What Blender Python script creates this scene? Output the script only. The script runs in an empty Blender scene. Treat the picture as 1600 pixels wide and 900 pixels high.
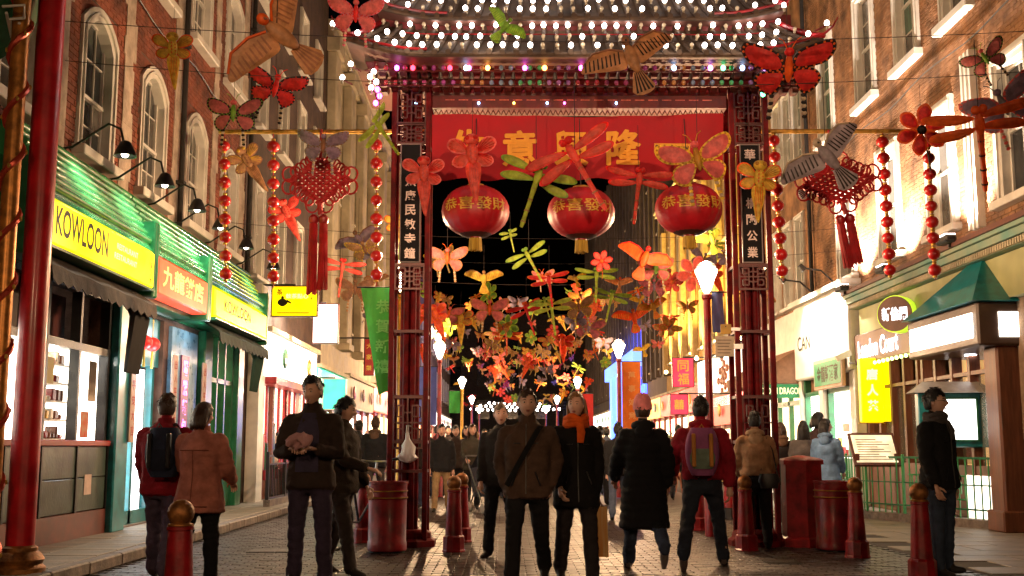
import bpy, bmesh, math, random
import numpy as np
from mathutils import Vector, Matrix, Euler, noise
R = math.radians
random.seed(7)
SC = bpy.context.scene
COL = SC.collection
# ------------------------------------------------------------------ camera
FPX = 1758.0                      # focal length in pixels of the 1600 px wide photograph
PITCH, YAW, CAMZ = R(8.0), 10.0 / FPX, 1.2
cam_d = bpy.data.cameras.new('camera')
cam = bpy.data.objects.new('camera', cam_d)
COL.objects.link(cam)
cam.location = (0, 0, CAMZ)
cam.rotation_euler = (math.pi / 2 + PITCH, 0, -YAW)
cam_d.sensor_width = 36.0
cam_d.lens = FPX / 1600 * 36
cam_d.clip_start, cam_d.clip_end = 0.1, 1000
SC.camera = cam
# ------------------------------------------------------------------ night sky, moon-dim sun, exposure
W = bpy.data.worlds.new('World')
SC.world = W
W.use_nodes = True
nt = W.node_tree
bg = nt.nodes['Background']
sky = nt.nodes.new('ShaderNodeTexSky')
sky.sky_type = 'NISHITA'
sky.sun_disc = False
sky.sun_elevation = R(-4.0)
sky.sun_rotation = R(200)
nt.links.new(sky.outputs[0], bg.inputs[0])
bg.inputs[1].default_value = 0.05
sun_d = bpy.data.lights.new('sun', 'SUN')
sun_d.energy = 0.008
sun_d.angle = R(0.5)
sun_d.color = (1, 0.9, 0.8)
sun = bpy.data.objects.new('sun', sun_d)
COL.objects.link(sun)
sun.rotation_euler = (R(55), 0, R(-20))
SC.view_settings.view_transform = 'Standard'
SC.view_settings.look = 'None'
SC.view_settings.exposure = 0.25
SC.view_settings.gamma = 1.0
SC.view_settings.use_curve_mapping = False
SC.cycles.use_denoising = True
SC.cycles.sample_clamp_indirect = 2.5
SC.cycles.sample_clamp_direct = 0
SC.cycles.max_bounces = 4
SC.cycles.diffuse_bounces = 2
SC.cycles.glossy_bounces = 2
SC.cycles.transmission_bounces = 3
SC.cycles.transparent_max_bounces = 6
SC.cycles.caustics_reflective = False
SC.cycles.caustics_refractive = False
SC.cycles.use_adaptive_sampling = True
SC.cycles.adaptive_threshold = .03

# ------------------------------------------------------------------ helpers
_fw = Vector((math.cos(PITCH) * math.sin(YAW), math.cos(PITCH) * math.cos(YAW), math.sin(PITCH)))
_rt = Vector((math.cos(YAW), -math.sin(YAW), 0))
_up = _rt.cross(_fw)

def P(px, py, Y):
    """the point of the street at distance Y that the photograph shows at (px, py)"""
    d = _fw + _rt * ((px - 800) / FPX) + _up * ((450 - py) / FPX)
    k = Y / d.y
    return Vector((d.x * k, Y, CAMZ + d.z * k))

def PX(px, py, X):
    d = _fw + _rt * ((px - 800) / FPX) + _up * ((450 - py) / FPX)
    k = X / d.x
    return Vector((X, d.y * k, CAMZ + d.z * k))

class MB:
    """collects boxes, tubes, lathes and plates and links them as ONE mesh object"""
    def __init__(s, T=None):
        s.v, s.f, s.m, s.T, s.mi = [], [], [], T, 0
    def add(s, vs, fs, mi=None):
        o = len(s.v)
        s.v += [Vector(p) for p in vs]
        s.f += [tuple(o + i for i in f) for f in fs]
        s.m += [s.mi if mi is None else mi] * len(fs)
        return s
    def box(s, c, d, rz=0, mi=None, rx=0, ry=0):
        hx, hy, hz = d[0] / 2, d[1] / 2, d[2] / 2
        vs = [Vector((x, y, z)) for z in (-hz, hz) for x, y in ((-hx, -hy), (hx, -hy), (hx, hy), (-hx, hy))]
        if rz or rx or ry:
            M = Euler((rx, ry, rz)).to_matrix()
            vs = [M @ p for p in vs]
        c = Vector(c)
        return s.add([p + c for p in vs], [(3, 2, 1, 0), (4, 5, 6, 7), (0, 1, 5, 4), (1, 2, 6, 5), (2, 3, 7, 6), (3, 0, 4, 7)], mi)
    def bb(s, a, b, mi=None):
        a, b = Vector(a), Vector(b)
        return s.box((a + b) / 2, [abs(q) for q in (b - a)], mi=mi)
    def bev(s, a, b, w=0.01, mi=None):
        """box with its -Y/top edges softened: a box whose 8 corners are cut on every face (chamfer)"""
        a, b = Vector(a), Vector(b)
        lo = Vector([min(a[i], b[i]) for i in range(3)]); hi = Vector([max(a[i], b[i]) for i in range(3)])
        w = min(w, *((hi - lo) * 0.45))
        bm = bmesh.new()
        bmesh.ops.create_cube(bm, size=1.0)
        for v in bm.verts:
            v.co = Vector([(lo[i] + hi[i]) / 2 + v.co[i] * (hi[i] - lo[i]) for i in range(3)])
        bmesh.ops.bevel(bm, geom=bm.edges[:], offset=w, segments=1, affect='EDGES')
        bm.verts.index_update()
        s.add([v.co.copy() for v in bm.verts], [tuple(v.index for v in f.verts) for f in bm.faces], mi)
        bm.free()
        return s
    def tube(s, pts, r, n=8, mi=None, cap=True, sq=1.0):
        pts = [Vector(p) for p in pts]
        if not isinstance(r, (list, tuple)):
            r = [r] * len(pts)
        vs, fs = [], []
        ref = None
        for i, p in enumerate(pts):
            t = (pts[min(i + 1, len(pts) - 1)] - pts[max(i - 1, 0)])
            t = t.normalized() if t.length > 1e-9 else Vector((0, 0, 1))
            if ref is None:
                ref = Vector((1, 0, 0)) if abs(t.x) < 0.8 else Vector((0, 1, 0))
            a = (ref - t * ref.dot(t))
            if a.length < 1e-6:
                ref = Vector((0, 1, 0)); a = (ref - t * ref.dot(t))
            a.normalize()
            b = t.cross(a)
            ref = a
            for k in range(n):
                th = 2 * math.pi * k / n
                vs.append(p + a * (math.cos(th) * r[i]) + b * (math.sin(th) * r[i] * sq))
        for i in range(len(pts) - 1):
            for k in range(n):
                k2 = (k + 1) % n
                fs.append((i * n + k, i * n + k2, (i + 1) * n + k2, (i + 1) * n + k))
        if cap:
            fs.append(tuple(range(n - 1, -1, -1)))
            fs.append(tuple((len(pts) - 1) * n + k for k in range(n)))
        return s.add(vs, fs, mi)
    def lathe(s, prof, c=(0, 0, 0), n=20, mi=None, cap=True):
        """profile of (radius, z) turned about the upright axis through c"""
        c = Vector(c)
        vs, fs = [], []
        for (r, z) in prof:
            for k in range(n):
                th = 2 * math.pi * (k + .5) / n
                vs.append(c + Vector((r * math.cos(th), r * math.sin(th), z)))
        for i in range(len(prof) - 1):
            for k in range(n):
                k2 = (k + 1) % n
                fs.append((i * n + k, i * n + k2, (i + 1) * n + k2, (i + 1) * n + k))
        if cap:
            fs.append(tuple(range(n - 1, -1, -1)))
            fs.append(tuple((len(prof) - 1) * n + k for k in range(n)))
        return s.add(vs, fs, mi)
    def ball(s, c, r, n=12, m=8, mi=None):
        if not isinstance(r, (list, tuple)):
            r = (r, r, r)
        c = Vector(c)
        vs, fs = [], []
        for i in range(m + 1):
            ph = math.pi * i / m
            rr = max(math.sin(ph), 0.004)
            for k in range(n):
                th = 2 * math.pi * k / n
                vs.append(c + Vector((r[0] * rr * math.cos(th), r[1] * rr * math.sin(th), -r[2] * math.cos(ph))))
        for i in range(m):
            for k in range(n):
                k2 = (k + 1) % n
                fs.append((i * n + k, i * n + k2, (i + 1) * n + k2, (i + 1) * n + k))
        return s.add(vs, fs, mi)
    def plate(s, pts, y0, y1, mi=None, dome=0.0):
        """outline (x, z) in the XZ plane made into a plate from y0 (front) to y1 (back), front bulged by dome"""
        n = len(pts)
        cx = sum(p[0] for p in pts) / n; cz = sum(p[1] for p in pts) / n
        vs = [(p[0], y0, p[1]) for p in pts] + [(p[0], y1, p[1]) for p in pts]
        vs += [(cx + (p[0] - cx) * .6, y0 - dome, cz + (p[1] - cz) * .6) for p in pts]
        vs += [(cx, y0 - dome * 1.25, cz), (cx, y1, cz)]
        fs = []
        for i in range(n):
            j = (i + 1) % n
            fs.append((i, n + i, n + j, j))
            fs.append((i, j, 2 * n + j, 2 * n + i))
            fs.append((2 * n + i, 2 * n + j, 3 * n))
            fs.append((n + i, 3 * n + 1, n + j))
        return s.add(vs, fs, mi)
    def obj(s, name, mats, parent=None, smooth=False, loc=None, recalc=True, rz=0):
        if not isinstance(mats, (list, tuple)):
            mats = [mats]
        vs = [s.T(p) for p in s.v] if s.T else s.v
        me = bpy.data.meshes.new(name)
        me.from_pydata([tuple(p) for p in vs], [], s.f)
        for m in mats:
            me.materials.append(m)
        if len(mats) > 1:
            me.polygons.foreach_set('material_index', s.m)
        if recalc:
            bm = bmesh.new(); bm.from_mesh(me)
            bmesh.ops.recalc_face_normals(bm, faces=bm.faces[:])
            bm.to_mesh(me); bm.free()
        if smooth:
            me.polygons.foreach_set('use_smooth', [True] * len(me.polygons))
            if smooth != 'all':
                try:
                    me.set_sharp_from_angle(angle=R(40))
                except Exception:
                    pass
        me.update()
        return link(name, me, parent, loc, rz)

def link(name, me, parent=None, loc=None, rz=0):
    o = bpy.data.objects.new(name, me)
    COL.objects.link(o)
    if loc is not None:
        o.location = loc
    if rz:
        o.rotation_euler = (0, 0, rz)
    if parent is not None:
        o.parent = parent
    return o

def tag(o, label=None, cat=None, group=None, kind=None):
    if label: o['label'] = label
    if cat: o['category'] = cat
    if group: o['group'] = group
    if kind: o['kind'] = kind
    return o

def thing(name, label, cat, loc=(0, 0, 0), rz=0, group=None, rot=None, scale=None):
    o = bpy.data.objects.new(name, None)
    COL.objects.link(o)
    o.empty_display_size = 0.1
    o.location = loc
    o.rotation_euler = rot if rot else (0, 0, rz)
    if scale: o.scale = (scale,) * 3
    return tag(o, label, cat, group)

def copy_tree(o, parent=None):
    c = o.copy()
    COL.objects.link(c)
    c.parent = parent
    for ch in o.children:
        copy_tree(ch, c)
    return c

# ------------------------------------------------------------------ materials
MATS = {}
def mat(name, col, rough=.6, metal=0., var=.18, scale=6., bump=.0, bscale=40., coat=0., spec=.5, trans=0., alpha=1., stretch=None, col2=None, spread=(.35, .7), sub=0., world=False):
    if name in MATS: return MATS[name]
    m = bpy.data.materials.new(name)
    m.use_nodes = True
    n, l = m.node_tree.nodes, m.node_tree.links
    b = n['Principled BSDF']
    tc = n.new('ShaderNodeTexCoord')
    mp = n.new('ShaderNodeMapping')
    if stretch: mp.inputs['Scale'].default_value = stretch
    l.new(n.new('ShaderNodeNewGeometry').outputs['Position'] if world else tc.outputs['Object'], mp.inputs[0])
    nz = n.new('ShaderNodeTexNoise')
    nz.inputs['Scale'].default_value = scale
    nz.inputs['Detail'].default_value = 3
    nz.inputs['Roughness'].default_value = .62
    l.new(mp.outputs[0], nz.inputs['Vector'])
    cr = n.new('ShaderNodeValToRGB')
    cr.color_ramp.elements[0].position, cr.color_ramp.elements[1].position = spread
    c1 = [max(0, q * (1 - var)) for q in col]
    c2 = [min(1, q * (1 + var)) for q in col] if col2 is None else col2
    if col2 is not None: c1 = col
    cr.color_ramp.elements[0].color = (*c1, 1)
    cr.color_ramp.elements[1].color = (*c2, 1)
    l.new(nz.outputs[0], cr.inputs[0])
    l.new(cr.outputs[0], b.inputs['Base Color'])
    mr = n.new('ShaderNodeMapRange')
    mr.inputs['To Min'].default_value = max(0.02, rough - .12)
    mr.inputs['To Max'].default_value = min(1, rough + .12)
    l.new(nz.outputs[0], mr.inputs[0])
    l.new(mr.outputs[0], b.inputs['Roughness'])
    b.inputs['Metallic'].default_value = metal
    b.inputs['Specular IOR Level'].default_value = spec
    if coat:
        b.inputs['Coat Weight'].default_value = coat
        b.inputs['Coat Roughness'].default_value = .12
    if trans: b.inputs['Transmission Weight'].default_value = trans
    if sub:
        b.inputs['Subsurface Weight'].default_value = sub
        b.inputs['Subsurface Radius'].default_value = (.02, .008, .004)
    if alpha < 1: b.inputs['Alpha'].default_value = alpha
    if bump:
        n2 = n.new('ShaderNodeTexNoise')
        n2.inputs['Scale'].default_value = bscale
        n2.inputs['Detail'].default_value = 2
        l.new(mp.outputs[0], n2.inputs['Vector'])
        bp = n.new('ShaderNodeBump')
        bp.inputs['Strength'].default_value = bump
        bp.inputs['Distance'].default_value = .02
        l.new(n2.outputs[0], bp.inputs['Height'])
        l.new(bp.outputs[0], b.inputs['Normal'])
    MATS[name] = m
    return m

def emis(name, col, strength, var=0., scale=3., sample=True, base=None):
    if name in MATS: return MATS[name]
    m = bpy.data.materials.new(name)
    m.use_nodes = True
    n, l = m.node_tree.nodes, m.node_tree.links
    b = n['Principled BSDF']
    b.inputs['Base Color'].default_value = (*(base or col), 1)
    b.inputs['Roughness'].default_value = .4
    b.inputs['Emission Color'].default_value = (*col, 1)
    b.inputs['Emission Strength'].default_value = strength
    if var:
        tc = n.new('ShaderNodeTexCoord'); nz = n.new('ShaderNodeTexNoise')
        nz.inputs['Scale'].default_value = scale
        l.new(tc.outputs['Object'], nz.inputs['Vector'])
        mr = n.new('ShaderNodeMapRange')
        mr.inputs['From Min'].default_value, mr.inputs['From Max'].default_value = .3, .7
        mr.inputs['To Min'].default_value, mr.inputs['To Max'].default_value = strength * (1 - var), strength * (1 + var)
        l.new(nz.outputs[0], mr.inputs[0]); l.new(mr.outputs[0], b.inputs['Emission Strength'])
    if not sample:
        m.cycles.emission_sampling = 'NONE'
    MATS[name] = m
    return m

WP = set()
def attach(o, parent):
    o.parent = parent
    p = parent
    while p.parent is not None: p = p.parent
    if p.name in WP and parent.name in WP: o.matrix_parent_inverse = Matrix.Translation(parent.location).inverted()
def point(loc, e, col=(1, .62, .33), r=.06, parent=None, name='lamp_light'):
    d = bpy.data.lights.new(name, 'POINT')
    d.energy, d.color, d.shadow_soft_size = e, col, r
    o = bpy.data.objects.new(name, d); COL.objects.link(o)
    o.location = loc
    if parent is not None: attach(o, parent)
    return o

def spot(loc, to, e, col=(1, .8, .55), ang=80, r=.05, parent=None, blend=.6, name='lamp_light'):
    d = bpy.data.lights.new(name, 'SPOT')
    d.energy, d.color, d.shadow_soft_size, d.spot_size, d.spot_blend = e, col, r, R(ang), blend
    o = bpy.data.objects.new(name, d); COL.objects.link(o)
    o.location = loc
    o.rotation_euler = (Vector(to) - Vector(loc)).to_track_quat('-Z', 'Y').to_euler()
    if parent is not None: attach(o, parent)
    return o

_TX = {}
WORK = bpy.data.scenes.new('workbench')      # scratch scene, so that evaluating one object does not update all the others
def evaluate(o):
    WORK.collection.objects.link(o)
    with bpy.context.temp_override(scene=WORK, view_layer=WORK.view_layers[0]):
        dg = bpy.context.evaluated_depsgraph_get(); dg.update()
        return bpy.data.meshes.new_from_object(o.evaluated_get(dg))
def text_geo(body, bold=0.0, sx=1.0):
    """flat letters, unit em height, centred: (verts (x, z), faces)"""
    k = (body, bold, sx)
    if k in _TX: return _TX[k]
    c = bpy.data.curves.new('lettering', 'FONT')
    c.body = body; c.size = 1.0; c.offset = bold; c.resolution_u = 3
    o = bpy.data.objects.new('lettering', c)
    me = evaluate(o)
    vs = [(v.co.x * sx, v.co.y) for v in me.vertices]
    fs = [tuple(p.vertices) for p in me.polygons]
    bpy.data.objects.remove(o); bpy.data.curves.remove(c); bpy.data.meshes.remove(me)
    if vs:
        x0, x1 = min(v[0] for v in vs), max(v[0] for v in vs); y0, y1 = min(v[1] for v in vs), max(v[1] for v in vs)
        vs = [(a - (x0 + x1) / 2, b - (y0 + y1) / 2) for a, b in vs]
        w, h = x1 - x0, y1 - y0
    else: w = h = 1
    _TX[k] = (vs, fs, w, h)
    return _TX[k]

def text_obj(body, w, h, place, m, parent=None, name='lettering', bold=0.01):
    """letters fitted into w x h; place(x, z) -> point in the parent's space"""
    vs, fs, tw, th = text_geo(body, bold)
    mb = MB()
    mb.add([place(a / tw * w, b / th * h) for a, b in vs], fs)
    return mb.obj(name, m, parent, recalc=False)

def text_col(chars, size, gap, place, m, parent=None, name='lettering', bold=.02):
    """characters set one above the other, centred at place(0, 0)"""
    mb = MB()
    n = len(chars)
    for i, ch in enumerate(chars):
        if ch == ' ': continue
        vs, fs, tw, th = text_geo(ch, bold)
        cz = ((n - 1) / 2 - i) * gap
        mb.add([place(a / tw * size, b / th * size + cz) for a, b in vs], fs)
    return mb.obj(name, m, parent, recalc=False)

# the palette
m_red = mat('red_paint', (.27, .006, .01), .42, var=.45, scale=6, bump=.14, bscale=26, coat=.08)
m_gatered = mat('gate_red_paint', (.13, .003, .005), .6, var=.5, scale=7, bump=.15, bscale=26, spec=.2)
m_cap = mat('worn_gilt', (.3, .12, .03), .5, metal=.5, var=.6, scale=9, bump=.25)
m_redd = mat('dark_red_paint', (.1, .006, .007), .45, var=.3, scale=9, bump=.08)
m_gold = mat('gold_paint', (.62, .36, .07), .34, metal=.55, var=.3, scale=14, bump=.15)
m_goldp = mat('gilt_lettering', (.75, .5, .08), .4, metal=.2, var=.1)
m_black = mat('black_iron', (.012, .012, .014), .42, var=.4, bump=.1)
m_dark = mat('dark_interior', (.02, .017, .015), .8, var=.4)
m_white = mat('white_gloss', (.72, .69, .62), .5, var=.12, scale=3, bump=.05)
m_cream = mat('cream_stone', (.5, .43, .3), .75, var=.28, scale=1.4, bump=.25, bscale=18)
m_brick_l = mat('red_brick', (.22, .06, .03), .85, var=.6, scale=1.6, world=True, bump=.5, bscale=45)
m_brick_r = mat('brown_brick', (.3, .15, .07), .88, var=.6, scale=1.5, world=True, bump=.6, bscale=45)
m_mort_l = mat('mortar_red', (.13, .07, .05), .95, var=.3, bump=.3)
m_mort_r = mat('mortar_buff', (.2, .13, .08), .95, var=.3, bump=.3)
m_stucco = mat('peeling_stucco', (.46, .36, .28), .9, var=.35, scale=3.5, bump=.5, bscale=25)
m_glass = mat('window_glass', (.02, .025, .03), .06, var=.3, scale=1.2, spec=.8, coat=.4)
m_glassg = mat('green_curtain_glass', (.06, .14, .1), .12, var=.5, scale=3, spec=.7, stretch=(1, 3, .6))
m_teal = mat('teal_paint', (.012, .2, .23), .35, var=.3, coat=.3)
m_green = mat('green_paint', (.012, .15, .06), .35, var=.3, coat=.2)
m_greenm = mat('green_lacquer_moulding', (.05, .36, .13), .22, var=.3, scale=2, coat=.9)
m_column = mat('bright_red_column', (.5, .006, .014), .36, var=.3, scale=4, coat=.15, bump=.05)
m_slate = mat('green_marble_tile', (.045, .07, .055), .35, var=.5, scale=5, bump=.12, stretch=(1, 1, .5), coat=.15)
m_brown = mat('brown_wood', (.14, .045, .02), .45, var=.35, scale=4, stretch=(6, 6, .5), bump=.15)
m_skirt = mat('oxblood_tile', (.13, .035, .025), .45, var=.3)
m_pave = mat('pavement_slab', (.2, .165, .12), .6, var=.35, scale=1.6, bump=.3, bscale=30)
m_kerb = mat('kerb_granite', (.16, .13, .11), .6, var=.45, scale=9, bump=.35)
m_metal = mat('dull_steel', (.4, .4, .4), .35, metal=.9, var=.2)
m_rope = mat('thin_wire', (.03, .02, .02), .8)
m_rcloth = mat('red_cloth', (.4, .004, .011), .75, var=.12, scale=3, bump=.12, bscale=140)
m_lred = mat('lantern_silk', (.42, .006, .014), .5, var=.2, scale=4, bump=.08, bscale=80)
m_cord = mat('red_cord', (.38, .008, .012), .6, var=.3, bump=.3, bscale=120)
m_bulb_on = emis('lit_bulb', (1, .86, .78), 14, sample=False)
m_bulb_off = mat('unlit_bulb', (.5, .42, .28), .15, var=.3, coat=.5)
m_socket = mat('bulb_socket', (.35, .3, .2), .5, var=.3)
m_ylw_box = emis('yellow_lightbox', (1, .76, .0), 1.25, var=.1, scale=1.5)
m_ylw_ink = mat('black_ink', (.02, .02, .0), .6)
m_wht_box = emis('white_lightbox', (1, .93, .8), 5)
m_shop = emis('bright_shop_interior', (1, .93, .8), 6, var=.3, scale=1.6)
m_lamp = emis('lamp_globe', (1, .82, .6), 16, sample=False)
m_shelf = mat('shop_goods', (.4, .25, .15), .6, var=.9, scale=18)
# ================================================================== the setting: ground, pavements
XL, XR = -5.1, 7.3
_link0 = link
def link(name, me, parent=None, loc=None, rz=0):
    o = _link0(name, me, parent, loc, rz)
    if parent is not None and parent.name in WP:
        o.matrix_parent_inverse = Matrix.Translation(parent.location).inverted()
    return o
def wthing(name, label, cat, loc, group=None):
    """a thing whose parts are given in street coordinates"""
    t = thing(name, label, cat, loc, group=group)
    WP.add(t.name)
    return t
TL = lambda p: Vector((XL + p[0], p[1], p[2]))       # (outwards, along, up) on the left side
TR = lambda p: Vector((XR - p[0], p[1], p[2]))       # on the right side

def paving_material():
    m = bpy.data.materials.new('far_paving'); m.use_nodes = True
    n, l = m.node_tree.nodes, m.node_tree.links
    b = n['Principled BSDF']
    tc = n.new('ShaderNodeTexCoord')
    br = n.new('ShaderNodeTexBrick')
    br.inputs['Color1'].default_value = (.045, .03, .023, 1); br.inputs['Color2'].default_value = (.03, .022, .018, 1)
    br.inputs['Mortar'].default_value = (.02, .016, .014, 1)
    br.inputs['Scale'].default_value = 1; br.inputs['Brick Width'].default_value = .2; br.inputs['Row Height'].default_value = .1
    br.inputs['Mortar Size'].default_value = .008
    l.new(tc.outputs['Object'], br.inputs['Vector'])
    l.new(br.outputs[0], b.inputs['Base Color'])
    b.inputs['Roughness'].default_value = .5
    return m
m_far = paving_material()
g = MB().add([(-200, -200, 0), (200, -200, 0), (200, 300, 0), (-200, 300, 0)], [(0, 1, 2, 3)]).obj('ground', m_far, recalc=False, loc=(0, 0, -.014))
tag(g, 'dark brick paved street running away between the buildings', kind='structure')
pav = [mat('paver_%s' % n, c, .42, var=.65, scale=1.7, bump=.35, bscale=40, world=True) for n, c in (('brown', (.034, .021, .016)), ('grey', (.03, .022, .018)), ('red', (.04, .021, .015)), ('dark', (.026, .019, .016)))]
road = MB().add([(-3.9, 9.6, -.007), (4.6, 9.6, -.007), (4.6, 24, -.007), (-3.9, 24, -.007)], [(0, 1, 2, 3)]).obj('road', mat('paving_sand', (.03, .022, .018), .9), recalc=False)
tag(road, 'brick paved roadway in front of the gate', kind='structure')
def paver_mesh(m, k):
    mb = MB()
    a, b = .0955, .0455
    zs = [random.uniform(-.0015, .0015) for _ in range(4)]
    mb.add([(-a, -b, -.006), (a, -b, -.006), (a, b, -.006), (-a, b, -.006), (-a, -b, .003), (a, -b, .003), (a, b, .003), (-a, b, .003),
            (-a + .008, -b + .006, .006 + zs[0]), (a - .008, -b + .006, .006 + zs[1]), (a - .008, b - .006, .006 + zs[2]), (-a + .008, b - .006, .006 + zs[3])],
           [(0, 1, 5, 4), (1, 2, 6, 5), (2, 3, 7, 6), (3, 0, 4, 7), (4, 5, 9, 8), (5, 6, 10, 9), (6, 7, 11, 10), (7, 4, 8, 11), (8, 9, 10, 11)])
    o = mb.obj('paver', m, recalc=False)
    me = o.data; bpy.data.objects.remove(o)
    return me, mb
pmesh = [paver_mesh(pav[k % 4], k) for k in range(12)]
rest = MB(); npv = 0
y = 10.3; row = 0
while y < 23.95:
    x = -3.8 + (.1 if row % 2 else 0)
    while x < 4.5:
        k = random.choice((0, 0, 4, 8, 1, 1, 5, 9, 2, 6, 3, 7))
        if npv < 300 and y < 11.6 and abs(x - .1) < y * .46 and random.random() < .42:
            o = link('paver', pmesh[k][0], road, (x, y, -.002 + random.uniform(-.002, .002)), random.uniform(-.015, .015)); npv += 1
        else:
            dz = random.uniform(-.004, 0)
            rest.add([p + Vector((x, y, dz)) for p in pmesh[k][1].v], pmesh[k][1].f, k % 4)
        x += .2
    y += .1; row += 1
gum = MB()
for _ in range(170):
    gx, gy, gr = random.uniform(-3.7, 4.4), 10.6 + 9 * random.random() ** 1.6, random.uniform(.012, .03)
    gum.lathe([(gr, .0045), (gr * .8, .0062)], (gx, gy, 0), 7)
tag(gum.obj('gum_spots', mat('trodden_gum', (.02, .017, .015), .7), road, recalc=False), kind='stuff')
tag(rest.obj('paver_field', pav, road, recalc=False), kind='stuff')
# left pavement with granite kerb
lp = MB().bb((XL - 1.5, 6, -.01), (-4.06, 110, .112)).obj('pavement', mat('pavement_bed', (.08, .07, .055), .9))
tag(lp, 'raised pavement slabs in front of the left shops', kind='structure')
kb = MB().bev((-4.05, -.445, 0), (-3.9, .445, .125), .015).obj('kerb_stone', m_kerb, lp)
for i in range(1, 22):
    o = kb.copy(); COL.objects.link(o); o.location = (0, 9.5 + i * .9, random.uniform(-.004, .004))
kb.location = (0, 9.5, 0)
MB().bb((-4.05, 29, 0), (-3.9, 110, .122)).obj('kerb_run', m_kerb, lp)
sl = MB().bev((-.285, -.295, .1), (.285, .295, .122), .006).obj('paving_slab', m_pave, lp)
first = True
for i in range(22):
    for j in range(2):
        o = sl if first else sl.copy()
        if not first: COL.objects.link(o)
        first = False
        o.location = (-4.36 - j * .58, 10 + i * .6 + j * .3, random.uniform(-.003, .002))
# right pavement: larger flags, flush with the road
rp = MB().add([(4.6, 8, -.006), (9.5, 8, -.006), (9.5, 110, -.006), (4.6, 110, -.006)], [(0, 1, 2, 3)]).obj('pavement', mat('flag_bed', (.05, .042, .035), .9), recalc=False)
tag(rp, 'large stone flags in front of the right restaurants', kind='structure')
fl = MB().bev((-.445, -.295, -.02), (.445, .295, .004), .006).obj('flagstone', mat('flagstone', (.2, .17, .135), .5, var=.4, scale=1.7, bump=.3, bscale=25), rp)
first = True
for i in range(26):
    for j in range(4):
        x, y = 5.06 + j * .9 + (.45 if i % 2 else 0), 10 + i * .6
        if x + .45 > 8.2: continue
        o = fl if first else fl.copy()
        if not first: COL.objects.link(o)
        first = False
        o.location = (x, y, random.uniform(-.003, .002)); o.rotation_euler = (0, 0, random.uniform(-.004, .004))

# ================================================================== facades
def wall_panel(T, s0, s1, z0, z1, holes, depth=.28):
    mb = MB(T)
    ss = sorted({s0, s1, *[h[0] for h in holes], *[h[1] for h in holes]}); zs = sorted({z0, z1, *[h[2] for h in holes], *[h[3] for h in holes]})
    for a, b in zip(ss, ss[1:]):
        for c, d in zip(zs, zs[1:]):
            m_, n_ = (a + b) / 2, (c + d) / 2
            if any(h[0] < m_ < h[1] and h[2] < n_ < h[3] for h in holes): continue
            mb.add([(0, a, c), (0, b, c), (0, b, d), (0, a, d)], [(0, 1, 2, 3)])
    for a, b, c, d in holes:
        e = -depth
        mb.add([(0, a, c), (0, b, c), (0, b, d), (0, a, d), (e, a, c), (e, b, c), (e, b, d), (e, a, d)], [(0, 1, 5, 4), (1, 2, 6, 5), (2, 3, 7, 6), (3, 0, 4, 7)])
    # the bulk of the house behind the facade
    mb.add([(-8, s0, z0), (-8, s1, z0), (-8, s1, z1), (-8, s0, z1), (0, s0, z0), (0, s1, z0), (0, s1, z1), (0, s0, z1)], [(0, 1, 2, 3), (0, 3, 7, 4), (1, 5, 6, 2), (3, 2, 6, 7)])
    return mb

def bricks(T, side, s0, s1, z0, z1, holes, wall, m, sep, L=.225, H=.075, gap=.01):
    cells = []
    z = z0; k = 0
    while z + H <= z1:
        s = s0 - (L / 2 if k % 2 else 0)
        while s < s1:
            a, b = max(s, s0), min(s + L - gap, s1)
            segs = [(a, b)]
            for h in holes:
                if h[2] < z + H and h[3] > z:
                    ns = []
                    for (p, q) in segs:
                        if q <= h[0] or p >= h[1]: ns.append((p, q))
                        else:
                            if p < h[0]: ns.append((p, h[0]))
                            if q > h[1]: ns.append((h[1], q))
                    segs = ns
            for p, q in segs:
                if q - p > .03: cells.append((p, q, z, z + H - gap))
            s += L
        z += H; k += 1
    X = T((0, 0, 0)).x; sg = 1 if T((1, 0, 0)).x > X else -1
    full = [c for c in cells if abs((c[1] - c[0]) - (L - gap)) < 1e-6]
    cam_seen = [c for c in full if sep(c)]
    cam_seen.sort(key=lambda c: c[0] ** 2 + (c[2]) ** 2)
    chosen = set(cam_seen[:300])
    u = (L - gap) / 2; w = (H - gap) / 2
    bm = MB().add([(0, -u, -w), (0, u, -w), (0, u, w), (0, -u, w), (sg * .013, -u + .004, -w + .003), (sg * .014, u - .004, -w + .003), (sg * .012, u - .004, w - .003), (sg * .013, -u + .004, w - .003)],
                  [(0, 1, 5, 4), (1, 2, 6, 5), (2, 3, 7, 6), (3, 0, 4, 7), (4, 5, 6, 7)])
    me = None
    rest = MB(T)
    for c in cells:
        if c in chosen:
            if me is None:
                o = bm.obj('brick', m, wall, recalc=False); me = o.data
            else:
                o = link('brick', me, wall)
            o.location = (X + sg * random.uniform(0, .003), (c[0] + c[1]) / 2, (c[2] + c[3]) / 2)
        else:
            p, q, c0, c1 = c
            e = .012 + random.uniform(0, .004)
            rest.add([(0, p, c0), (0, q, c0), (0, q, c1), (0, p, c1), (e, p + .004, c0 + .003), (e, q - .004, c0 + .003), (e, q - .004, c1 - .003), (e, p + .004, c1 - .003)],
                     [(0, 1, 5, 4), (1, 2, 6, 5), (2, 3, 7, 6), (3, 0, 4, 7), (4, 5, 6, 7)])
    tag(rest.obj('brickwork', m, wall, recalc=False), kind='stuff')

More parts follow.
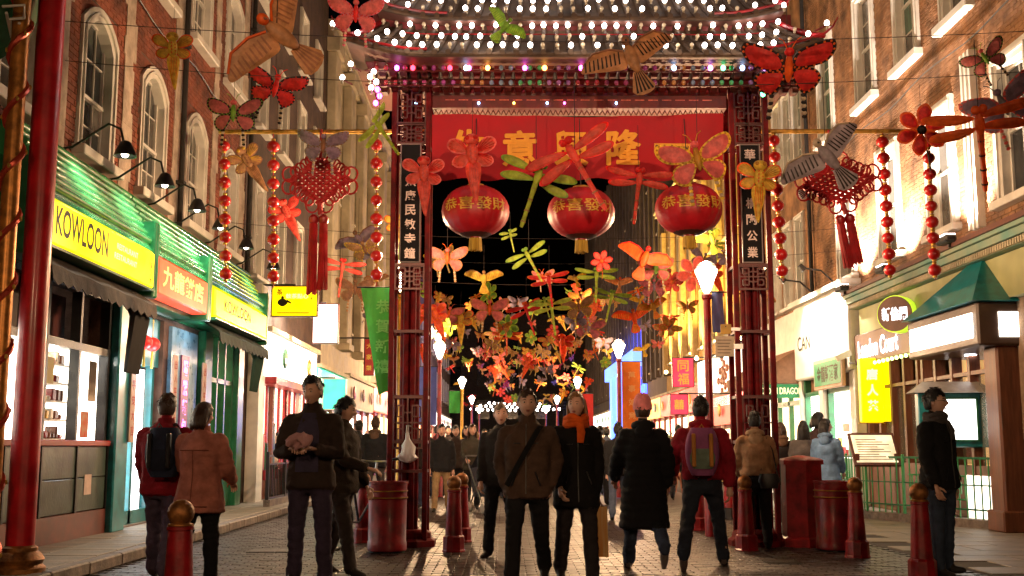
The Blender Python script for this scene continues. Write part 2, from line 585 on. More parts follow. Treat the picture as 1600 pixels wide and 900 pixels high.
m_glass2 = mat('curtained_glass', (.1, .095, .085), .12, var=.4, scale=2.5, spec=.7)
def window(T, par, s0, s1, z0, z1, arch=0., cols=3, rows=4, fr=None, gl=None, sur=.12, sill=.12, proud=.05, rail=True, sillm=None, label=None, spand=None):
    """opening s0..s1 x z0..z1 (z1 is the crown of the opening): surround, sashes, panes, sill"""
    fr = fr or m_white; gl = gl or m_glass
    mb = MB(T)
    def outline(a, b, zb, zt, r):
        pts = [(a, zb), (a, zt - r)]
        if r > 0:
            for i in range(1, 8):
                t = i / 8
                pts.append((a + (b - a) * t, zt - r + r * math.sin(math.pi * t) ** .8))
        pts += [(b, zt - r), (b, zb)]
        return pts
    po, pi = outline(s0, s1, z0, z1, arch), outline(s0 + sur, s1 - sur, z0, z1 - sur, arch)
    n = len(po)
    vs = [(proud, a, b) for a, b in po] + [(proud * .7, a, b) for a, b in pi] + [(-.15, a, b) for a, b in pi] + [(-.02, a, b) for a, b in po]
    fs = []
    for i in range(n - 1):
        fs += [(i, i + 1, n + i + 1, n + i), (n + i, n + i + 1, 2 * n + i + 1, 2 * n + i), (i, 3 * n + i, 3 * n + i + 1, i + 1)]
    mb.add(vs, fs, 0)
    # second thinner moulding line
    if sur > .09:
        p3 = outline(s0 + sur * .42, s1 - sur * .42, z0, z1 - sur * .42, arch); p4 = outline(s0 + sur * .62, s1 - sur * .62, z0, z1 - sur * .62, arch)
        vs = [(proud + .018, a, b) for a, b in p3] + [(proud + .018, a, b) for a, b in p4] + [(proud - .02, a, b) for a, b in p3] + [(proud - .02, a, b) for a, b in p4]
        fs = []
        for i in range(n - 1):
            fs += [(i, i + 1, n + i + 1, n + i), (i, 2 * n + i, 2 * n + i + 1, i + 1), (n + i, n + i + 1, 3 * n + i + 1, 3 * n + i)]
        mb.add(vs, fs, 0)
    if arch and spand:
        vs = [(.006, a, b) for a, b in po] + [(.006, a, z1 + .02) for a, b in po]
        mb.add(vs, [(i, i + 1, n + i + 1, n + i) for i in range(1, n - 2)], 1)
    a, b, c, d = s0 + sur, s1 - sur, z0 + .04, z1 - sur
    for s in (a + .02, b - .02): mb.bb((-.13, s - .022, c), (-.07, s + .022, d))
    for z in (c + .02, d - .02): mb.bb((-.13, a, z - .025), (-.07, b, z + .025))
    zm = (c + d - arch) / 2
    if rail: mb.bb((-.13, a, zm - .022), (-.055, b, zm + .022))
    for i in range(1, cols): mb.bb((-.12, a + (b - a) * i / cols - .009, c), (-.085, a + (b - a) * i / cols + .009, d))
    zr = [c + (d - c) * j / rows for j in range(rows + 1)]
    if rail and rows % 2 == 0:
        h = rows // 2
        zr = [c + (zm - c) * j / h for j in range(h)] + [zm + (d - zm) * j / (rows - h) for j in range(rows - h + 1)]
    for z in zr[1:-1]: mb.bb((-.12, a, z - .008), (-.086, b, z + .008))
    w = mb.obj('window', [fr, spand or fr], par)
    if label: w['label'] = label
    for i in range(cols):
        for j in range(rows):
            MB(T).bb((-.112, a + (b - a) * i / cols + .004, zr[j] + .003), (-.104 - random.uniform(0, .003), a + (b - a) * (i + 1) / cols - .004, zr[j + 1] - .003)).obj('pane', gl if random.random() < .6 else m_glass2, w)
    MB(T).bb((-.6, s0 + .02, z0), (-.58, s1 - .02, z1)).obj('room_wall', m_dark, w)
    if sill:
        MB(T).bev((-.1, s0 - .08, z0 - sill), (.17, s1 + .08, z0 + .003), .012).obj('sill', sillm or fr, w)
    return w

# ---- left: the red brick house over the bakery
hA = wthing('brick_house', 'red brick house with peeling white strips above the green and yellow shop signs', 'building', (XL, 11, 0))
wy = [11.3, 13.55, 15.75, 18.0, 20.25]
win_a = [(8.2, 9.4, 4.72, 6.62)] * 0 + [(c - .62, c + .62, 4.72, 6.62) for c in wy] + [(c - .62, c + .62, 7.78, 9.6) for c in wy]
shop_holes = [(9.0, 12.35, 1.25, 3.1), (12.45, 14.45, 1.25, 3.1), (15.05, 16.75, .13, 3.05), (19.2, 21.0, .13, 3.1)]
wallA = wall_panel(TL, 7.5, 21.5, 0, 12.5, win_a + shop_holes).obj('wall', m_mort_l, hA, recalc=False)
bricks(TL, -1, 10.5, 21.5, 4.35, 10.2, win_a, wallA, m_brick_l, lambda c: c[0] > 12.3 and c[2] > 4.7 and c[2] - CAMZ < c[0] * .42)
for i, c in enumerate(wy):
    window(TL, hA, c - .62, c + .62, 4.72, 6.62, arch=.3, cols=3, rows=4, spand=m_brick_l, sur=.16)
    window(TL, hA, c - .62, c + .62, 7.78, 9.6, arch=.22 if i == 4 else 0.0, cols=3, rows=4, spand=m_brick_l, sur=.14)
for c in (12.43, 14.65, 16.88, 19.12, 21.2):
    mb = MB(TL); z = 4.42
    l0, l1 = .2, .2
    while z < 10.4:
        h = random.uniform(.1, .34)
        if random.random() < .45: l0 = random.uniform(.12, .27)
        if random.random() < .45: l1 = random.uniform(.12, .27)
        mb.bb((.0, c - l0, z), (.024 + random.uniform(0, .005), c + l1, z + h)); z += h
    mb.obj('stucco_strip', m_stucco, hA)
# shop front below
MB(TL).bb((-.28, 10.5, 3.1), (.05, 21.5, 3.3)).obj('shop_lintel', m_green, hA)
MB(TL).bb((.004, 8.6, .11), (.045, 15.0, .42)).obj('skirting', m_skirt, hA)
for a, b in ((9.2, 10.4), (10.42, 11.5), (11.52, 12.42), (12.44, 13.45), (13.47, 14.46)):
    for c, d in ((.43, .82), (.83, 1.2)):
        MB(TL).bev((0, a, c), (.03, b, d), .006).obj('marble_panel', m_slate, hA)
    MB(TL).bb((0, b - .0, .42), (.05, b + .04, 1.22)).obj('cover_strip', m_black, hA)
MB(TL).bev((-.25, 8.6, 1.2), (.07, 14.5, 1.27), .01).obj('window_ledge', mat('red_ledge', (.3, .02, .015), .5), hA)
notice = MB(TL).bb((.031, 13.75, .62), (.036, 13.98, .86)).obj('notice', mat('paper_notice', (.55, .42, .36), .8), hA)
for a, b in ((9.0, 12.35), (12.45, 14.45)):
    f = MB(TL)
    for s in (a + .03, b - .03): f.bb((-.1, s - .03, 1.27), (.02, s + .03, 3.1))
    f.bb((-.1, a, 2.33), (.025, b, 2.42)); f.bb((-.1, a, 3.03), (.02, b, 3.1)); 
    if b - a > 1.5: f.bb((-.1, (a + b) / 2 - .03, 1.27), (.02, (a + b) / 2 + .03, 3.1))
    w = f.obj('shop_window', m_black, hA)
    MB(TL).bb((-.9, a - .3, 1.25), (-.88, b + .4, 2.4)).obj('lit_back_wall', m_shop, w)
    MB(TL).bb((-.88, b - .03, 1.27), (-.11, b - .01, 2.4)).obj('glowing_end_wall', m_shop, w)  # self-glowing panel added so the display looks bright from the street
    MB(TL).bb((-.9, a - .3, 2.4), (-.05, b + .3, 2.44)).obj('display_ceiling', m_white, w)
    MB(TL).bb((-.6, a, 2.45), (-.58, b, 3.1)).obj('transom_board', mat('transom_red', (.12, .02, .015), .5, var=.5, scale=2), w)
    MB(TL).bb((-.86, a - .3, 1.2), (-.05, b + .3, 1.26)).obj('display_floor', m_white, w)
    for zz in (1.27, 1.5, 1.72, 1.94, 2.16):
        sh = MB(TL).bb((-.75, a + .05, zz), (-.28, b - .35, zz + .02)).obj('shelf', m_white, w)
        s = a + .15
        while s < b - .5:
            wd = random.uniform(.05, .13); hh = random.uniform(.05, .16)
            if random.random() < .92:
                MB(TL).bev((-.68 + random.uniform(0, .2), s, zz + .022), (-.36, s + wd, zz + .022 + hh), .015).obj('pastry_tray', random.choice((m_shelf, m_skirt, m_white, m_brown, m_gold, m_red, m_shelf)), w)
            s += wd + .04
    point((XL - .35, (a + b) / 2, 2.25), 16, (1, .95, .85), .1, w)
for a, b, s_, c in ((1.75, 2.25, 14.1, (.5, .42, .36)), (1.3, 1.62, 13.9, (.6, .1, .06)), (1.9, 2.2, 12.75, (.55, .5, .2))):
    MB(TL).bb((-.06, s_ - .13, a), (-.055, s_ + .13, b)).obj('window_bill', mat('bill_%d' % int(s_ * 10), c, .8, var=.5, scale=9, col2=(.5, .4, .3)), hA)
# pilasters, couplet boards and the recessed door
for a, b in ((14.5, 14.98), (18.62, 19.12), (21.0, 21.45)):
    MB(TL).bev((0, a, .11), (.13, b, 3.1), .02).obj('pilaster', m_teal if a < 15 else m_green, hA)
m_couplet = mat('couplet_board', (.5, .34, .27), .7)
m_redink = mat('red_brush_ink', (.35, .01, .01), .6)
for s, lab in ((14.99, 'narrow white board with red brush characters beside the lit door'), (16.86, 'narrow white board with red characters beside the blue panel'), (18.5, 'narrow white couplet board by the second shop window')):
    w = thing('couplet_board', lab, 'sign', TL((.14, s, 1.9)), group='couplet boards by the bakery door')
    MB().bev((-.0, -.1, -.65), (.03, .1, .65), .006).obj('board', m_couplet, w)
    text_col('出入平安大吉', .13, .2, lambda x, z: Vector((.034, -x, z)), m_redink, w)
dr = MB(TL)
dr.bb((-.2, 15.25, .3), (-.18, 16.5, 2.3), 0)
door = dr.obj('lit_doorway', emis('doorway_light', (.95, .98, 1), 5, var=.25, scale=2), hA)
f = MB(TL)
for s_ in (15.1, 15.85, 16.65): f.bb((-.2, s_ - .05, .13), (-.1, s_ + .05, 2.35))
f.bb((-.2, 15.05, .13), (-.1, 16.7, .32)); f.obj('door_frame', m_teal, hA)
MB(TL).bb((-.3, 15.06, 2.35), (-.06, 16.74, 3.05)).obj('door_header', m_teal, hA)
MB(TL).bb((.004, 16.98, .4), (.06, 18.4, 3.0)).obj('blue_panel', mat('blue_glazed_panel', (.16, .32, .46), .3, var=.3, scale=6), hA)
MB(TL).bb((-1.1, 14.98, .112), (-.02, 16.8, .135)).obj('threshold', m_pave, hA)
point((XL + .35, 15.8, 2.2), 22, (.85, .95, 1), .15, hA)
point((XL + .5, 17.6, 2.95), 12, (.85, .95, 1), .1, hA)
f = MB(TL)
for s in (19.24, 19.85, 20.4, 20.96): f.bb((-.12, s - .04, 1.1), (.03, s + .04, 3.1))
f.bb((-.12, 19.2, 2.3), (.03, 21, 2.38)); f.bb((-.1, 19.2, .13), (.04, 21, 1.1))
w2 = f.obj('shop_window', m_green, hA)
MB(TL).bb((-.3, 19.2, .13), (-.28, 21.0, 3.1)).obj('lit_back_wall', emis('dim_shop_interior', (1, .8, .5), 1.0, var=.6, scale=2.5), w2)
for s, c in ((19.55, (.5, .35, .28)), (20.13, (.55, .42, .3)), (20.68, (.4, .3, .25))):
    MB(TL).bb((-.1, s - .22, 1.2), (-.09, s + .22, 2.2)).obj('poster', mat('poster_%d' % int(s), c, .7, var=.6, scale=5, col2=(.45, .06, .03)), w2)

for T_, s_, par in ((TL, 21.55, hA), (TL, 17.0, hA)):
    MB(T_).tube([(.09, s_, 4.5), (.09, s_, 12.3)], .045, 8).obj('drainpipe', m_dark, par)
    for z in (5.2, 7.4, 9.4): MB(T_).bb((.0, s_ - .07, z), (.15, s_ + .07, z + .05)).obj('pipe_clip', m_dark, par)
MB(TL).tube([(.05, 10.5 + q * .55, 7.25 + .06 * math.sin(q * 1.1)) for q in range(21)], .012, 5).obj('wall_cable', m_black, hA)
# yellow sign boxes, green curved fascia and the red centre sign
def fascia(s0, s1, lab, nm):
    t = wthing('sign_fascia', lab, 'fascia', (XL, s0, 3.2), group='green fascia mouldings over the bakery')
    prof = [(.02, 4.5), (.12, 4.5)]
    for k in range(7):
        t0 = k / 7; c_o, c_z = .14 + .36 * (t0 + .07) ** 1.1, 4.44 - .7 * t0
        for q in range(6):
            a_ = math.radians(80 - 32 * q); prof.append((c_o + .05 * math.cos(a_), c_z + .05 * math.sin(a_)))
    prof += [(.53, 3.69), (.02, 3.68)]
    n = len(prof)
    mb = MB(TL)
    mb.add([(a, s0, z) for a, z in prof] + [(a, s1, z) for a, z in prof], [(i, (i + 1) % n, n + (i + 1) % n, n + i) for i in range(n)] + [tuple(range(n)), tuple(range(2 * n - 1, n - 1, -1))])
    mb.obj('moulding', m_greenm, t, smooth=True)
    MB(TL).bb((.0, s0, 3.12), (.3, s1, 3.675)).obj('backing', m_green, t)
    for s in (s0 + .03, s1 - .03):
        MB(TL).bev((.0, s - .045, 3.1), (.56, s + .045, 4.1), .02).obj('end_bracket', m_green, t)
    return t
fascia(11.0, 14.45, 'long green ribbed fascia above the big yellow sign', 'a')
fascia(14.5, 17.15, 'short green ribbed fascia above the red sign', 'b')
fascia(17.2, 21.4, 'green ribbed fascia above the smaller yellow sign', 'c')
def yellow_sign(s0, s1, z0, z1, lab, txt, spec):
    t = wthing('yellow_sign', lab, 'sign', (XL + .5, s0, z0), group='yellow lightbox signs of the bakery')
    MB(TL).bev((.3, s0, z0), (.56, s1, z1), .03).obj('lightbox', m_ylw_box, t)
    MB(TL).bb((.29, s0 - .02, z0 - .03), (.575, s1 + .02, z0 - .002)).obj('frame', m_green, t)
    c0, wd, h = spec
    text_obj(txt, wd, h, lambda x, z: TL((.5625, c0 + x, (z0 + z1) / 2 + z + .03)), m_ylw_ink, t, bold=.02)
    return t
ys = yellow_sign(11.05, 14.4, 3.2, 3.68, 'big glowing yellow sign reading KOWLOON beside the red column', 'KOWLOON', (11.93, 1.5, .3))
m_pale = emis('pale_sign_print', (1, .9, .3), 1.9)
for z, s_, wd in ((3.52, 13.35, .75), (3.4, 13.3, .8)):
    text_obj('RESTAURANT', wd, .07, lambda x, q, z=z, s_=s_: TL((.563, s_ + x, z + q)), m_pale, ys)
text_col('九龍餅店', .08, .1, lambda x, z: TL((.563, 14.25 + x, 3.44 + z)), m_ylw_ink, ys)
yellow_sign(17.5, 21.3, 3.2, 3.66, 'smaller glowing yellow sign over the second awning', 'KOWLOON', (19.0, 1.9, .2))
rs = wthing('red_sign', 'red sign with gold characters between the two yellow signs', 'sign', (XL + .5, 14.6, 3.2))
MB(TL).bev((.3, 14.62, 3.18), (.55, 17.05, 3.67), .02).obj('panel', emis('red_sign_face', (.9, .09, .03), .75, var=.3, scale=7), rs)
text_obj('九龍餅店', 2.0, .3, lambda x, q: TL((.5535, 15.8 + x, 3.45 + q)), emis('gold_glow_print', (1, .6, .15), 1.1), rs, bold=.02)
# gooseneck lamps
for i, (s, lab) in enumerate(((12.4, 'nearest black gooseneck lamp above the green fascia'), (13.9, 'second black gooseneck lamp above the big yellow sign'), (15.4, 'black gooseneck lamp left of the red sign top'), (16.7, 'black gooseneck lamp right of the red sign top'), (18.4, 'fourth gooseneck lamp from the end over smaller yellow sign'), (20.6, 'farthest black gooseneck lamp above the smaller yellow sign'))):
    t = wthing('gooseneck_lamp', lab, 'lamp', TL((.1, s, 4.5)), group='gooseneck lamps over the bakery signs')
    pts = [TL((.02, s, 4.52)), TL((.2, s, 4.55)), TL((.42, s, 4.7)), TL((.6, s, 4.82)), TL((.74, s, 4.76)), TL((.78, s, 4.6))]
    MB().tube(pts, .014, 6).obj('arm', m_black, t, smooth=True)
    MB().lathe([(.03, .12), (.06, .1), (.1, .02), (.13, -.06), (.115, -.06), (.08, .02), (.02, .08)], TL((.8, s, 4.5)), 14).obj('shade', m_black, t, smooth=True)
    MB().ball(TL((.8, s, 4.47)), .045, 8, 6).obj('bulb', m_lamp, t, smooth=True)
    spot(TL((.8, s, 4.42)), TL((.3, s, 3.6)), 80, (1, .9, .7), 120, .04, t)
# two rolled awnings
def awning(s0, s1, z, lab, drop, c):
    t = wthing('awning', lab, 'awning', TL((.3, s0, z)), group='dark awnings under the bakery signs')
    n = 26
    mb = MB(TL); vs = []
    for i in range(n + 1):
        s = s0 + (s1 - s0) * i / n
        dz = .05 * abs(math.sin(i * math.pi / 2))
        vs += [(.3, s, z), (.62, s, z - .22 + .01 * math.sin(i)), (.64, s, z - .36 - dz), (.63, s, z - .36 - dz), (.6, s, z - .22), (.28, s, z - .02)]
    mb.add(vs, [(i * 6 + k, i * 6 + (k + 1) % 6, i * 6 + 6 + (k + 1) % 6, i * 6 + 6 + k) for i in range(n) for k in range(6)])
    mb.obj('canvas', mat('awning_canvas_' + c, (.03, .045, .035) if c == 'g' else (.055, .04, .03), .85, var=.5, scale=8, bump=.2), t)
    for k in range(7):
        sk = s1 - .05 - k * .07
        MB(TL).tube([(.36 + .03 * (k % 2), sk, z - .1), (.5, sk, z - .4), (.42, sk + .02, z - drop)], [.05, .06, .03], 6).obj('canvas_fold', m_dark if c != 'g' else mat('fold_green', (.02, .06, .04), .8), t)
awning(11.0, 14.35, 3.2, 'dark scalloped awning rolled under the big yellow sign', 1.1, 'b')
awning(17.6, 21.2, 3.2, 'dark green scalloped awning under the smaller yellow sign', 1.0, 'g')
# the pair of small lanterns in the doorway, pink neon strip
for i, (s, lab) in enumerate(((15.5, 'left of two small red lanterns hanging in the bakery door'), (15.85, 'right of two small red lanterns hanging in the bakery door'))):
    p = TL((.12, s, 2.62))
    t = thing('small_lantern', lab, 'lantern', p, group='pair of small lanterns in the bakery doorway')
    MB().ball((0, 0, 0), (.11, .11, .1), 14, 8).obj('shade', emis('small_lantern_glow', (.95, .04, .03), .7, base=(.6, .02, .02)), t, smooth=True)
    MB().tube([(0, 0, .1), (0, 0, .5)], .006, 5).obj('cord', m_gold, t)
    MB().tube([(0, 0, -.1), (0, 0, -.34)], [.012, .02], 6).obj('tassel', mat('yellow_tassel', (.6, .45, .05), .7), t)
ns = wthing('neon_sign', 'pink neon vertical sign on the blue panel', 'sign', TL((.06, 17.6, 2.0)))
MB(TL).bb((.062, 17.45, 1.3), (.09, 17.85, 2.6)).obj('backing', mat('neon_back', (.25, .05, .16), .4), ns)
text_col('蛋糕麵包', .24, .3, lambda x, z: TL((.094, 17.65 + x, 1.95 + z)), emis('pink_neon', (1, .12, .55), 5), ns, bold=.03)
# black iron railing on the pavement beyond the second awning
rl = wthing('iron_railing', 'black iron railing on the kerb beyond the second bakery window', 'railing', (-4.3, 21, .12))
MB().bb((-4.32, 20.6, 1.0), (-4.28, 25.4, 1.04)).bb((-4.32, 20.6, .86), (-4.28, 25.4, .89)).bb((-4.32, 20.6, .24), (-4.28, 25.4, .28)).obj('rail', m_black, rl)
MB().bb((-4.36, 20.6, .12), (-4.24, 25.4, .24)).obj('plinth', m_kerb, rl)
for i in range(33): MB().tube([(-4.3, 20.7 + i * .145, .27), (-4.3, 20.7 + i * .145, .88)], .012, 5).obj('baluster', m_black, rl)
for i in range(4): MB().bb((-4.33, 20.6 + i * 1.57, .12), (-4.27, 20.66 + i * 1.57, 1.1)).obj('post', m_black, rl)

# ---- left: dark brick neighbour, cream classical block and the far row
def building(name, lab, side, s0, s1, ztop, m, wins, fr, gl, sur=.1, cornice=None, rows=4, cols=2, sill=.08, arch=0, z0=0):
    T = TL if side < 0 else TR
    t = wthing(name, lab, 'building', T((0, s0, 0)))
    wall_panel(T, s0, s1, z0, ztop, wins).obj('wall', m, t, recalc=False)
    for (a, b, c, d) in wins:
        window(T, t, a, b, c, d, arch=arch, cols=cols, rows=rows, fr=fr, gl=gl, sur=sur, sill=sill, proud=.06)
    if cornice:
        mb = MB(T)
        for k, (o, h, dz) in enumerate(((.12, .18, 0), (.25, .15, .18), (.42, .14, .33), (.5, .07, .47))):
            mb.bb((-.3, s0, ztop - .54 + dz), (o, s1, ztop - .54 + dz + h - .004))
        mb.obj('cornice', cornice, t)
    return t
m_dbrick = mat('dark_painted_brick', (.075, .045, .035), .85, var=.4, scale=3, bump=.5, bscale=30)
wB = []
for k in range(4):
    c = 22.7 + k * 2.25
    wB += [(c - .5, c + .5, 4.6, 6.6), (c - .5, c + .5, 7.7, 9.6), (c - .5, c + .5, 10.4, 12.0)]
bB = building('dark_brick_house', 'dark brick house with tall narrow windows between the red house and cream block', -1, 21.6, 31, 14.5, m_dbrick, wB, m_white, m_glass, sur=.16, rows=4, cols=2)
wC = []
for k in range(9):
    c = 32.6 + k * 3.2
    wC += [(c - .55, c + .55, 4.8, 7.2), (c - .55, c + .55, 8.4, 10.4)]
bC = building('classical_block', 'cream stone block with tall pilasters and a heavy cornice behind the left lanterns', -1, 31.05, 60, 13.4, m_cream, wC, m_cream, m_glass, sur=.14, rows=2, cols=2, cornice=m_cream)
for k in range(10):
    c = 31.4 + k * 3.2
    if c > 59.5: break
    MB(TL).bev((0, c - .45, 4.3), (.28, c + .45, 12.4), .03).bb((0, c - .52, 12.4), (.36, c + .52, 12.8)).bb((0, c - .52, 4.1), (.36, c + .52, 4.3)).obj('pilaster', m_cream, bC)
wD = []
for k in range(12):
    c = 62 + k * 3.4
    wD += [(c - .6, c + .6, 4.8, 6.6), (c - .6, c + .6, 7.6, 9.2)]
building('far_terrace', 'far dim terrace on the left behind the hanging kites', -1, 60.1, 104, 11.5, mat('dim_render', (.16, .1, .075), .9, var=.3, scale=1), wD, m_white, m_glass, rows=2, cols=2)

# ---- right: brown brick house over the restaurant
hR = wthing('brick_house', 'brown brick house on the right with white framed windows and lit sills', 'building', (XR, 14, 0))
w2f = [(c - .62, c + .62, 8.12, 10.5) for c in (15.0, 17.35, 19.55, 21.9, 24.7)]
w1f = [(c - .62, c + .62, 4.75, 6.9) for c in (15.55, 18.3, 20.85, 23.6)]
rholes = [(16.9, 19.6, .1, 2.9), (19.8, 22.6, .1, 2.9)]
wallR = wall_panel(TR, 13.2, 26.2, 0, 14, w2f + w1f + rholes).obj('wall', m_mort_r, hR, recalc=False)
bricks(TR, 1, 13.6, 26.2, 4.4, 12.0, w2f + w1f, wallR, m_brick_r, lambda c: c[0] > 15.6 and c[2] > 4.6 and c[2] - CAMZ < c[0] * .4)
for a, b, c, d in w2f: window(TR, hR, a, b, c, d, cols=2, rows=4, gl=m_glassg, sur=.17, sill=.14, proud=.07)
for a, b, c, d in w1f: window(TR, hR, a, b, c, d, cols=2, rows=2, gl=m_glass, sur=.2, sill=.12, proud=.08)
fp = MB(TR)
for k in range(5): fp.bb((0, 16.72 + k * .075, 4.5), (.1 if k % 2 else .135, 16.79 + k * .075, 7.3))
fp.obj('fluted_pilaster', m_white, hR)
MB(TR).tube([(.1, 26.15, 4.4), (.1, 26.15, 13.5)], .05, 8).obj('drainpipe', m_dark, hR)
MB(TR).tube([(.05, 14 + q * .6, 7.55 + .05 * math.sin(q)) for q in range(20)], .012, 5).obj('wall_cable', m_black, hR)
# neighbour with triple window
hR2 = [(a, a + .95, 8.0, 10.3) for a in (26.7, 27.75, 28.8)] + [(26.9, 27.8, 4.7, 6.9), (28.1, 29.0, 4.7, 6.9), (29.4, 30.3, 4.7, 6.9)]
bR2 = building('brick_house', 'buff brick house with a triple window behind the right gate post', 1, 26.25, 32, 14.2, m_brick_r, hR2, m_white, m_glassg, sur=.1, rows=4, cols=2)
wE = []
for k in range(7):
    c = 33.4 + k * 2.6
    wE += [(c - .55, c + .55, 4.8, 7.0), (c - .55, c + .55, 8.0, 10.0)]
bE = building('ochre_house', 'ochre house lit yellow from below behind the right lamp', 1, 32.05, 51, 11.8, mat('ochre_render', (.42, .25, .08), .85, var=.3, scale=1.5, bump=.2), wE, m_cream, m_glass, rows=2, cols=2, cornice=m_cream)
for k in range(8):
    c = 32.3 + k * 2.6
    if c < 50.7: MB(TR).bev((0, c - .25, 4.3), (.22, c + .25, 10.8), .02).obj('pier', mat('ochre_pier', (.5, .36, .17), .8), bE)
wF = []
for k in range(14):
    c = 53 + k * 3.4
    wF += [(c - .6, c + .6, 4.8, 7.0), (c - .6, c + .6, 8.2, 10.2), (c - .6, c + .6, 11.2, 13.0), (c - .6, c + .6, 14, 15.6)]
bF = building('dark_block', 'tall dark stone block with ribs beyond the ochre house', 1, 51.05, 102, 19.5, mat('sooty_stone', (.13, .1, .08), .85, var=.3, scale=.8), wF, m_cream, m_glass, rows=2, cols=2)
for k in range(29):
    c = 51.3 + k * 1.7
    MB(TR).bb((0, c - .18, 4.4), (.25, c + .18, 19.2)).obj('rib', MATS['sooty_stone'], bF)
eb = wthing('end_building', 'dark building closing the far end of the street', 'building', (1, 118, 0))
ebw = []
mb = MB().bb((-14, 118, 0), (16, 126, 15)); mb.obj('wall', mat('far_wall', (.1, .075, .06), .9, var=.3), eb)
for i in range(9):
    for j in range(3):
        MB().bb((-12 + i * 3, 117.9, 4 + j * 3.4), (-10.7 + i * 3, 118.02, 6 + j * 3.4)).obj('window', m_glass, eb)

# ---- right shop fronts
cor = wthing('shop_cornice', 'teal and cream dentilled cornice over the right restaurant', 'cornice', TR((.1, 14, 4)))
mb = MB(TR)
for o, za, zb in ((.42, 4.16, 4.22), (.36, 4.05, 4.156), (.26, 3.95, 4.046)): mb.bb((0, 13.3, za), (o, 22.75, zb))
mb.obj('moulding', mat('weathered_teal_cornice', (.32, .34, .22), .6, var=.4, scale=1.2, col2=(.1, .3, .26)), cor)
mb2 = MB(TR).bb((-.02, 13.3, 4.224), (.46, 22.75, 4.3)); mb2.obj('gutter', mat('gutter_red', (.14, .045, .03), .6), cor)
for k in range(118): MB(TR).bb((.26, 13.35 + k * .08, 3.955), (.32, 13.39 + k * .08, 4.04)).obj('dentil', m_cream, cor)
MB(TR).bb((0, 13.3, 3.3), (.12, 22.7, 3.94)).obj('frieze', mat('lime_cream_frieze', (.42, .42, .2), .6, var=.25, scale=1), cor)
# restaurant windows in brown timber
rw = MB(TR)
for s in (16.92, 17.6, 18.3, 19.0, 19.58, 19.82, 20.5, 21.2, 21.9, 22.58): rw.bb((-.12, s - .05, .1), (.05, s + .05, 3.0))
rw.bb((-.12, 16.9, 2.85), (.06, 22.6, 3.28)); rw.bb((-.1, 16.9, .1), (.04, 22.6, .9)); rw.bb((-.1, 16.9, 2.3), (.04, 22.6, 2.36))
rwo = rw.obj('shop_window', m_brown, hR)
MB(TR).bb((-2.0, 16.5, .1), (-1.98, 23, 3)).obj('lit_back_wall', emis('amber_room', (1, .55, .2), .5, var=.6, scale=1.2), rwo)
for s in (17.2, 18.0, 18.6, 20.2, 20.9, 21.6):
    MB(TR).bb((-.06, s - .28, .92), (-.055, s + .28, 2.28)).obj('pane', mat('tinted_pane', (.3, .28, .22), .08, alpha=.25, spec=.8), rwo)
    MB().ball(TR((-1.2, s, 2.1)), .06, 8, 6).obj('lamp_globe', m_bulb_on, rwo)
for k, s in enumerate((20.0, 17.9)):
    MB(TR).bb((-.9, s - .15, 1.0), (-.85, s + .15, 1.9)).obj('hanging_ornament', m_red, rwo)
sg = wthing('restaurant_sign', 'brown fascia board with glowing white name below a round sign', 'sign', TR((.1, 20, 3)))
MB(TR).bev((.06, 19.05, 2.82), (.2, 22.9, 3.42), .02).obj('board', mat('sign_brown', (.22, .12, .09), .5), sg)
text_obj('London Court', 2.3, .36, lambda x, z: TR((.225, 21.35 - x, 3.1 + z)), emis('white_letter_glow', (.92, .95, 1), 2.6), sg, bold=.03)
for k in range(15): MB().ball(TR((.26, 19.0 + k * .24, 2.78)), .035, 8, 6).obj('bulb', emis('lime_bulb', (.7, 1, .25), 6, sample=False), sg)
rsg = thing('round_sign', 'round brown sign with lime rim and white characters', 'sign', TR((.45, 19.6, 3.5)), rot=(0, 0, R(-42)))
def disc(mb, r, y0, y1, mi=None, n=28):
    mb.plate([(r * math.cos(2 * math.pi * k / n), r * math.sin(2 * math.pi * k / n)) for k in range(n)], y0, y1, mi)
mb = MB(); disc(mb, .33, -.02, .2); mb.obj('rim', emis('lime_rim', (.5, .75, .03), .9), rsg)
mb = MB(); disc(mb, .31, -.045, -.021); mb.obj('face', mat('sign_brown', (.22, .12, .09)), rsg)
text_obj('新倫閣', .46, .24, lambda x, z: Vector((x, -.05, z)), MATS['white_letter_glow'], rsg, bold=.03)
MB().bb((-.05, .19, -.08), (.05, .5, .08)).obj('bracket', m_brown, rsg)
# canopy at the entrance
cn = wthing('entrance_canopy', 'teal pyramid roofed canopy with white lit panels at the restaurant entrance', 'canopy', (7.2, 16, 2.7))
a0, a1, b0, b1 = 6.72, 9.4, 15.9, 18.7
MB().bev((a0, b0, 2.62), (a1, b1, 3.24), .03).obj('box_frame', mat('canopy_brown', (.07, .04, .03), .4), cn)
for (y0, y1) in ((16.05, 18.55),): MB().bb((a0 - .02, y0, 2.74), (a0 - .004, y1, 3.1)).obj('lit_panel', m_wht_box, cn)
MB().bb((7.02, b0 - .02, 2.74), (9.3, b0 - .004, 3.1)).obj('lit_panel', m_wht_box, cn)
for k in range(2):
    x0, x1 = (a0 - .1, 7.9) if k == 0 else (7.92, 9.4)
    MB().add([(x0, b0 - .1, 3.25), (x1, b0 - .1, 3.25), (x1, b1, 3.25), (x0, b1, 3.25), ((x0 + x1) / 2 if k == 0 else x0 + .15, b0 + .9, 4.12), ((x0 + x1) / 2 if k == 0 else x1, b0 + .9, 4.12)],
             [(0, 1, 5, 4), (1, 2, 5), (2, 3, 4, 5), (3, 0, 4), (0, 3, 2, 1)]).obj('roof', m_teal, cn)
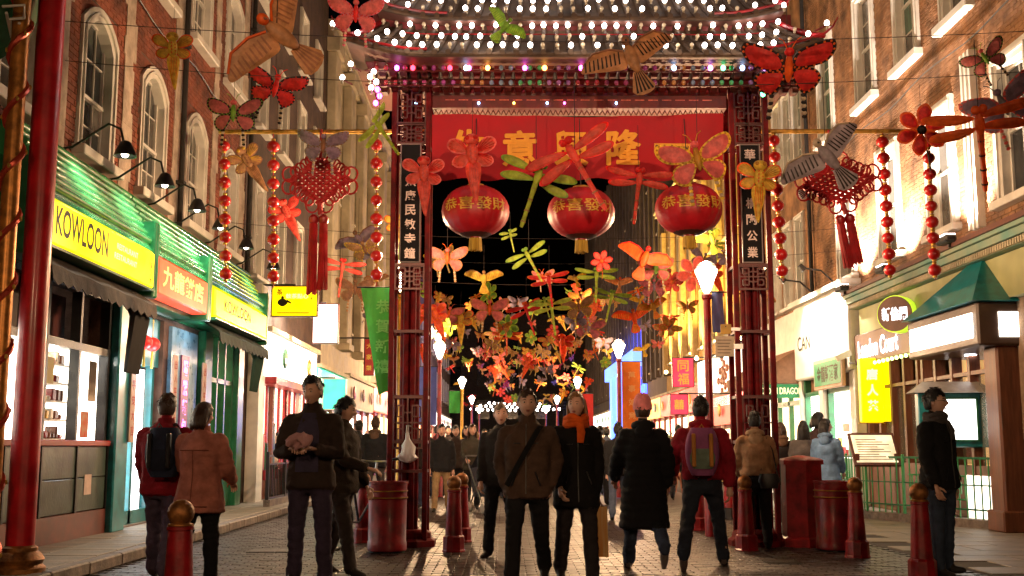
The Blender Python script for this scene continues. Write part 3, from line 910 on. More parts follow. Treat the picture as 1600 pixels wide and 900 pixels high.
for x, y in ((7.3, 16.5), (7.3, 17.6), (8.3, 16.5)):
    MB().lathe([(.09, 0), (.09, -.012), (.06, -.014)], (x, y, 2.62), 14).obj('downlight', emis('cool_downlight', (.85, .9, 1), 20), cn)
    spot((x, y, 2.59), (x, y, 0), 60, (.95, .95, 1), 95, .06, cn)
MB().bev((6.98, 15.95, 0), (7.42, 16.4, 2.62), .03).obj('pillar', m_brown, cn)
MB().bev((6.93, 15.9, 0), (7.47, 16.45, .3), .02).obj('pillar_base', m_brown, cn)
MB().bb((7.6, 16.1, 0), (9.5, 16.3, 2.62)).obj('side_panel', m_brown, cn)
# right floodlights on the cornice (black wedge heads)
for k, (s, lab) in enumerate(((17.0, 'nearest black floodlight on the right cornice'), (19.9, 'second black floodlight on the right cornice'), (22.4, 'third black floodlight at the end of the right cornice'))):
    t = wthing('floodlight', lab, 'floodlight', TR((.6, s, 4.25)), group='floodlights on the right cornice')
    MB(TR).bev((.44, s - .22, 4.28), (.62, s + .22, 4.4), .03).obj('housing', m_black, t)
    MB(TR).bb((.3, s - .02, 4.22), (.5, s + .02, 4.3)).obj('bracket', m_black, t)
    MB(TR).bb((.45, s - .18, 4.402), (.6, s + .18, 4.41)).obj('lens', emis('flood_lens', (1, .85, .75), 20, sample=False), t)
    spot(TR((.5, s, 4.45)), TR((.0, s, 8.2)), 1700, (1, .78, .62), 125, .08, t)
# ================================================================== right: white fronted restaurants beyond the railing
ws = wthing('white_shopfront', 'brightly lit white shopfront with green framed windows left of the yellow sign', 'shopfront', TR((.2, 23, 0)))
MB(TR).bev((0, 22.8, 2.75), (.3, 27.2, 4.5), .04).bb((0, 22.8, 4.5), (.42, 27.2, 4.62)).obj('fascia', m_white, ws)
text_obj('CAN', 1.1, .34, lambda x, z: TR((.306, 26.3 - x, 3.6 + z)), m_ylw_ink, ws)
for a, b in ((22.8, 23.2), (25.1, 25.5), (27.0, 27.2)): MB(TR).bev((0, a, 0), (.22, b, 2.75), .02).obj('pier', m_white, ws)
for a, b in ((23.2, 25.1), (25.5, 27.0)):
    f = MB(TR)
    for s in (a + .05, b - .05): f.bb((0, s - .05, .1), (.14, s + .05, 2.75))
    f.bb((0, a, 2.35), (.14, b, 2.45)); f.bb((0, a, .1), (.13, b, .95))
    w = f.obj('window', m_green, ws)
    MB(TR).bb((.005, a + .1, .95), (.012, b - .1, 2.35)).obj('lit_pane', m_shop, w)
    for k in range(5):
        MB(TR).bev((.02, a + .25 + k * .25, .96), (.1, a + .4 + k * .25, 1.1 + random.random() * .35), .01).obj('window_goods', random.choice((m_red, m_shelf, m_green, m_gold)), w)
    MB(TR).bb((.015, (a + b) / 2 - .25, 1.5), (.03, (a + b) / 2 + .25, 1.68)).obj('notice', m_white, w)
for s in (23.6, 25.3):
    spot(TR((1.0, s, 4.9)), TR((0, s, 3.4)), 2200, (1, .9, .75), 110, .06, ws)
    t = wthing('sign_spotlight', 'small arm mounted spotlight aimed at the white fascia, %s one' % ('nearer' if s < 24 else 'farther'), 'spotlight', TR((.5, s, 4.7)), group='spotlights over the white fascia')
    MB(TR).tube([(.3, s, 4.62), (.6, s, 4.9), (.98, s, 4.95)], .02, 6).obj('arm', m_black, t)
    MB(TR).tube([(1.05, s, 5.02), (.95, s, 4.9)], [.05, .08], 8).obj('head', m_black, t)
cc = wthing('security_camera', 'small security camera on an arm below the cornice end', 'camera', TR((.5, 22.6, 3.1)))
MB(TR).tube([(.12, 22.65, 2.85), (.4, 22.6, 2.85)], .02, 6).obj('arm', m_metal, cc)
MB(TR).box((.52, 22.5, 3.0), (.3, .12, .12), ry=R(25)).obj('body', m_white, cc)
gs = wthing('green_sign', 'green board with dark characters in a pale frame on the white shopfront', 'sign', TR((.3, 23.3, 2.5)))
MB(TR).bev((.32, 23.05, 2.42), (.4, 25.2, 3.08), .02).obj('frame', mat('pale_wood', (.5, .32, .2), .6), gs)
MB(TR).bb((.401, 23.13, 2.5), (.408, 25.12, 3.0)).obj('face', mat('sign_green', (.02, .22, .08), .5, var=.2), gs)
text_obj('金龍軒酒家', 1.6, .36, lambda x, z: TR((.411, 24.1 - x, 2.75 + z)), m_ylw_ink, gs, bold=.02)
gd = wthing('dragon_shopfront', 'lit restaurant front with brown awning behind the right gate post', 'shopfront', TR((.2, 27.3, 0)))
MB(TR).bb((0, 27.25, 2.6), (.15, 32, 4.5)).obj('fascia', m_white, gd)
MB(TR).add([(.1, 27.3, 3.6), (.1, 31.5, 3.6), (1.1, 31.5, 3.0), (1.1, 27.3, 3.0), (1.1, 31.5, 2.72), (1.1, 27.3, 2.72), (.1, 27.3, 2.7), (.1, 31.5, 2.7)],
           [(0, 1, 2, 3), (3, 2, 4, 5), (0, 3, 5, 6), (1, 7, 4, 2)]).obj('awning', mat('tan_awning', (.32, .17, .1), .8, var=.2), gd)
MB(TR).bb((.9, 27.25, 2.5), (1.1, 27.3, 2.7)).obj('awning_bar', m_gold, gd)
gdb = MB().bb((XR - 1.35, 27.18, 2.35), (XR - .05, 27.24, 2.68)).obj('name_board', MATS['sign_green'], gd)
text_obj('GOLDEN DRAGON', 1.1, .16, lambda x, z: Vector((XR - .7 + x, 27.175, 2.52 + z)), emis('pale_gold_print', (1, .85, .5), .8), gd, bold=.01)
f = MB(TR)
for s in (27.4, 28.6, 29.8, 31.0): f.bb((0, s - .06, .1), (.12, s + .06, 2.6))
f.bb((0, 27.3, 2.2), (.12, 32, 2.32)); wv = f.obj('window', m_green, gd)
MB(TR).bb((.004, 27.3, .1), (.01, 32, 2.6)).obj('lit_pane', emis('warm_shop_glow', (1, .8, .5), 2.4, var=.4, scale=1.5), wv)
mb = MB(); mb.bb((XR - 1.3, 27.3, .1), (XR - .75, 27.34, 2.3)); mb.obj('menu_panel', emis('cream_menu', (1, .85, .6), 1.6), gd)
text_col('飲茶', .24, .34, lambda x, z: Vector((XR - 1.02 + x, 27.29, 1.5 + z)), mat('tan_ink', (.35, .18, .08)), gd)
vs_ = thing('vertical_sign', 'glowing yellow vertical sign beside the round sign', 'sign', P(1364, 660, 21.6))
h = (660 - 560) / FPX * 21.6
MB().bev((-.22, -.06, 0), (.2, .1, h), .015).obj('lightbox', m_ylw_box, vs_)
MB().bev((.21, -.03, .02), (.36, .12, h + .02), .015).obj('side_panel', m_ylw_box, vs_)
text_col('唐人茶', .22, .3, lambda x, z: Vector((x, -.064, h / 2 + z)), emis('pale_sign_print', (1, .9, .3), 1.9), vs_, bold=.04)
MB().bb((-.26, .0, -.02), (.24, .06, -.003)).obj('frame', m_gold, vs_)
MB().bb((.36, -.02, h * .5), (XR - vs_.location.x, .02, h * .5 + .05)).obj('bracket', m_black, vs_)

# uplights of the ochre house and lit fascia below it
uf = wthing('lit_fascia', 'glowing white fascia with a gold emblem under the ochre house', 'sign', TR((.3, 33, 3)))
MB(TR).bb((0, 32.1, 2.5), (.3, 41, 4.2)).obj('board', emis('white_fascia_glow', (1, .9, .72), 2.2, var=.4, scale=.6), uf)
em = MB(TR)
for k in range(14):
    a = k * 2.4; r = .1 + .045 * k
    em.ball((.33, 36 + 1.3 * r * math.cos(a), 3.45 + r * math.sin(a)), (.05, .2, .13), 8, 5)
em.obj('emblem', mat('bronze_emblem', (.4, .12, .04), .5), uf)
for k in range(7):
    s = 32.9 + k * 2.6
    lab = 'bare yellow uplight on the ochre house ledge, %s from the gate post' % ('first', 'second', 'third', 'fourth', 'fifth', 'sixth', 'seventh')[k]
    t = wthing('uplight', lab, 'uplight', TR((.4, s, 4.3)), group='uplights along the ochre house')
    MB(TR).bb((.1, s - .1, 4.2), (.5, s + .1, 4.28)).obj('housing', m_black, t)
    MB().ball(TR((.38, s, 4.36)), .08, 8, 6).obj('bulb', emis('sodium_bulb', (1, .8, .4), 18, sample=False), t)
    spot(TR((.42, s, 4.5)), TR((.05, s + .2, 7.5)), 2200, (1, .62, .12), 110, .05, t)

# row of lit shops on both sides further down: box signs, lit windows
def lit_shop(side, s0, s1, colour, strength, lab, sgn, z=2.5):
    T = TL if side < 0 else TR
    t = wthing('lit_shopfront', lab, 'shopfront', T((.1, s0, 0)), group='lit shopfronts along the street')
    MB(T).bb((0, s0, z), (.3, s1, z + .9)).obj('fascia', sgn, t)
    MB(T).bb((.0, s0, .1), (.06, s1, z)).obj('stall_riser', m_brown, t)
    n = max(2, int((s1 - s0) / 1.5))
    for k in range(n):
        a = s0 + (s1 - s0) * k / n + .12; b = s0 + (s1 - s0) * (k + 1) / n - .12
        MB(T).bb((.062, a, .7), (.075, b, z - .15)).obj('lit_window', emis('shop_%s' % '_'.join('%02d' % int(q * 99) for q in colour) + '_%d' % int(strength * 10), colour, strength * 1.8, var=.5, scale=1.5), t)
        for q in range(3):
            c = a + (b - a) * (q + .5 + random.uniform(-.2, .2)) / 3; hh = random.uniform(.25, 1.1)
            MB(T).bev((.08, c - .12, .7), (.13, c + .12, .7 + hh), .03).obj('window_goods', random.choice((m_brown, m_red, m_dark, m_shelf, m_green)), t)
        MB(T).bb((.06, b + .06, .1), (.16, b + .18, z)).obj('mullion', random.choice((m_red, m_brown, m_white)), t)
    for q in range(max(2, int((s1 - s0) / 2.2))):
        c = s0 + (s1 - s0) * (q + .5) / max(2, int((s1 - s0) / 2.2))
        MB(T).ball((.38, c, z + .45), (.05, .22, .22), 8, 6).obj('fascia_emblem', random.choice((m_red, m_gold, m_brown, m_green)), t)
    MB(T).bb((0, s0, z + .9), (.4, s1, z + 1.0)).obj('cornice', m_cream, t)
    return t
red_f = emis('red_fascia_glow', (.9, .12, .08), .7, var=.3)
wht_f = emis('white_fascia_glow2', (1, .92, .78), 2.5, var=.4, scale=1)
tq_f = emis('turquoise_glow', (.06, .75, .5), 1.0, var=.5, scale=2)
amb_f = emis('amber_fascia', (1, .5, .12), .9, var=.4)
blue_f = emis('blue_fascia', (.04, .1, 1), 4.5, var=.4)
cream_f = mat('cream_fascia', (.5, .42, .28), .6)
lw = lit_shop(-1, 22.6, 28.6, (1, .55, .4), 1.6, 'white and red lit restaurant front beyond the iron railing', wht_f, 2.6)
MB(TL).bb((.02, 22.2, .12), (.25, 22.75, 4.4)).obj('pier', m_white, lw)
for k in range(9): MB(TL).bb((.08, 23 + k * .62, .5), (.13, 23.12 + k * .62, 2.5)).obj('red_mullion', m_red, lw)
MB(TL).bb((.1, 22.9, 2.45), (.45, 28.5, 2.6)).obj('red_canopy_edge', m_red, lw)
spot(TL((1.3, 24.5, 4.6)), TL((0, 24.5, 3.2)), 900, (1, .88, .7), 120, .08, lw)
lit_shop(-1, 28.8, 34, (.6, .95, .7), 1.5, 'shopfront with turquoise glowing fascia on the left', tq_f, 2.3)
lit_shop(-1, 34.2, 41, (1, .9, .75), 3.0, 'white glowing shopfront left of the green banner', cream_f, 2.4)
lit_shop(-1, 41.2, 50, (1, .75, .4), 2.2, 'warm lit shopfront under the cream block', red_f, 2.5)
lit_shop(-1, 50.2, 60, (1, .85, .65), 4.0, 'bright white shopfront behind the blue banner', wht_f, 2.5)
lit_shop(-1, 60.2, 75, (1, .6, .25), 3.0, 'amber shopfront far down on the left', amb_f, 2.6)
lit_shop(-1, 75.2, 100, (1, .7, .4), 3.0, 'farthest warm shopfront on the left', wht_f, 2.6)
lit_shop(1, 32.2, 41, (1, .75, .4), 2.0, 'warm lit front under the white emblem fascia', red_f, 1.9)
lit_shop(1, 41.2, 51, (1, .8, .5), 2.6, 'lit front with red fascia beyond the emblem sign', red_f, 2.5)
lit_shop(1, 51.2, 58, (1, .5, .3), 1.6, 'dim reddish shopfront beside the blue lit entrance', amb_f, 2.5)
lit_shop(1, 75.2, 100, (1, .7, .4), 2.4, 'farthest warm shopfront on the right', wht_f, 2.6)
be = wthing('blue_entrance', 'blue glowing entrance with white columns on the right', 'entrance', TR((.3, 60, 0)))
MB(TR).bb((0, 58.2, .1), (.1, 75, 7.5)).obj('lit_wall', blue_f, be)  # the blue light on this wall is put in as its own glow
for k in range(4): MB(TR).bev((.15, 59.5 + k * 4, .1), (.6, 60.6 + k * 4, 5.4), .05).obj('column', emis('blue_glow_column', (.16, .32, 1), 1.8), be)  # columns and entablature glow blue themselves, standing in for light on them
MB(TR).bb((.1, 58.2, 5.4), (.7, 75, 6.2)).obj('entablature', emis('blue_glow_column', (.16, .32, 1), 1.8), be)
# hanging box signs
def box_sign(px, py, w, h, Y, lab, m, txt=None, ink=None, edge=None, toX=None, vert=True):
    c = P(px, py, Y); k = Y / FPX; w *= k; h *= k
    t = thing('hanging_sign', lab, 'sign', c, group='signs hung out over the pavement')
    MB().bev((-w / 2, -.06, -h / 2), (w / 2, .08, h / 2), .012).obj('panel', m, t)
    e = MB()
    for z in (-h / 2 - .02, h / 2 + .002): e.bb((-w / 2 - .02, -.07, z), (w / 2 + .02, .09, z + .018))
    for x in (-w / 2 - .02, w / 2 + .002): e.bb((x, -.07, -h / 2), (x + .018, .09, h / 2))
    e.obj('frame', edge or m_black, t)
    X = toX if toX is not None else (XL if c.x < 0 else XR)
    MB().bb((0, 0, h / 2 + .02), (X - c.x, .03, h / 2 + .06)).obj('bracket', m_black, t)
    if txt:
        if vert: text_col(txt, min(w * .6, h / len(txt) * .8), h / len(txt) * .92, lambda x, z: Vector((x, -.064, z)), ink, t)
        else: text_obj(txt, w * .8, h * .3, lambda x, z: Vector((x, -.064, z)), ink, t)
    return t
ysg = box_sign(461, 471, 70, 46, 22.5, 'yellow hanging sign with a black teapot left of the knot tassel', m_ylw_box, edge=m_brown)
k = 22.5 / FPX
mb = MB(); mb.plate([(-.24 + .1 * math.cos(a) * (1 if math.sin(a) > -.4 else .8), -.03 + .08 * math.sin(a)) for a in [i * math.pi / 8 for i in range(16)]], -.068, -.061)
mb.plate([(-.16, -.02), (-.06, -.06), (-.07, -.02), (-.15, .03)], -.068, -.061); mb.plate([(-.27, .05), (-.21, .05), (-.22, .1), (-.26, .1)], -.068, -.061)
mb.obj('teapot', m_ylw_ink, ysg)
text_col('茶', .13, .1, lambda x, z: Vector((x - .3, -.065, z + .18)), mat('orange_ink', (.5, .15, .01)), ysg)
text_col('九十', .09, .14, lambda x, z: Vector((x + .34, -.065, z + .12)), m_ylw_ink, ysg)
MB().bb((-.36, -.066, -.25), (.3, -.062, -.23)).obj('text_line', m_ylw_ink, ysg)
text_obj('飲茶點心', .45, .1, lambda x, z: Vector((x + .05, -.065, z + .1)), m_pale, ysg)
box_sign(509, 506, 38, 60, 24.5, 'blank white glowing hanging sign with red frame', emis('white_sign_glow', (1, .94, .78), 2.6), edge=m_red)
box_sign(577, 558, 14, 56, 33, 'small red hanging sign with gold characters beside the green banner', mat('sign_red', (.45, .02, .02), .5), '大家樂', m_goldp)
box_sign(1067, 582, 32, 44, 36, 'red lit hanging sign right of the orange banner', emis('red_sign_glow', (.9, .03, .08), .9, var=.4, scale=3), '同福', m_goldp)
box_sign(1061, 632, 26, 30, 34, 'square red hanging sign with pale border by the plants', emis('red_sign_glow', (.9, .03, .08), .9), '囍', m_goldp)
box_sign(523, 616, 34, 46, 27.6, 'turquoise and white glowing hanging sign behind the man with papers', tq_f, edge=m_white)
# street lamps with banners
def street_lamp(x, Y, lab, pole, e, ban=None):
    t = thing('street_lamp', lab, 'street lamp', (x, Y, 0), group='street lamps down the middle of the street')
    MB().lathe([(.1, 0), (.1, .5), (.07, .55), (.055, .7), (.05, 3.2), (.07, 3.22), (.07, 3.27), (.03, 3.3)], n=12).obj('post', pole, t, smooth=True)
    MB().lathe([(.035, 3.3), (.06, 3.34), (.085, 3.41), (.115, 3.5), (.15, 3.58), (.155, 3.62), (.12, 3.65), (.02, 3.67)], n=14).obj('shade', m_lamp, t, smooth=True)
    MB().lathe([(.14, 3.66), (.1, 3.71), (.03, 3.74)], n=14).obj('cap', m_black, t, smooth=True)
    point((0, 0, 3.9), e, (1, .62, .33), .12, t)
    if ban:
        nm, col, w, z0, z1, txt, side, blab = ban
        b = thing('banner', blab, 'banner', (x, Y, 0), group='cloth banners on the street lamps')
        n = 10; mb = MB(); vs = []
        for i in range(n + 1):
            for j in range(7):
                u = j / 6; v = i / n
                xx = side * (.07 + w * u * (1 - .55 * (1 - v) if nm == 'green' else 1)); zz = z0 + (z1 - z0) * v
                if nm == 'green': zz += -.12 * u * (1 - v)
                vs.append((xx, .05 * math.sin(u * 5 + v * 3) * (.5 + .5 * (1 - v)), zz))
        q = len(vs); vs += [(a, b_ + .006, c) for a, b_, c in vs]
        fs = [(i * 7 + j, i * 7 + j + 1, i * 7 + j + 8, i * 7 + j + 7) for i in range(n) for j in range(6)]
        fs += [tuple(q + a for a in f[::-1]) for f in fs]
        mb.add(vs, fs)
        mb.obj('cloth', mat('banner_' + nm, col, .7, var=.15, scale=4, bump=.1), b, smooth=True)
        MB().tube([(0, 0, z1 + .01), (side * (w + .12), 0, z1 + .01)], .012, 6).obj('rod', m_black, b)
        if txt:
            text_col(txt, w * .38, (z1 - z0) / len(txt) * .8, lambda a, z: Vector((side * (.07 + w * (.5 if nm != 'green' else .36)) + a, .05 * math.sin(.5 * 5 + ((z) / (z1 - z0) + .5) * 3) - .055, (z0 + z1) / 2 + z)), mat('banner_print_' + nm, [min(1, q * 1.5 + .12) for q in col], .8), b)
    return t
m_goldpole = mat('yellow_gold_pole', (.6, .32, .04), .35, metal=.4, var=.35, scale=10)
street_lamp(-1.42, 15.3, 'nearest left street lamp on a gold pole behind the gate leg', m_goldpole, 500, ('green', (.07, .62, .1), .5, 2.0, 3.35, '恭賀新禧', -1, 'green cloth banner on the gold lamp pole left of the gate'))
street_lamp(2.78, 15.4, 'nearest right street lamp on a red post behind the right gate leg', m_red, 500, ('bluer', (.12, .17, .4), .16, 2.75, 3.3, None, 1, 'narrow pale blue banner behind the right gate leg'))
street_lamp(-1.6, 27.3, 'second street lamp on the left with a blue banner', m_red, 820, ('blue', (.1, .14, .5), .42, 1.7, 3.1, '新年快', -1, 'blue cloth banner with pale characters on the left lamp'))
street_lamp(2.72, 27.0, 'second street lamp on the right with an orange banner', m_red, 820, ('orange', (.9, .2, .015), .45, 1.6, 3.2, '萬事如意', 1, 'orange cloth banner hanging from the right lamp'))
street_lamp(-1.6, 41.5, 'third street lamp on the left with a green pennant', m_goldpole, 950, ('greenb', (.05, .4, .06), .4, 2.4, 3.2, None, -1, 'small green pennant on the third left lamp'))
street_lamp(2.65, 41.5, 'third street lamp on the right with a red pennant', m_red, 950, ('redb', (.55, .02, .02), .5, 1.9, 3.1, None, 1, 'small red pennant on the third right lamp'))
street_lamp(-1.7, 57, 'fourth street lamp on the left', m_red, 650)
street_lamp(2.6, 57, 'fourth street lamp on the right', m_red, 650)
street_lamp(-1.7, 73, 'farthest street lamp on the left', m_red, 650)
street_lamp(2.6, 73, 'farthest street lamp on the right', m_red, 650)
# unseen floodlights added to brighten the gate and kites from the front
for x, lab in ((-2.6, 'added floodlight beside the camera on the left, out of view'), (3.6, 'added floodlight beside the camera on the right, out of view')):
    t = thing('floodlight', lab, 'floodlight', (x, -.3, 4.1), group='added floodlights out of view')
    MB().bev((-.16, -.1, -.12), (.16, .08, .12), .02).obj('housing', m_black, t)
    MB().bb((-.03, -.3, -.2), (.03, -.1, -.14)).obj('bracket', m_black, t)
    spot((0, .12, 0), (.9 - x, 14.3, 1.6), 2300, (1, .58, .34), 43, .1, t, .7)
# two unseen street lamps added behind the camera for front light
street_lamp(-2.6, -.6, 'added street lamp beside the camera on the left, out of view', m_red, 560)
street_lamp(3.6, -.6, 'added street lamp beside the camera on the right, out of view', m_red, 560)
# strings of white bulbs across the far end
for j in range(3):
    t = thing('bulb_string', ('lowest', 'middle', 'highest')[j] + ' distant string of white bulbs across the far end of the street', 'light string', (.6, 70 + j * 3, 3.45 + j * .3), group='distant bulb strings')
    MB().tube([(x * .4, 0, .015 * (x / 4) ** 2) for x in range(-13, 14)], .01, 4).obj('wire', m_rope, t)
    for i in range(17 - j * 3): MB().ball(((i - (16 - j * 3) / 2) * .34, 0, -.06 + .012 * ((i - 8) / 3) ** 2), .085, 6, 4).obj('bulb', m_bulb_on, t)
# ================================================================== the gate
GY = 14.0
gt = wthing('chinese_gate', 'red Chinese gate with bulb covered roof, black plaques and lattice legs', 'gate', (.95, GY, 0))
xl = P(640, 600, GY).x; xr = P(1176, 600, GY).x; xc = (xl + xr) / 2
def zat(py, Y=GY): return P(800, py, Y).z
m_lat = mat('lattice_iron', (.09, .025, .022), .4, metal=.3)
def lattice(mb, cx, y, z0, z1, w, t=.012):
    for x in (-w / 2, w / 2): mb.bb((cx + x - t, y - t, z0), (cx + x + t, y + t, z1))
    for z in (z0, z1): mb.bb((cx - w / 2, y - t * .9, z - t), (cx + w / 2, y + t * .9, z + t))
    h = z1 - z0; q = w / 2
    tt = t * .7
    def H(a, b, z): mb.bb((cx + a * q, y - tt, z0 + z * h - tt), (cx + b * q, y + tt, z0 + z * h + tt))
    def V(x, a, b): mb.bb((cx + x * q - tt, y - tt * 1.1, z0 + a * h), (cx + x * q + tt, y + tt * 1.1, z0 + b * h))
    for s in (-1, 1):
        H(.3 * s, .7 * s, .16); H(.3 * s, .7 * s, .84); V(.7 * s, .16, .38); V(.7 * s, .62, .84); V(.3 * s, .16, .84); H(.3 * s, 1 * s, .5); H(.3 * s, .7 * s, .38); H(.3 * s, .7 * s, .62)
    V(0, 0, 1); H(-.3, .3, .3); H(-.3, .3, .7); H(-.3, .3, .5)
LEG = {}
for cx, nm, chars in ((xl, 'left', '  京康民敏寺鐘'), (xr, 'right', '華  構陶公業')):
    lg = MB()
    for dx in (-.215, .215):
        for dy in (-.2, .2): lg.bev((cx + dx - .032, GY + dy - .032, .08), (cx + dx + .032, GY + dy + .032, 6.0), .008)
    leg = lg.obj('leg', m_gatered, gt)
    for k in range(7):
        a = k * 2 * math.pi / 6
        x, y = (cx + .085 * math.cos(a), GY + .085 * math.sin(a)) if k < 6 else (cx, GY)
        MB().tube([(x, y, .1), (x, y, 5.95)], .038, 8).obj('shaft', m_gatered, leg, smooth=True)
    MB().lathe([(.36, 0), (.36, .07), (.31, .1), (.3, .16), (.22, .2)], (cx, GY, 0), 8).obj('plinth', m_gatered, leg)
    z0, z1 = zat(415), zat(232)
    MB().bev((cx - .125, GY - .225, z0), (cx + .125, GY - .19, z1), .008).obj('plaque', mat('black_lacquer', (.006, .006, .007), .6, spec=.15), leg)
    e = MB()
    for x in (-.13, .116): e.bb((cx + x, GY - .234, z0), (cx + x + .014, GY - .226, z1))
    for z in (z0, z1 - .014): e.bb((cx - .115, GY - .234, z), (cx + .115, GY - .226, z + .014))
    e.obj('plaque_edge', mat('plaque_grey_edge', (.22, .17, .16), .5), leg)
    text_col(chars, .135, (z1 - z0) / len(chars) * .96, lambda x, z, cx=cx: Vector((cx + x, GY - .2285, (z0 + z1) / 2 + z)), mat('silver_lettering', (.6, .5, .46), .4, metal=.3), leg)
    for (pa, pb) in ((455, 417), (200, 148), (231, 202), (700, 622)):
        for yy in (GY - .215, GY + .215):
            l2 = MB(); lattice(l2, cx, yy, zat(pa), zat(pb), .36); l2.obj('lattice_panel', m_lat, leg)
    for z in (.9, 1.25, 1.8, 2.6, 3.42, 4.98):
        r = MB()
        for yy in (-.2, .2): r.bb((cx - .183, GY + yy - .02, z - .018), (cx + .183, GY + yy + .02, z + .018))
        for xx in (-.215, .215): r.bb((cx + xx - .02, GY - .167, z - .018), (cx + xx + .02, GY + .167, z + .018))
        r.obj('rail', m_redd, leg)
# beams, lattice strip and bracket rows
bz = zat(176)
for k, (za, zb, d, mm) in enumerate(((zat(172), zat(153), .1, m_redd), (zat(151), zat(146), .16, m_red))):
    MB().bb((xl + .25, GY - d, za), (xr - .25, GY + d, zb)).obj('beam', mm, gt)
m_beamp = mat('gilt_scrolls', (.6, .16, .1), .4, metal=.3, var=.5, scale=20)
for k in range(20):
    x = xl + .4 + (xr - xl - .8) * (k + .5) / 20
    MB().bb((x - .07, GY - .107, zat(160) - .006), (x + .05, GY - .101, zat(160) + .006)).obj('scroll', m_beamp, gt)
lt = MB()
zb0, zb1 = zat(180), zat(172) - .003
n = 56
for k in range(n):
    xa = xl + .26 + (xr - xl - .52) * k / n; xb = xl + .26 + (xr - xl - .52) * (k + 1) / n
    lt.tube([(xa, GY, zb0), ((xa + xb) / 2, GY, zb1)], .006, 4); lt.tube([((xa + xb) / 2, GY, zb1), (xb, GY, zb0)], .006, 4)
lt.obj('lattice_strip', m_lat, gt)
m_brk = mat('bracket_paint', (.1, .02, .015), .5, var=.5, scale=12)
x0g, x1g = P(575, 100, 13.6).x, P(1255, 100, 13.6).x
nb = 42
for r, (py, Y, h) in enumerate(((146, 13.82, .1), (136, 13.7, .1), (122, 13.56, .11), (110, 13.42, .11))):
    zz = P(800, py, Y).z
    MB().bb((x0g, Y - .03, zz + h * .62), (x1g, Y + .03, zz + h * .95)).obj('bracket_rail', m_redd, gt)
    for k in range(nb):
        x = x0g + (x1g - x0g) * (k + .5) / nb
        b = MB()
        b.add([(x - .035, Y - .05, zz), (x + .035, Y - .05, zz), (x + .035, Y + .1, zz), (x - .035, Y + .1, zz), (x - .055, Y - .1, zz + h * .6), (x + .055, Y - .1, zz + h * .6), (x + .055, Y + .1, zz + h * .6), (x - .055, Y + .1, zz + h * .6)],
              [(3, 2, 1, 0), (4, 5, 6, 7), (0, 1, 5, 4), (1, 2, 6, 5), (2, 3, 7, 6), (3, 0, 4, 7)])
        b.obj('bracket', m_brk if k % 2 else m_redd, gt, recalc=False)
# coloured bulbs in two rows under the eave
cols = {'red': (1, .03, .06), 'pink': (1, .1, .5), 'magenta': (.9, .1, .8), 'orange': (1, .45, .08), 'blue': (.35, .6, 1), 'green': (.1, 1, .35), 'purple': (.7, .25, 1)}
lit = {645: 'red', 728: 'blue', 703: 'red', 733: 'pink', 762: 'orange', 820: 'magenta', 851: 'orange', 908: 'magenta', 937: 'orange', 1053: 'blue', 1110: 'purple', 1130: 'green', 1160: 'blue', 620: 'magenta', 1195: 'purple'}
seq = list(cols)
def bulb_mesh(m, r, holder=True):
    b = MB(); b.ball((0, 0, 0), (r, r, r * 1.15), 10, 7, 0)
    if holder: b.lathe([(r * .55, -r * 2.6), (r * .55, -r * .8), (r * .4, -r * .7)], (0, 0, 0), 8, 1)
    o = b.obj('bulb', [m, m_socket], smooth=True); me = o.data; bpy.data.objects.remove(o); return me
cb_on = {c: bulb_mesh(emis('bulb_' + c, tuple(.35 + .65 * q if max(v) == q else q for q in v), 9, sample=False), .03, False) for c, v in cols.items()}
cb_off = {c: bulb_mesh(mat('dead_bulb_' + c, tuple(q * .35 + .03 for q in v), .2, coat=.4), .03, False) for c, v in cols.items()}
rails = [MB().tube([(x0g, 13.3, zat(106, 13.3) - .04), (x1g, 13.3, zat(106, 13.3) - .04)], .012, 6).obj('bulb_rail', m_redd, gt), MB().tube([(x0g, 13.4, zat(129, 13.4) - .04), (x1g, 13.4, zat(129, 13.4) - .04)], .012, 6).obj('bulb_rail', m_redd, gt)]
for r, (py, Y) in enumerate(((106, 13.28), (129, 13.38))):
    px = 588
    i = 0
    while px < 1245:
        near = [q for q in lit if abs(q - px) < 8] if r == 0 else []
        c = lit[near[0]] if near else seq[(i // 3) % 7]
        link('bulb', (cb_on if near else cb_off)[c], rails[r], P(near[0] if near else px, py, Y))
        px += 15; i += 1
for px, c in ((748, 'blue'), (650, 'blue'), (803, 'orange'), (855, 'blue'), (882, 'pink'), (963, 'blue')):
    link('bulb', bulb_mesh(MATS['bulb_' + c], .016, False), rails[1], P(px, 161, 13.86))
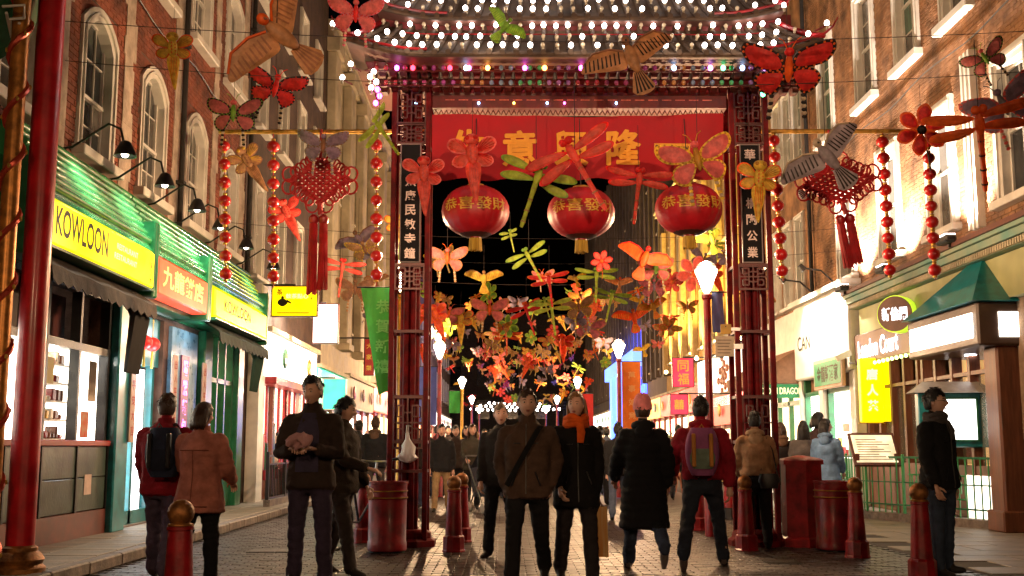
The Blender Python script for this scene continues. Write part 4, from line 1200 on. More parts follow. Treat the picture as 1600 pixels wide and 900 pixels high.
# roofs: two tiers with round tile ribs, upturned corners and rows of bulbs
bon, boff = bulb_mesh(m_bulb_on, .031), bulb_mesh(m_bulb_off, .027)
m_tile = mat('old_roof_tile', (.06, .032, .014), .8, var=.4, scale=8)
m_soffit = mat('soffit_boards', (.12, .045, .03), .6, var=.3, stretch=(1, 8, 1))
def tier(W, Y0, Y1, z0, z1, lift, npl, nrow, lab, rows):
    def F(u, v):
        e = lift * max(0, (abs(u) - .72) / .28) ** 2 * (1 - v)
        ex = .16 * max(0, (abs(u) - .8) / .2) ** 2 * (1 - v)
        hw = W - (W * .1) * v
        return Vector((xc + u * hw + math.copysign(ex, u), Y0 + (Y1 - Y0) * v - ex * .8, z0 + (z1 - z0) * (v ** 1.15) + e))
    n, m = 48, 6
    Yb = 2 * Y1 - Y0 + .5
    mb = MB()
    vs = [F(-1 + 2 * i / n, j / m) for j in range(m + 1) for i in range(n + 1)]
    fs = [(j * (n + 1) + i, j * (n + 1) + i + 1, (j + 1) * (n + 1) + i + 1, (j + 1) * (n + 1) + i) for j in range(m) for i in range(n)]
    q = len(vs)
    def B(u, v):
        p = F(u, v); return Vector((p.x, Yb - (p.y - Y0) + .0, p.z))
    vs += [B(-1 + 2 * i / n, j / m) for j in range(m + 1) for i in range(n + 1)]
    fs += [tuple(q + a for a in f) for f in fs[:n * m]]
    # top deck, soffit and the two gable ends
    top, topb = m * (n + 1), q + m * (n + 1)
    fs += [(top + i, top + i + 1, topb + i + 1, topb + i) for i in range(n)]
    for e in (0, n):
        ring = [j * (n + 1) + e for j in range(m + 1)] + [q + j * (n + 1) + e for j in range(m, -1, -1)]
        fs.append(tuple(ring))
    mb.add(vs, fs)
    roof = mb.obj('roof', m_tile, gt, smooth=True)
    roof['label'] = lab
    sf = MB()
    vs = [F(-1 + 2 * i / n, 0) + Vector((0, .02, -.03)) for i in range(n + 1)] + [B(-1 + 2 * i / n, 0) + Vector((0, -.02, -.03)) for i in range(n + 1)]
    sf.add(vs, [(i, i + 1, n + 2 + i, n + 1 + i) for i in range(n)]); sf.obj('soffit', m_soffit, roof)
    eb = MB().tube([F(-1 + 2 * i / n, 0) + Vector((0, -.005, -.015)) for i in range(n + 1)], .03, 6); eb.obj('eave_board', m_tile, roof, smooth=True)
    MB().tube([F(-1 + 2 * i / n, .5) + Vector((0, -.03, .05)) for i in range(3, n - 2)], .008, 5).obj('tie_rod', m_red, roof)
    for s in (-1, 1):
        MB().tube([F(s * 1.0, v / 6) + Vector((0, 0, .035)) for v in range(7)], .035, 8).obj('hip_ridge', m_red, roof, smooth=True)
        MB().tube([F(s * (.7 + .05 * k), .0) + Vector((0, -.02, .05)) for k in range(7)] + [F(s, 0) + Vector((s * .1, -.05, .13)), F(s, 0) + Vector((s * .16, -.08, .24))], [.018] * 7 + [.014, .006], 6).obj('corner_horn', m_red, roof, smooth=True)
    for i in range(npl):
        u = -.97 + 1.94 * i / (npl - 1)
        MB().tube([F(u, v / 5) + Vector((0, -.005, .02)) for v in range(6)], .034, 6).obj('tile_rib', m_tile, roof, smooth=True)
        MB().lathe([(.036, -.012), (.036, .012)], (0, 0, 0), 8).obj('tile_end', m_tile, roof, loc=F(u, 0) + Vector((0, -.03, .01))).rotation_euler = (R(90), 0, 0)
        for r in range(nrow):
            v = rows[r] + random.uniform(-.02, .02)
            on = random.random() < .5 + .2 * (abs(u) > .6)
            o = link('bulb', bon if on else boff, roof, F(u, v) + Vector((random.uniform(-.012, .012), -.06, .08)))
            o.rotation_euler = (R(random.uniform(25, 50)), R(random.uniform(-12, 12)), 0)
    return F, roof
z0 = P(800, 84, 13.0).z
F1, roof1 = tier(P(1262, 80, 13.0).x - xc, 13.0, 14.0, z0, P(800, 30, 14.0).z, .15, 33, 4, 'lower roof tier with upturned corners', (.06, .36, .66, .9))
MB().bb((P(585, 30, 13.9).x, 13.72, P(800, 34, 13.72).z - .3), (P(1230, 30, 13.9).x, 14.7, P(800, 22, 13.72).z)).obj('roof_drum', m_redd, gt)
F2, roof2 = tier(P(1205, 20, 13.5).x - xc, 13.5, 14.6, P(800, 27, 13.5).z, P(800, -48, 14.6).z, .1, 28, 4, 'upper roof tier', (.05, .27, .48, .7))
for px, py, Y in ((520, 37, 12.85), (1292, 36, 12.85), (590, 5, 13.3), (1225, 8, 13.3), (548, 100, 13.1), (535, 121, 13.2)):
    MB().tube([P(px, py, Y) + Vector((.1 if px < 800 else -.1, .15, -.04)), P(px, py, Y) + Vector((0, .02, -.02))], .012, 5).obj('bulb_arm', m_redd, roof1)
    link('bulb', bon, roof1, P(px, py, Y))
for k, (px, py, c) in enumerate(((584, 112, 0), (578, 120, 0), (588, 128, 0), (580, 137, 0), (593, 150, 'magenta'), (587, 161, 'magenta'), (590, 140, 'magenta'), (1207, 128, 0), (1192, 147, 'green'))):
    link('bulb', bon if c == 0 else cb_on[c], roof1, P(px, py, 13.1))
MB().tube([P(586, 95, 13.12), P(582, 130, 13.12), P(592, 165, 13.12)], .012, 5).obj('bulb_arm', m_redd, roof1)
MB().tube([P(1215, 95, 13.12), P(1207, 128, 13.12), P(1190, 150, 13.12)], .012, 5).obj('bulb_arm', m_redd, roof1)
for px in (640, 760, 905, 1050, 1170):
    point(P(px, 55, 12.75), 7, (1, .82, .68), .12, roof1)
# banner
bn = thing('banner', 'wide red cloth banner with gold characters hanging under the gate beam', 'banner', (0, 0, 0))
YB = 13.62
def BF(px, py):
    p = P(px, py, YB); p.y += .025 * math.sin(px * .05) + .02 * math.sin(px * .021 + py * .04); return p
nx, ny = 60, 10
vs = []
for j in range(ny + 1):
    for i in range(nx + 1):
        px = 675 + (1130 - 675) * i / nx; py = 178 + (280 - 178) * j / ny
        vs.append(BF(px, py + (4 * math.sin(math.pi * i / nx) if j == 0 else 2 * math.sin(i * .7))))
q = len(vs); vs += [p + Vector((0, .008, 0)) for p in vs]
fs = [(j * (nx + 1) + i, j * (nx + 1) + i + 1, (j + 1) * (nx + 1) + i + 1, (j + 1) * (nx + 1) + i) for j in range(ny) for i in range(nx)]
fs += [tuple(q + a for a in f[::-1]) for f in fs]
MB().add(vs, fs).obj('cloth', m_rcloth, bn, smooth=True)
for px, ch in ((733, '生'), (812, '意'), (893, '興'), (974, '隆')):
    gl = MB(); vs_t, fs_t, tw, th = text_geo(ch, .012)
    for k_, (ox, oz) in enumerate(((0, 0), (1.1, 0), (-1.1, 0), (0, 1), (0, -1))):
        gl.add([BF(px + a_ / tw * 52 + ox, 232 - b_ / th * 54 + oz) + Vector((0, -.02 - .001 * k_, 0)) for a_, b_ in vs_t], fs_t)
    gl.obj('lettering', mat('banner_gold', (.8, .36, .03), .7, var=.1), bn, recalc=False)
mb = MB(); mb.add([BF(x, y) + Vector((0, -.008, 0)) for x, y in ((1022, 224), (1050, 224), (1078, 225), (1078, 240), (1050, 239), (1022, 239))], [(0, 1, 4, 5), (1, 2, 3, 4)])
mb.obj('label_patch', MATS['banner_gold'], bn)
text_obj('Shaftesbury', 52, 11, lambda x, z: BF(1050 + x, 232 - z) + Vector((0, -.014, 0)), m_ylw_ink, bn)
# gilded bamboo pole across the gate
gp = thing('bamboo_pole', 'long gold bamboo pole crossing the gate to carry the lantern strings', 'pole', (0, 0, 0))
YP = 14.33
a, b = P(342, 206, YP), P(1460, 205, YP)
MB().tube([a, b], .03, 10).obj('cane', m_gold, gp, smooth=True)
for k in range(18):
    c = a.lerp(b, (k + .5) / 18); MB().tube([c - Vector((.012, 0, 0)), c + Vector((.012, 0, 0))], .036, 10).obj('node_ring', m_gold, gp)
# notices fixed to the right leg, plastic bag on the left leg
nb_ = thing('notice_board', 'white text notice fixed beside the right gate leg', 'notice', P(1132, 541, 13.6))
k = 13.6 / FPX
MB().bev((-14 * k, 0, -16 * k), (15 * k, .02, 16 * k), .004).obj('board', mat('cream_notice', (.62, .52, .38), .7), nb_)
for r in range(5): MB().bb((-11 * k, -.004, (9 - r * 5) * k), ((11 - 2 * (r % 3)) * k, -.001, (10.2 - r * 5) * k)).obj('text_line', mat('grey_ink', (.2, .16, .12), .8), nb_)
MB().bb((12 * k, .02, -.03), (30 * k, .05, .03)).obj('clamp', m_metal, nb_)
yp = thing('yellow_plaque', 'small yellow plaque above the white notice', 'plaque', P(1134, 514, 13.7))
MB().bev((-.06, 0, -.06), (.07, .02, .06), .004).obj('plate', mat('mustard', (.5, .3, .04), .5), yp)
MB().ball((0, -.004, .03), (.008, .004, .008), 6, 4).obj('screw', m_black, yp)
MB().bb((.06, .02, -.02), (.18, .04, .02)).obj('clamp', m_metal, yp)
pb = thing('plastic_bag', 'white plastic bag tied to the left gate leg', 'bag', P(637, 700, 13.66))
mb = MB()
prof = [(.004, .2), (.022, .17), (.045, .1), (.075, .02), (.095, -.06), (.1, -.11), (.075, -.15), (.02, -.165)]
mb.lathe(prof, n=16); mb.v = [Vector((v.x * (1 + .25 * math.sin(v.z * 40)) + .03 * (-v.z) , v.y * .6, v.z + .03 * noise.noise(v * 14))) + Vector((1, .6, 0)) * .03 * noise.noise(v * 18 + Vector((3, 1, 2))) for v in mb.v]
mb.obj('sack', mat('white_plastic', (.75, .75, .78), .4, var=.1, bump=.2, bscale=20), pb, smooth=True)
MB().tube([(0, .03, .19), (0, .1, .27), (.03, .14, .26)], .008, 6).obj('handle', MATS['white_plastic'], pb)
MB().tube([(-.02, .02, .19), (-.02, .1, .27)], .008, 6).obj('handle', MATS['white_plastic'], pb)

# near pavilion on the far left: red column, gilded dragon column, painted eave corner
pv = wthing('pavilion', 'foreground pavilion corner with tall red column at the left edge', 'pavilion', (-4.3, 10, 0))
cxp = P(40, 700, 10.0).x
MB().lathe([(.12, .12), (.12, 7.2)], (cxp, 10.0, 0), 24).obj('red_column', m_column, pv, smooth=True)
MB().lathe([(.22, .11), (.22, .16), (.19, .19), (.21, .23), (.175, .28), (.15, .3), (.15, .33), (.125, .35)], (cxp, 10.0, 0), 20).obj('column_base', m_cap, pv, smooth=True)
cg = P(10, 400, 9.6).x
MB().lathe([(.075, .1), (.075, 7.2)], (cg, 9.6, 0), 16).obj('gold_column', mat('amber_gilt', (.5, .2, .04), .35, metal=.5, var=.4, scale=10), pv, smooth=True)
drg = [Vector((cg + .085 * math.cos(t * .55), 9.6 + .085 * math.sin(t * .55), .3 + t * .05)) for t in range(130)]
MB().tube(drg, .026, 6).obj('dragon_coil', mat('red_gold_coil', (.5, .06, .03), .3, metal=.4), pv, smooth=True)
for t in range(0, 129, 3):
    d = drg[t]; ax = Vector((cg, 9.6, d.z)); MB().ball(d + (d - ax) * .25, (.016, .016, .024), 6, 4).obj('dragon_scale', m_gold, pv)
ev = MB(); q0 = [P(-60, -60, 9.2), P(48, -40, 9.3), P(44, 66, 10.2), P(-60, 130, 10.4)]
ev.add([tuple(p) for p in q0] + [tuple(p + Vector((0, .3, .5))) for p in q0], [(0, 1, 2, 3), (4, 5, 6, 7), (0, 1, 5, 4), (1, 2, 6, 5), (2, 3, 7, 6), (3, 0, 4, 7)])
eave = ev.obj('eave', m_green, pv)
for k, pts in enumerate((((4, 10), (38, 8), (38, 28), (16, 30), (16, 45)), ((10, 20), (18, 58), (34, 45), (30, 36)))):
    MB().tube([P(a, b, 9.2 + .009 * b) for a, b in pts], .014, 5).obj('fret', m_white, eave)
# ================================================================== things hanging over the street
m_lblack = mat('lantern_dark_cap', (.05, .008, .008), .6)
m_lgold = mat('lantern_gold_print', (.62, .36, .05), .5, var=.15)
m_fringe = mat('gold_fringe', (.55, .36, .05), .6, var=.3, stretch=(20, 20, 1), scale=3)
for px, py, lab in ((743, 330, 'left of the three big red lanterns under the banner'), (908, 333, 'middle of the three big red lanterns under the banner'), (1076, 327, 'right of the three big red lanterns under the banner')):
    Y = 13.35; k = Y / FPX
    t = thing('lantern', lab, 'lantern', P(px, py, Y), group='big red lanterns under the gate')
    a, h = 54 * k, 41 * k
    n, m = 64, 16; vs = []
    for j in range(m + 1):
        ph = -math.pi / 2 + math.pi * j / m
        for i in range(n):
            th = 2 * math.pi * i / n
            r = a * max(.2, math.cos(ph) ** .85) * (1 - .035 * abs(math.sin(th * 9)))
            vs.append((r * math.cos(th), r * math.sin(th), h * math.sin(ph)))
    fs = [(j * n + i, j * n + (i + 1) % n, (j + 1) * n + (i + 1) % n, (j + 1) * n + i) for j in range(m) for i in range(n)]
    MB().add(vs, fs).obj('shade', m_lred, t, smooth='all')
    MB().lathe([(a * .3, -h * 1.02), (a * .45, -h * .93), (a * .5, -h * .86), (a * .2, -h * .9)], n=20).obj('bottom_cap', m_lblack, t, smooth=True)
    MB().lathe([(a * .26, h * .93), (a * .24, h * 1.05), (a * .05, h * 1.06)], n=16).obj('top_cap', m_gold, t, smooth=True)
    MB().lathe([(.07, -h * 1.02), (.07, -h * 1.09)], n=12).obj('fringe_ring', m_red, t)
    fr = MB()
    for i in range(22):
        th = 2 * math.pi * i / 22
        fr.tube([(.065 * math.cos(th), .065 * math.sin(th), -h * 1.08), (.075 * math.cos(th), .075 * math.sin(th), -h * 1.08 - .14 - random.uniform(0, .015))], .009, 4)
    fr.obj('fringe', m_fringe, t)
    MB().tube([(0, 0, h), (0, .2, P(800, 178, Y).z - t.location.z)], .006, 5).obj('cord', m_rope, t)
    def lan(x, z):
        lon = x / a * 1.12; ph = math.asin(max(-.98, min(.98, z / h)))
        r = a * math.cos(ph) ** .85 + .006
        return Vector((r * math.sin(lon), -r * math.cos(lon), z))
    text_obj('恭喜發財', a * 1.85, h * .5, lambda x, z: lan(x, z + h * .08), m_lgold, t, bold=.012)
# strings of little lanterns on the bamboo pole
def ball_mesh():
    b = MB()
    n, m = 16, 8; vs = []
    for j in range(m + 1):
        ph = -math.pi / 2 + math.pi * j / m
        for i in range(n):
            th = 2 * math.pi * i / n; r = .082 * max(.25, math.cos(ph)) * (1 - .05 * (i % 2))
            vs.append((r * math.cos(th), r * math.sin(th), .076 * math.sin(ph)))
    b.add(vs, [(j * n + i, j * n + (i + 1) % n, (j + 1) * n + (i + 1) % n, (j + 1) * n + i) for j in range(m) for i in range(n)], 0)
    b.lathe([(.028, .07), (.028, .1)], n=8, mi=1); b.lathe([(.028, -.1), (.028, -.07)], n=8, mi=1)
    o = b.obj('ball', [mat('glossy_red_lantern', (.5, .01, .012), .35, var=.2, coat=.3), m_gold], smooth='all'); me = o.data; bpy.data.objects.remove(o); return me
bme = ball_mesh()
for px, y0, n, dy, lab, off in ((350, 228, 8, 28.6, 'leftmost string of small red lanterns under the pink butterfly', 3), (427, 229, 8, 29, 'second string of small red lanterns left of the red knot', 0), (588, 226, 8, 29, 'string of small red lanterns beside the left gate leg', 0),
                                (1209, 220, 9, 25.4, 'string of small red lanterns beside the right gate leg', 15), (1379, 222, 9, 25, 'string of small red lanterns right of the right knot', 13), (1450, 222, 9, 25, 'rightmost string of small red lanterns in front of the white window', 12)):
    Y = YP
    t = thing('lantern_string', lab, 'lantern string', P(px, 206, Y), group='strings of small red lanterns')
    for i in range(n):
        p = P(px + off * i / n, y0 + i * dy, Y) - t.location
        o = link('small_lantern', bme, t, p)
        o.rotation_euler = (0, 0, random.uniform(0, 6)); o.scale = (random.uniform(.94, 1.05),) * 3
    e = P(px + off, y0 + n * dy - 10, Y) - t.location
    MB().tube([(0, 0, 0), e], .006, 5).obj('cord', m_cord, t)
# two red knots
def knot(px, py, w, h, Y, lab, tilt, tass):
    k = Y / FPX; w *= k / 2; h *= k / 2
    t = thing('chinese_knot', lab, 'knot', P(px, py, Y), rot=(0, R(tilt), 0), group='large red knots on the bamboo pole')
    N = 8
    def D(a, b): return (w * (a - b) / 2, h * (a + b) / 2)    # a, b in -1..1 along the two diagonals
    for fam in (0, 1):
        for i in range(N):
            c = -1 + 2 * (i + .5) / N; pts = []
            for q in range(-2, 27):
                s = -1 + 2 * q / 24
                a, b = (c, s) if fam == 0 else (s, c)
                x, z = D(a, b)
                pts.append((x, .018 * math.sin(q * math.pi / 24 * N + (i + fam) * math.pi), z))
            MB().tube(pts, .021, 6).obj('cord', m_cord, t, smooth=True)
    for s in (-1, 1):
        for i in range(6):
            f = (i + .5) / 6
            a, b = (1, -1 + 2 * f) if s < 0 else (-1 + 2 * f, 1)
            for (aa, bb, nx, nz) in ((a, b, *( (1, 1) if s < 0 else (-1, 1))), (-a, -b, *((-1, -1) if s < 0 else (1, -1)))):
                x, z = D(aa, bb)
                r = .06 if 0 < i < 5 else .085
                nxx, nzz = nx * .7 * w / max(w, h), nz * .7
                c0 = Vector((x + nxx * r, 0, z + nzz * r))
                MB().tube([c0 + Vector((r * math.cos(q * math.pi / 6), .01 * math.sin(q), r * 1.15 * math.sin(q * math.pi / 6))) for q in range(13)], .014, 5, cap=False).obj('loop', m_cord, t, smooth=True)
    MB().tube([(0, 0, h), (0, 0, P(px, 206, Y).z - t.location.z + .03)], .02, 6).obj('hanger', m_cord, t)
    MB().tube([(0, 0, -h), (.02, 0, -h - .16)], .035, 8).obj('neck', m_cord, t)
    for j, (dx, l) in enumerate(((-.07, tass), (.06, tass * .94))):
        MB().lathe([(.03, 0), (.065, -.04), (.065, -.1), (.05, -.12)], (dx, 0, -h - .16), 12).obj('tassel_cap', m_red, t, smooth=True)
        fr = MB()
        for i in range(16):
            th = i * 2 * math.pi / 16
            fr.tube([(dx + .04 * math.cos(th), .04 * math.sin(th), -h - .27), (dx + .055 * math.cos(th) + random.uniform(-.01, .01), .055 * math.sin(th), -h - .27 - l * random.uniform(.94, 1))], .012, 4)
        fr.obj('tassel', m_cord, t)
knot(500, 282, 92, 72, 14.25, 'large red woven knot with tassels left of the gate', 0, .95)
knot(1310, 285, 112, 66, 14.25, 'large red woven knot with tassels right of the gate', -8, .6)

# ------------------------------------------------------------------ kites: butterflies, dragonflies, fish, birds, flowers
def curve(pts, n=4):
    out = []; N = len(pts)
    for i in range(N):
        p0, p1, p2, p3 = (Vector(pts[(i + d) % N]) for d in (-1, 0, 1, 2))
        for j in range(n):
            t = j / n
            out.append(tuple(.5 * ((2 * p1) + (-p0 + p2) * t + (2 * p0 - 5 * p1 + 4 * p2 - p3) * t * t + (-p0 + 3 * p1 - 3 * p2 + p3) * t ** 3)))
    return out
def shrink(pts, f):
    cx = sum(p[0] for p in pts) / len(pts); cz = sum(p[1] for p in pts) / len(pts)
    return [(cx + (p[0] - cx) * f, cz + (p[1] - cz) * f) for p in pts]
KC = {'pink': (.88, .2, .19), 'red': (.8, .035, .03), 'orange': (.9, .15, .02), 'coral': (.92, .13, .09), 'yellow': (.8, .56, .07), 'lime': (.5, .62, .07), 'green': (.28, .5, .07), 'brown': (.35, .17, .09), 'grey': (.34, .3, .32), 'mauve': (.36, .26, .36), 'tan': (.5, .27, .12), 'black': (.02, .015, .015), 'cream': (.6, .5, .35), 'gold': (.6, .33, .04), 'rose': (.7, .2, .25)}
def km(c):
    """thin dyed silk: light comes through it as well as off it"""
    if 'kite_silk_' + c in MATS: return MATS['kite_silk_' + c]
    m = mat('kite_silk_' + c, KC[c], .55, var=.3, scale=9, bump=.1, bscale=50)
    n, l = m.node_tree.nodes, m.node_tree.links
    b, cr, out = n['Principled BSDF'], n['Color Ramp'], n['Material Output']
    tr, mx = n.new('ShaderNodeBsdfTranslucent'), n.new('ShaderNodeMixShader')
    l.new(cr.outputs[0], tr.inputs[0]); mx.inputs[0].default_value = .5
    l.new(b.outputs[0], mx.inputs[1]); l.new(tr.outputs[0], mx.inputs[2]); l.new(mx.outputs[0], out.inputs[0])
    return m
KP = {}
def kite_parts(kind, main, edge, acc):
    key = (kind, main, edge, acc)
    if key in KP: return KP[key]
    parts = []
    def wing(pts, name, s, dih=.16, stripes=0, spots=True, rim=.82):
        c = curve(pts); mb = MB()
        c = [(s * x, z) for x, z in c]
        mb.plate(c, 0, .012, 0, .004)
        inn = shrink(c, rim); mb.plate(inn, -.008, .002, 1, .012)
        if spots:
            for q in range(0, len(c), max(2, len(c) // 12)):
                x, z = shrink(c, .9)[q]; mb.ball((x, -.006, z), (.014, .008, .014), 6, 4, 2)
        for q in range(stripes):
            f = (q + 1) / (stripes + 1); k = int(len(c) * (.2 + .55 * f))
            x, z = c[k]; mb.tube([(s * .05, -.014, .02), (x * .92, -.022, z * .92)], .006, 4, 2)
        mb.v = [Vector((v.x, v.y + dih * abs(v.x) + .04 * math.sin(v.x * 9 + v.z * 5), v.z)) for v in mb.v]
        solid(mb, name, [km(edge), km(main), km(acc)], False)
    def solid(mb, name, mats, smooth=True):
        o = mb.obj(name, mats, smooth=smooth); parts.append((name, o.data)); bpy.data.objects.remove(o)
    if kind == 'butterfly':
        up = [(.03, .03), (.1, .17), (.28, .27), (.46, .3), (.5, .2), (.42, .07), (.28, .0), (.1, -.02)]
        lo = [(.03, -.03), (.16, -.01), (.3, -.04), (.36, -.14), (.3, -.26), (.18, -.3), (.08, -.18)]
        for s in (-1, 1): wing(up, 'wing', s); wing(lo, 'hind_wing', s)
        for s in (-1, 1):
            mb = MB()
            for q in range(7): mb.ball((s * (.17 + .004 * q), -.004, -.3 - q * .042), (.03, .016, .024), 8, 5, q % 2)
            solid(mb, 'tail', [km(edge), km('cream')])
        mb = MB().ball((0, -.02, .02), (.045, .04, .17), 10, 8, 0).ball((0, -.025, .2), (.055, .045, .05), 10, 6, 1)
        for s in (-1, 1): mb.tube([(s * .02, -.02, .23), (s * .07, -.03, .33), (s * .12, -.03, .36)], .006, 4, 0)
        solid(mb, 'body', [km(acc), km(main)])
    elif kind == 'dragonfly':
        def ell(ax, az, bx, bz, wd):
            d = Vector((bx - ax, bz - az)); n = Vector((-d.y, d.x)).normalized(); out = []
            for q in range(12):
                a = 2 * math.pi * q / 12; t = .5 - .5 * math.cos(a)
                p = Vector((ax, az)) + d * t + n * wd * math.sin(a) * (.6 + .5 * t); out.append((p.x, p.y))
            return out
        for s in (-1, 1):
            wing(ell(.03, .1, .52, .17, .065), 'wing', s, .1, 0, False, .86); wing(ell(.03, .0, .46, -.05, .065), 'hind_wing', s, .1, 0, False, .86)
        mb = MB().ball((0, -.03, .05), (.05, .05, .13), 10, 8, 0).ball((-.035, -.05, .2), .045, 8, 6, 1).ball((.035, -.05, .2), .045, 8, 6, 1)
        pts = [(0, -.02, -.05 - .6 * q / 8) for q in range(9)]
        mb.tube(pts, [.035, .034, .03, .028, .028, .026, .026, .03, .02], 8, 0)
        for q in range(1, 8, 2): mb.lathe([(.034, -.008), (.034, .008)], pts[q], 8, 2)
        solid(mb, 'body', [km(main), km(edge), km(acc)])
    elif kind == 'fish':
        up = [(.04, .02), (.1, .16), (.22, .27), (.36, .27), (.42, .17), (.34, .06), (.16, -.0)]
        lo = [(.04, -.02), (.18, .0), (.31, -.04), (.35, -.14), (.25, -.22), (.12, -.2)]
        for s in (-1, 1): wing(up, 'fin', s, .12, 6, False); wing(lo, 'lower_fin', s, .12, 5, False)
        mb = MB().ball((0, -.04, .0), (.1, .06, .2), 12, 8, 0).ball((0, -.05, .23), (.13, .08, .1), 14, 8, 0)
        for s in (-1, 1): mb.ball((s * .07, -.12, .25), .04, 8, 6, 2)
        for q in range(12): mb.ball((.05 * math.cos(q * 2.1), -.095, -.12 + q * .022), (.016, .008, .012), 6, 4, 1)
        solid(mb, 'body', [km(main), km(edge), km(acc)])
        tl = [(-.1, -.16), (-.13, -.3), (-.09, -.5), (-.03, -.78), (.03, -.86), (.06, -.7), (.1, -.48), (.13, -.3), (.1, -.16)]
        mb = MB(); c = curve(tl, 3); mb.plate(c, 0, .014, 0, .03)
        for q in range(5): mb.tube([((q - 2) * .03, -.035, -.18), ((q - 2) * .035, -.04, -.42), ((q - 2) * .012, -.012, -.74)], .006, 4, 1)
        solid(mb, 'tail_fin', [km(main), km(edge)], False)
    elif kind == 'bird':
        wg = [(.04, .06), (.16, .15), (.34, .2), (.5, .12), (.53, .05), (.4, .0), (.24, -.06), (.08, -.1)]
        for s in (-1, 1):
            c = [(s * x, z) for x, z in curve(wg)]; mb = MB(); mb.plate(c, 0, .02, 0, .015)
            for q in range(9):
                x = .1 + q * .045; mb.add([(s * x, -.034, .08 + x * .12), (s * (x + .014), -.034, .08 + x * .12), (s * (x + .05), -.03, -.06 + x * .2), (s * (x + .03), -.03, -.06 + x * .2)], [(0, 1, 2, 3)], 1)
            mb.tube([(s * .05, -.015, .08), (s * .18, -.02, .165), (s * .36, -.015, .2), (s * .5, 0, .12)], .012, 5, 2)
            mb.v = [Vector((v.x, v.y + .25 * abs(v.x), v.z)) for v in mb.v]
            solid(mb, 'wing', [km(main), km(edge), km(acc)], False)
        mb = MB().ball((0, -.04, -.04), (.07, .06, .17), 10, 8, 0).ball((0, -.06, .16), (.05, .05, .055), 10, 6, 2).tube([(0, -.09, .16), (0, -.14, .14)], [.018, .003], 6, 1)
        solid(mb, 'body', [km(main), km(edge), km(acc)])
        mb = MB(); mb.plate([(-.045, -.18), (.045, -.18), (.13, -.38), (.1, -.43), (.04, -.45), (-.04, -.45), (-.1, -.43), (-.13, -.38)], 0, .015, 0, .01)
        for q in range(5): mb.add([((q - 2) * .018 - .004, -.024, -.2), ((q - 2) * .018 + .004, -.024, -.2), ((q - 2) * .045 + .012, -.022, -.42), ((q - 2) * .045 - .012, -.022, -.42)], [(0, 1, 2, 3)], 1)
        solid(mb, 'tail', [km(main), km(edge)], False)
    elif kind == 'flower':
        for q in range(6):
            a = q * math.pi / 3 + .2
            pts = [(.06, 0), (.2, .11), (.38, .13), (.5, .0), (.38, -.13), (.2, -.11)]
            c = curve(pts); c = [(x * math.cos(a) - z * math.sin(a), x * math.sin(a) + z * math.cos(a)) for x, z in c]
            mb = MB(); mb.plate(c, 0, .012, 0, .02); mb.plate(shrink(c, .8), -.01, 0, 1, .02)
            mb.v = [Vector((v.x, v.y - .25 * (v.x ** 2 + v.z ** 2), v.z)) for v in mb.v]
            solid(mb, 'petal', [km(edge), km(main)], False)
        mb = MB().ball((0, -.03, 0), (.09, .05, .09), 10, 6); solid(mb, 'centre', [km(acc)])
        mb = MB().tube([(0, .01, -.1), (.03, .01, -.5), (.02, .01, -.8)], [.02, .015, .01], 6); solid(mb, 'stalk', [km(acc)])
    KP[key] = parts
    return parts
KLAB = {'butterfly': 'butterfly_kite', 'dragonfly': 'dragonfly_kite', 'fish': 'goldfish_kite', 'bird': 'bird_kite', 'flower': 'flower_kite'}
def kite(kind, cs, px, py, w, Y, lab, roll=0, yaw=0, pitch=0, group='paper kites hung over the street', cord=True):
    main, edge, acc = cs
    t = thing(KLAB[kind], lab, 'kite', P(px, py, Y), rot=(R(pitch), R(-roll), R(yaw)), group=group, scale=w * Y / FPX)
    for nm, me in kite_parts(kind, main, edge, acc): link(nm, me, t)
    if cord:
        c = MB().tube([(0, 0, 0), (0, 0, .9)], .004, 4).obj('cord', m_rope, t)
        c.rotation_euler = Euler((R(pitch), R(-roll), R(yaw))).to_matrix().inverted().to_euler()
    return t
PB = ('pink', 'black', 'tan'); RD = ('red', 'orange', 'brown'); CR = ('coral', 'red', 'tan'); LM = ('lime', 'green', 'tan'); PF = ('coral', 'pink', 'red'); YF = ('yellow', 'orange', 'gold')
BR = ('brown', 'tan', 'red'); GB = ('grey', 'black', 'cream')
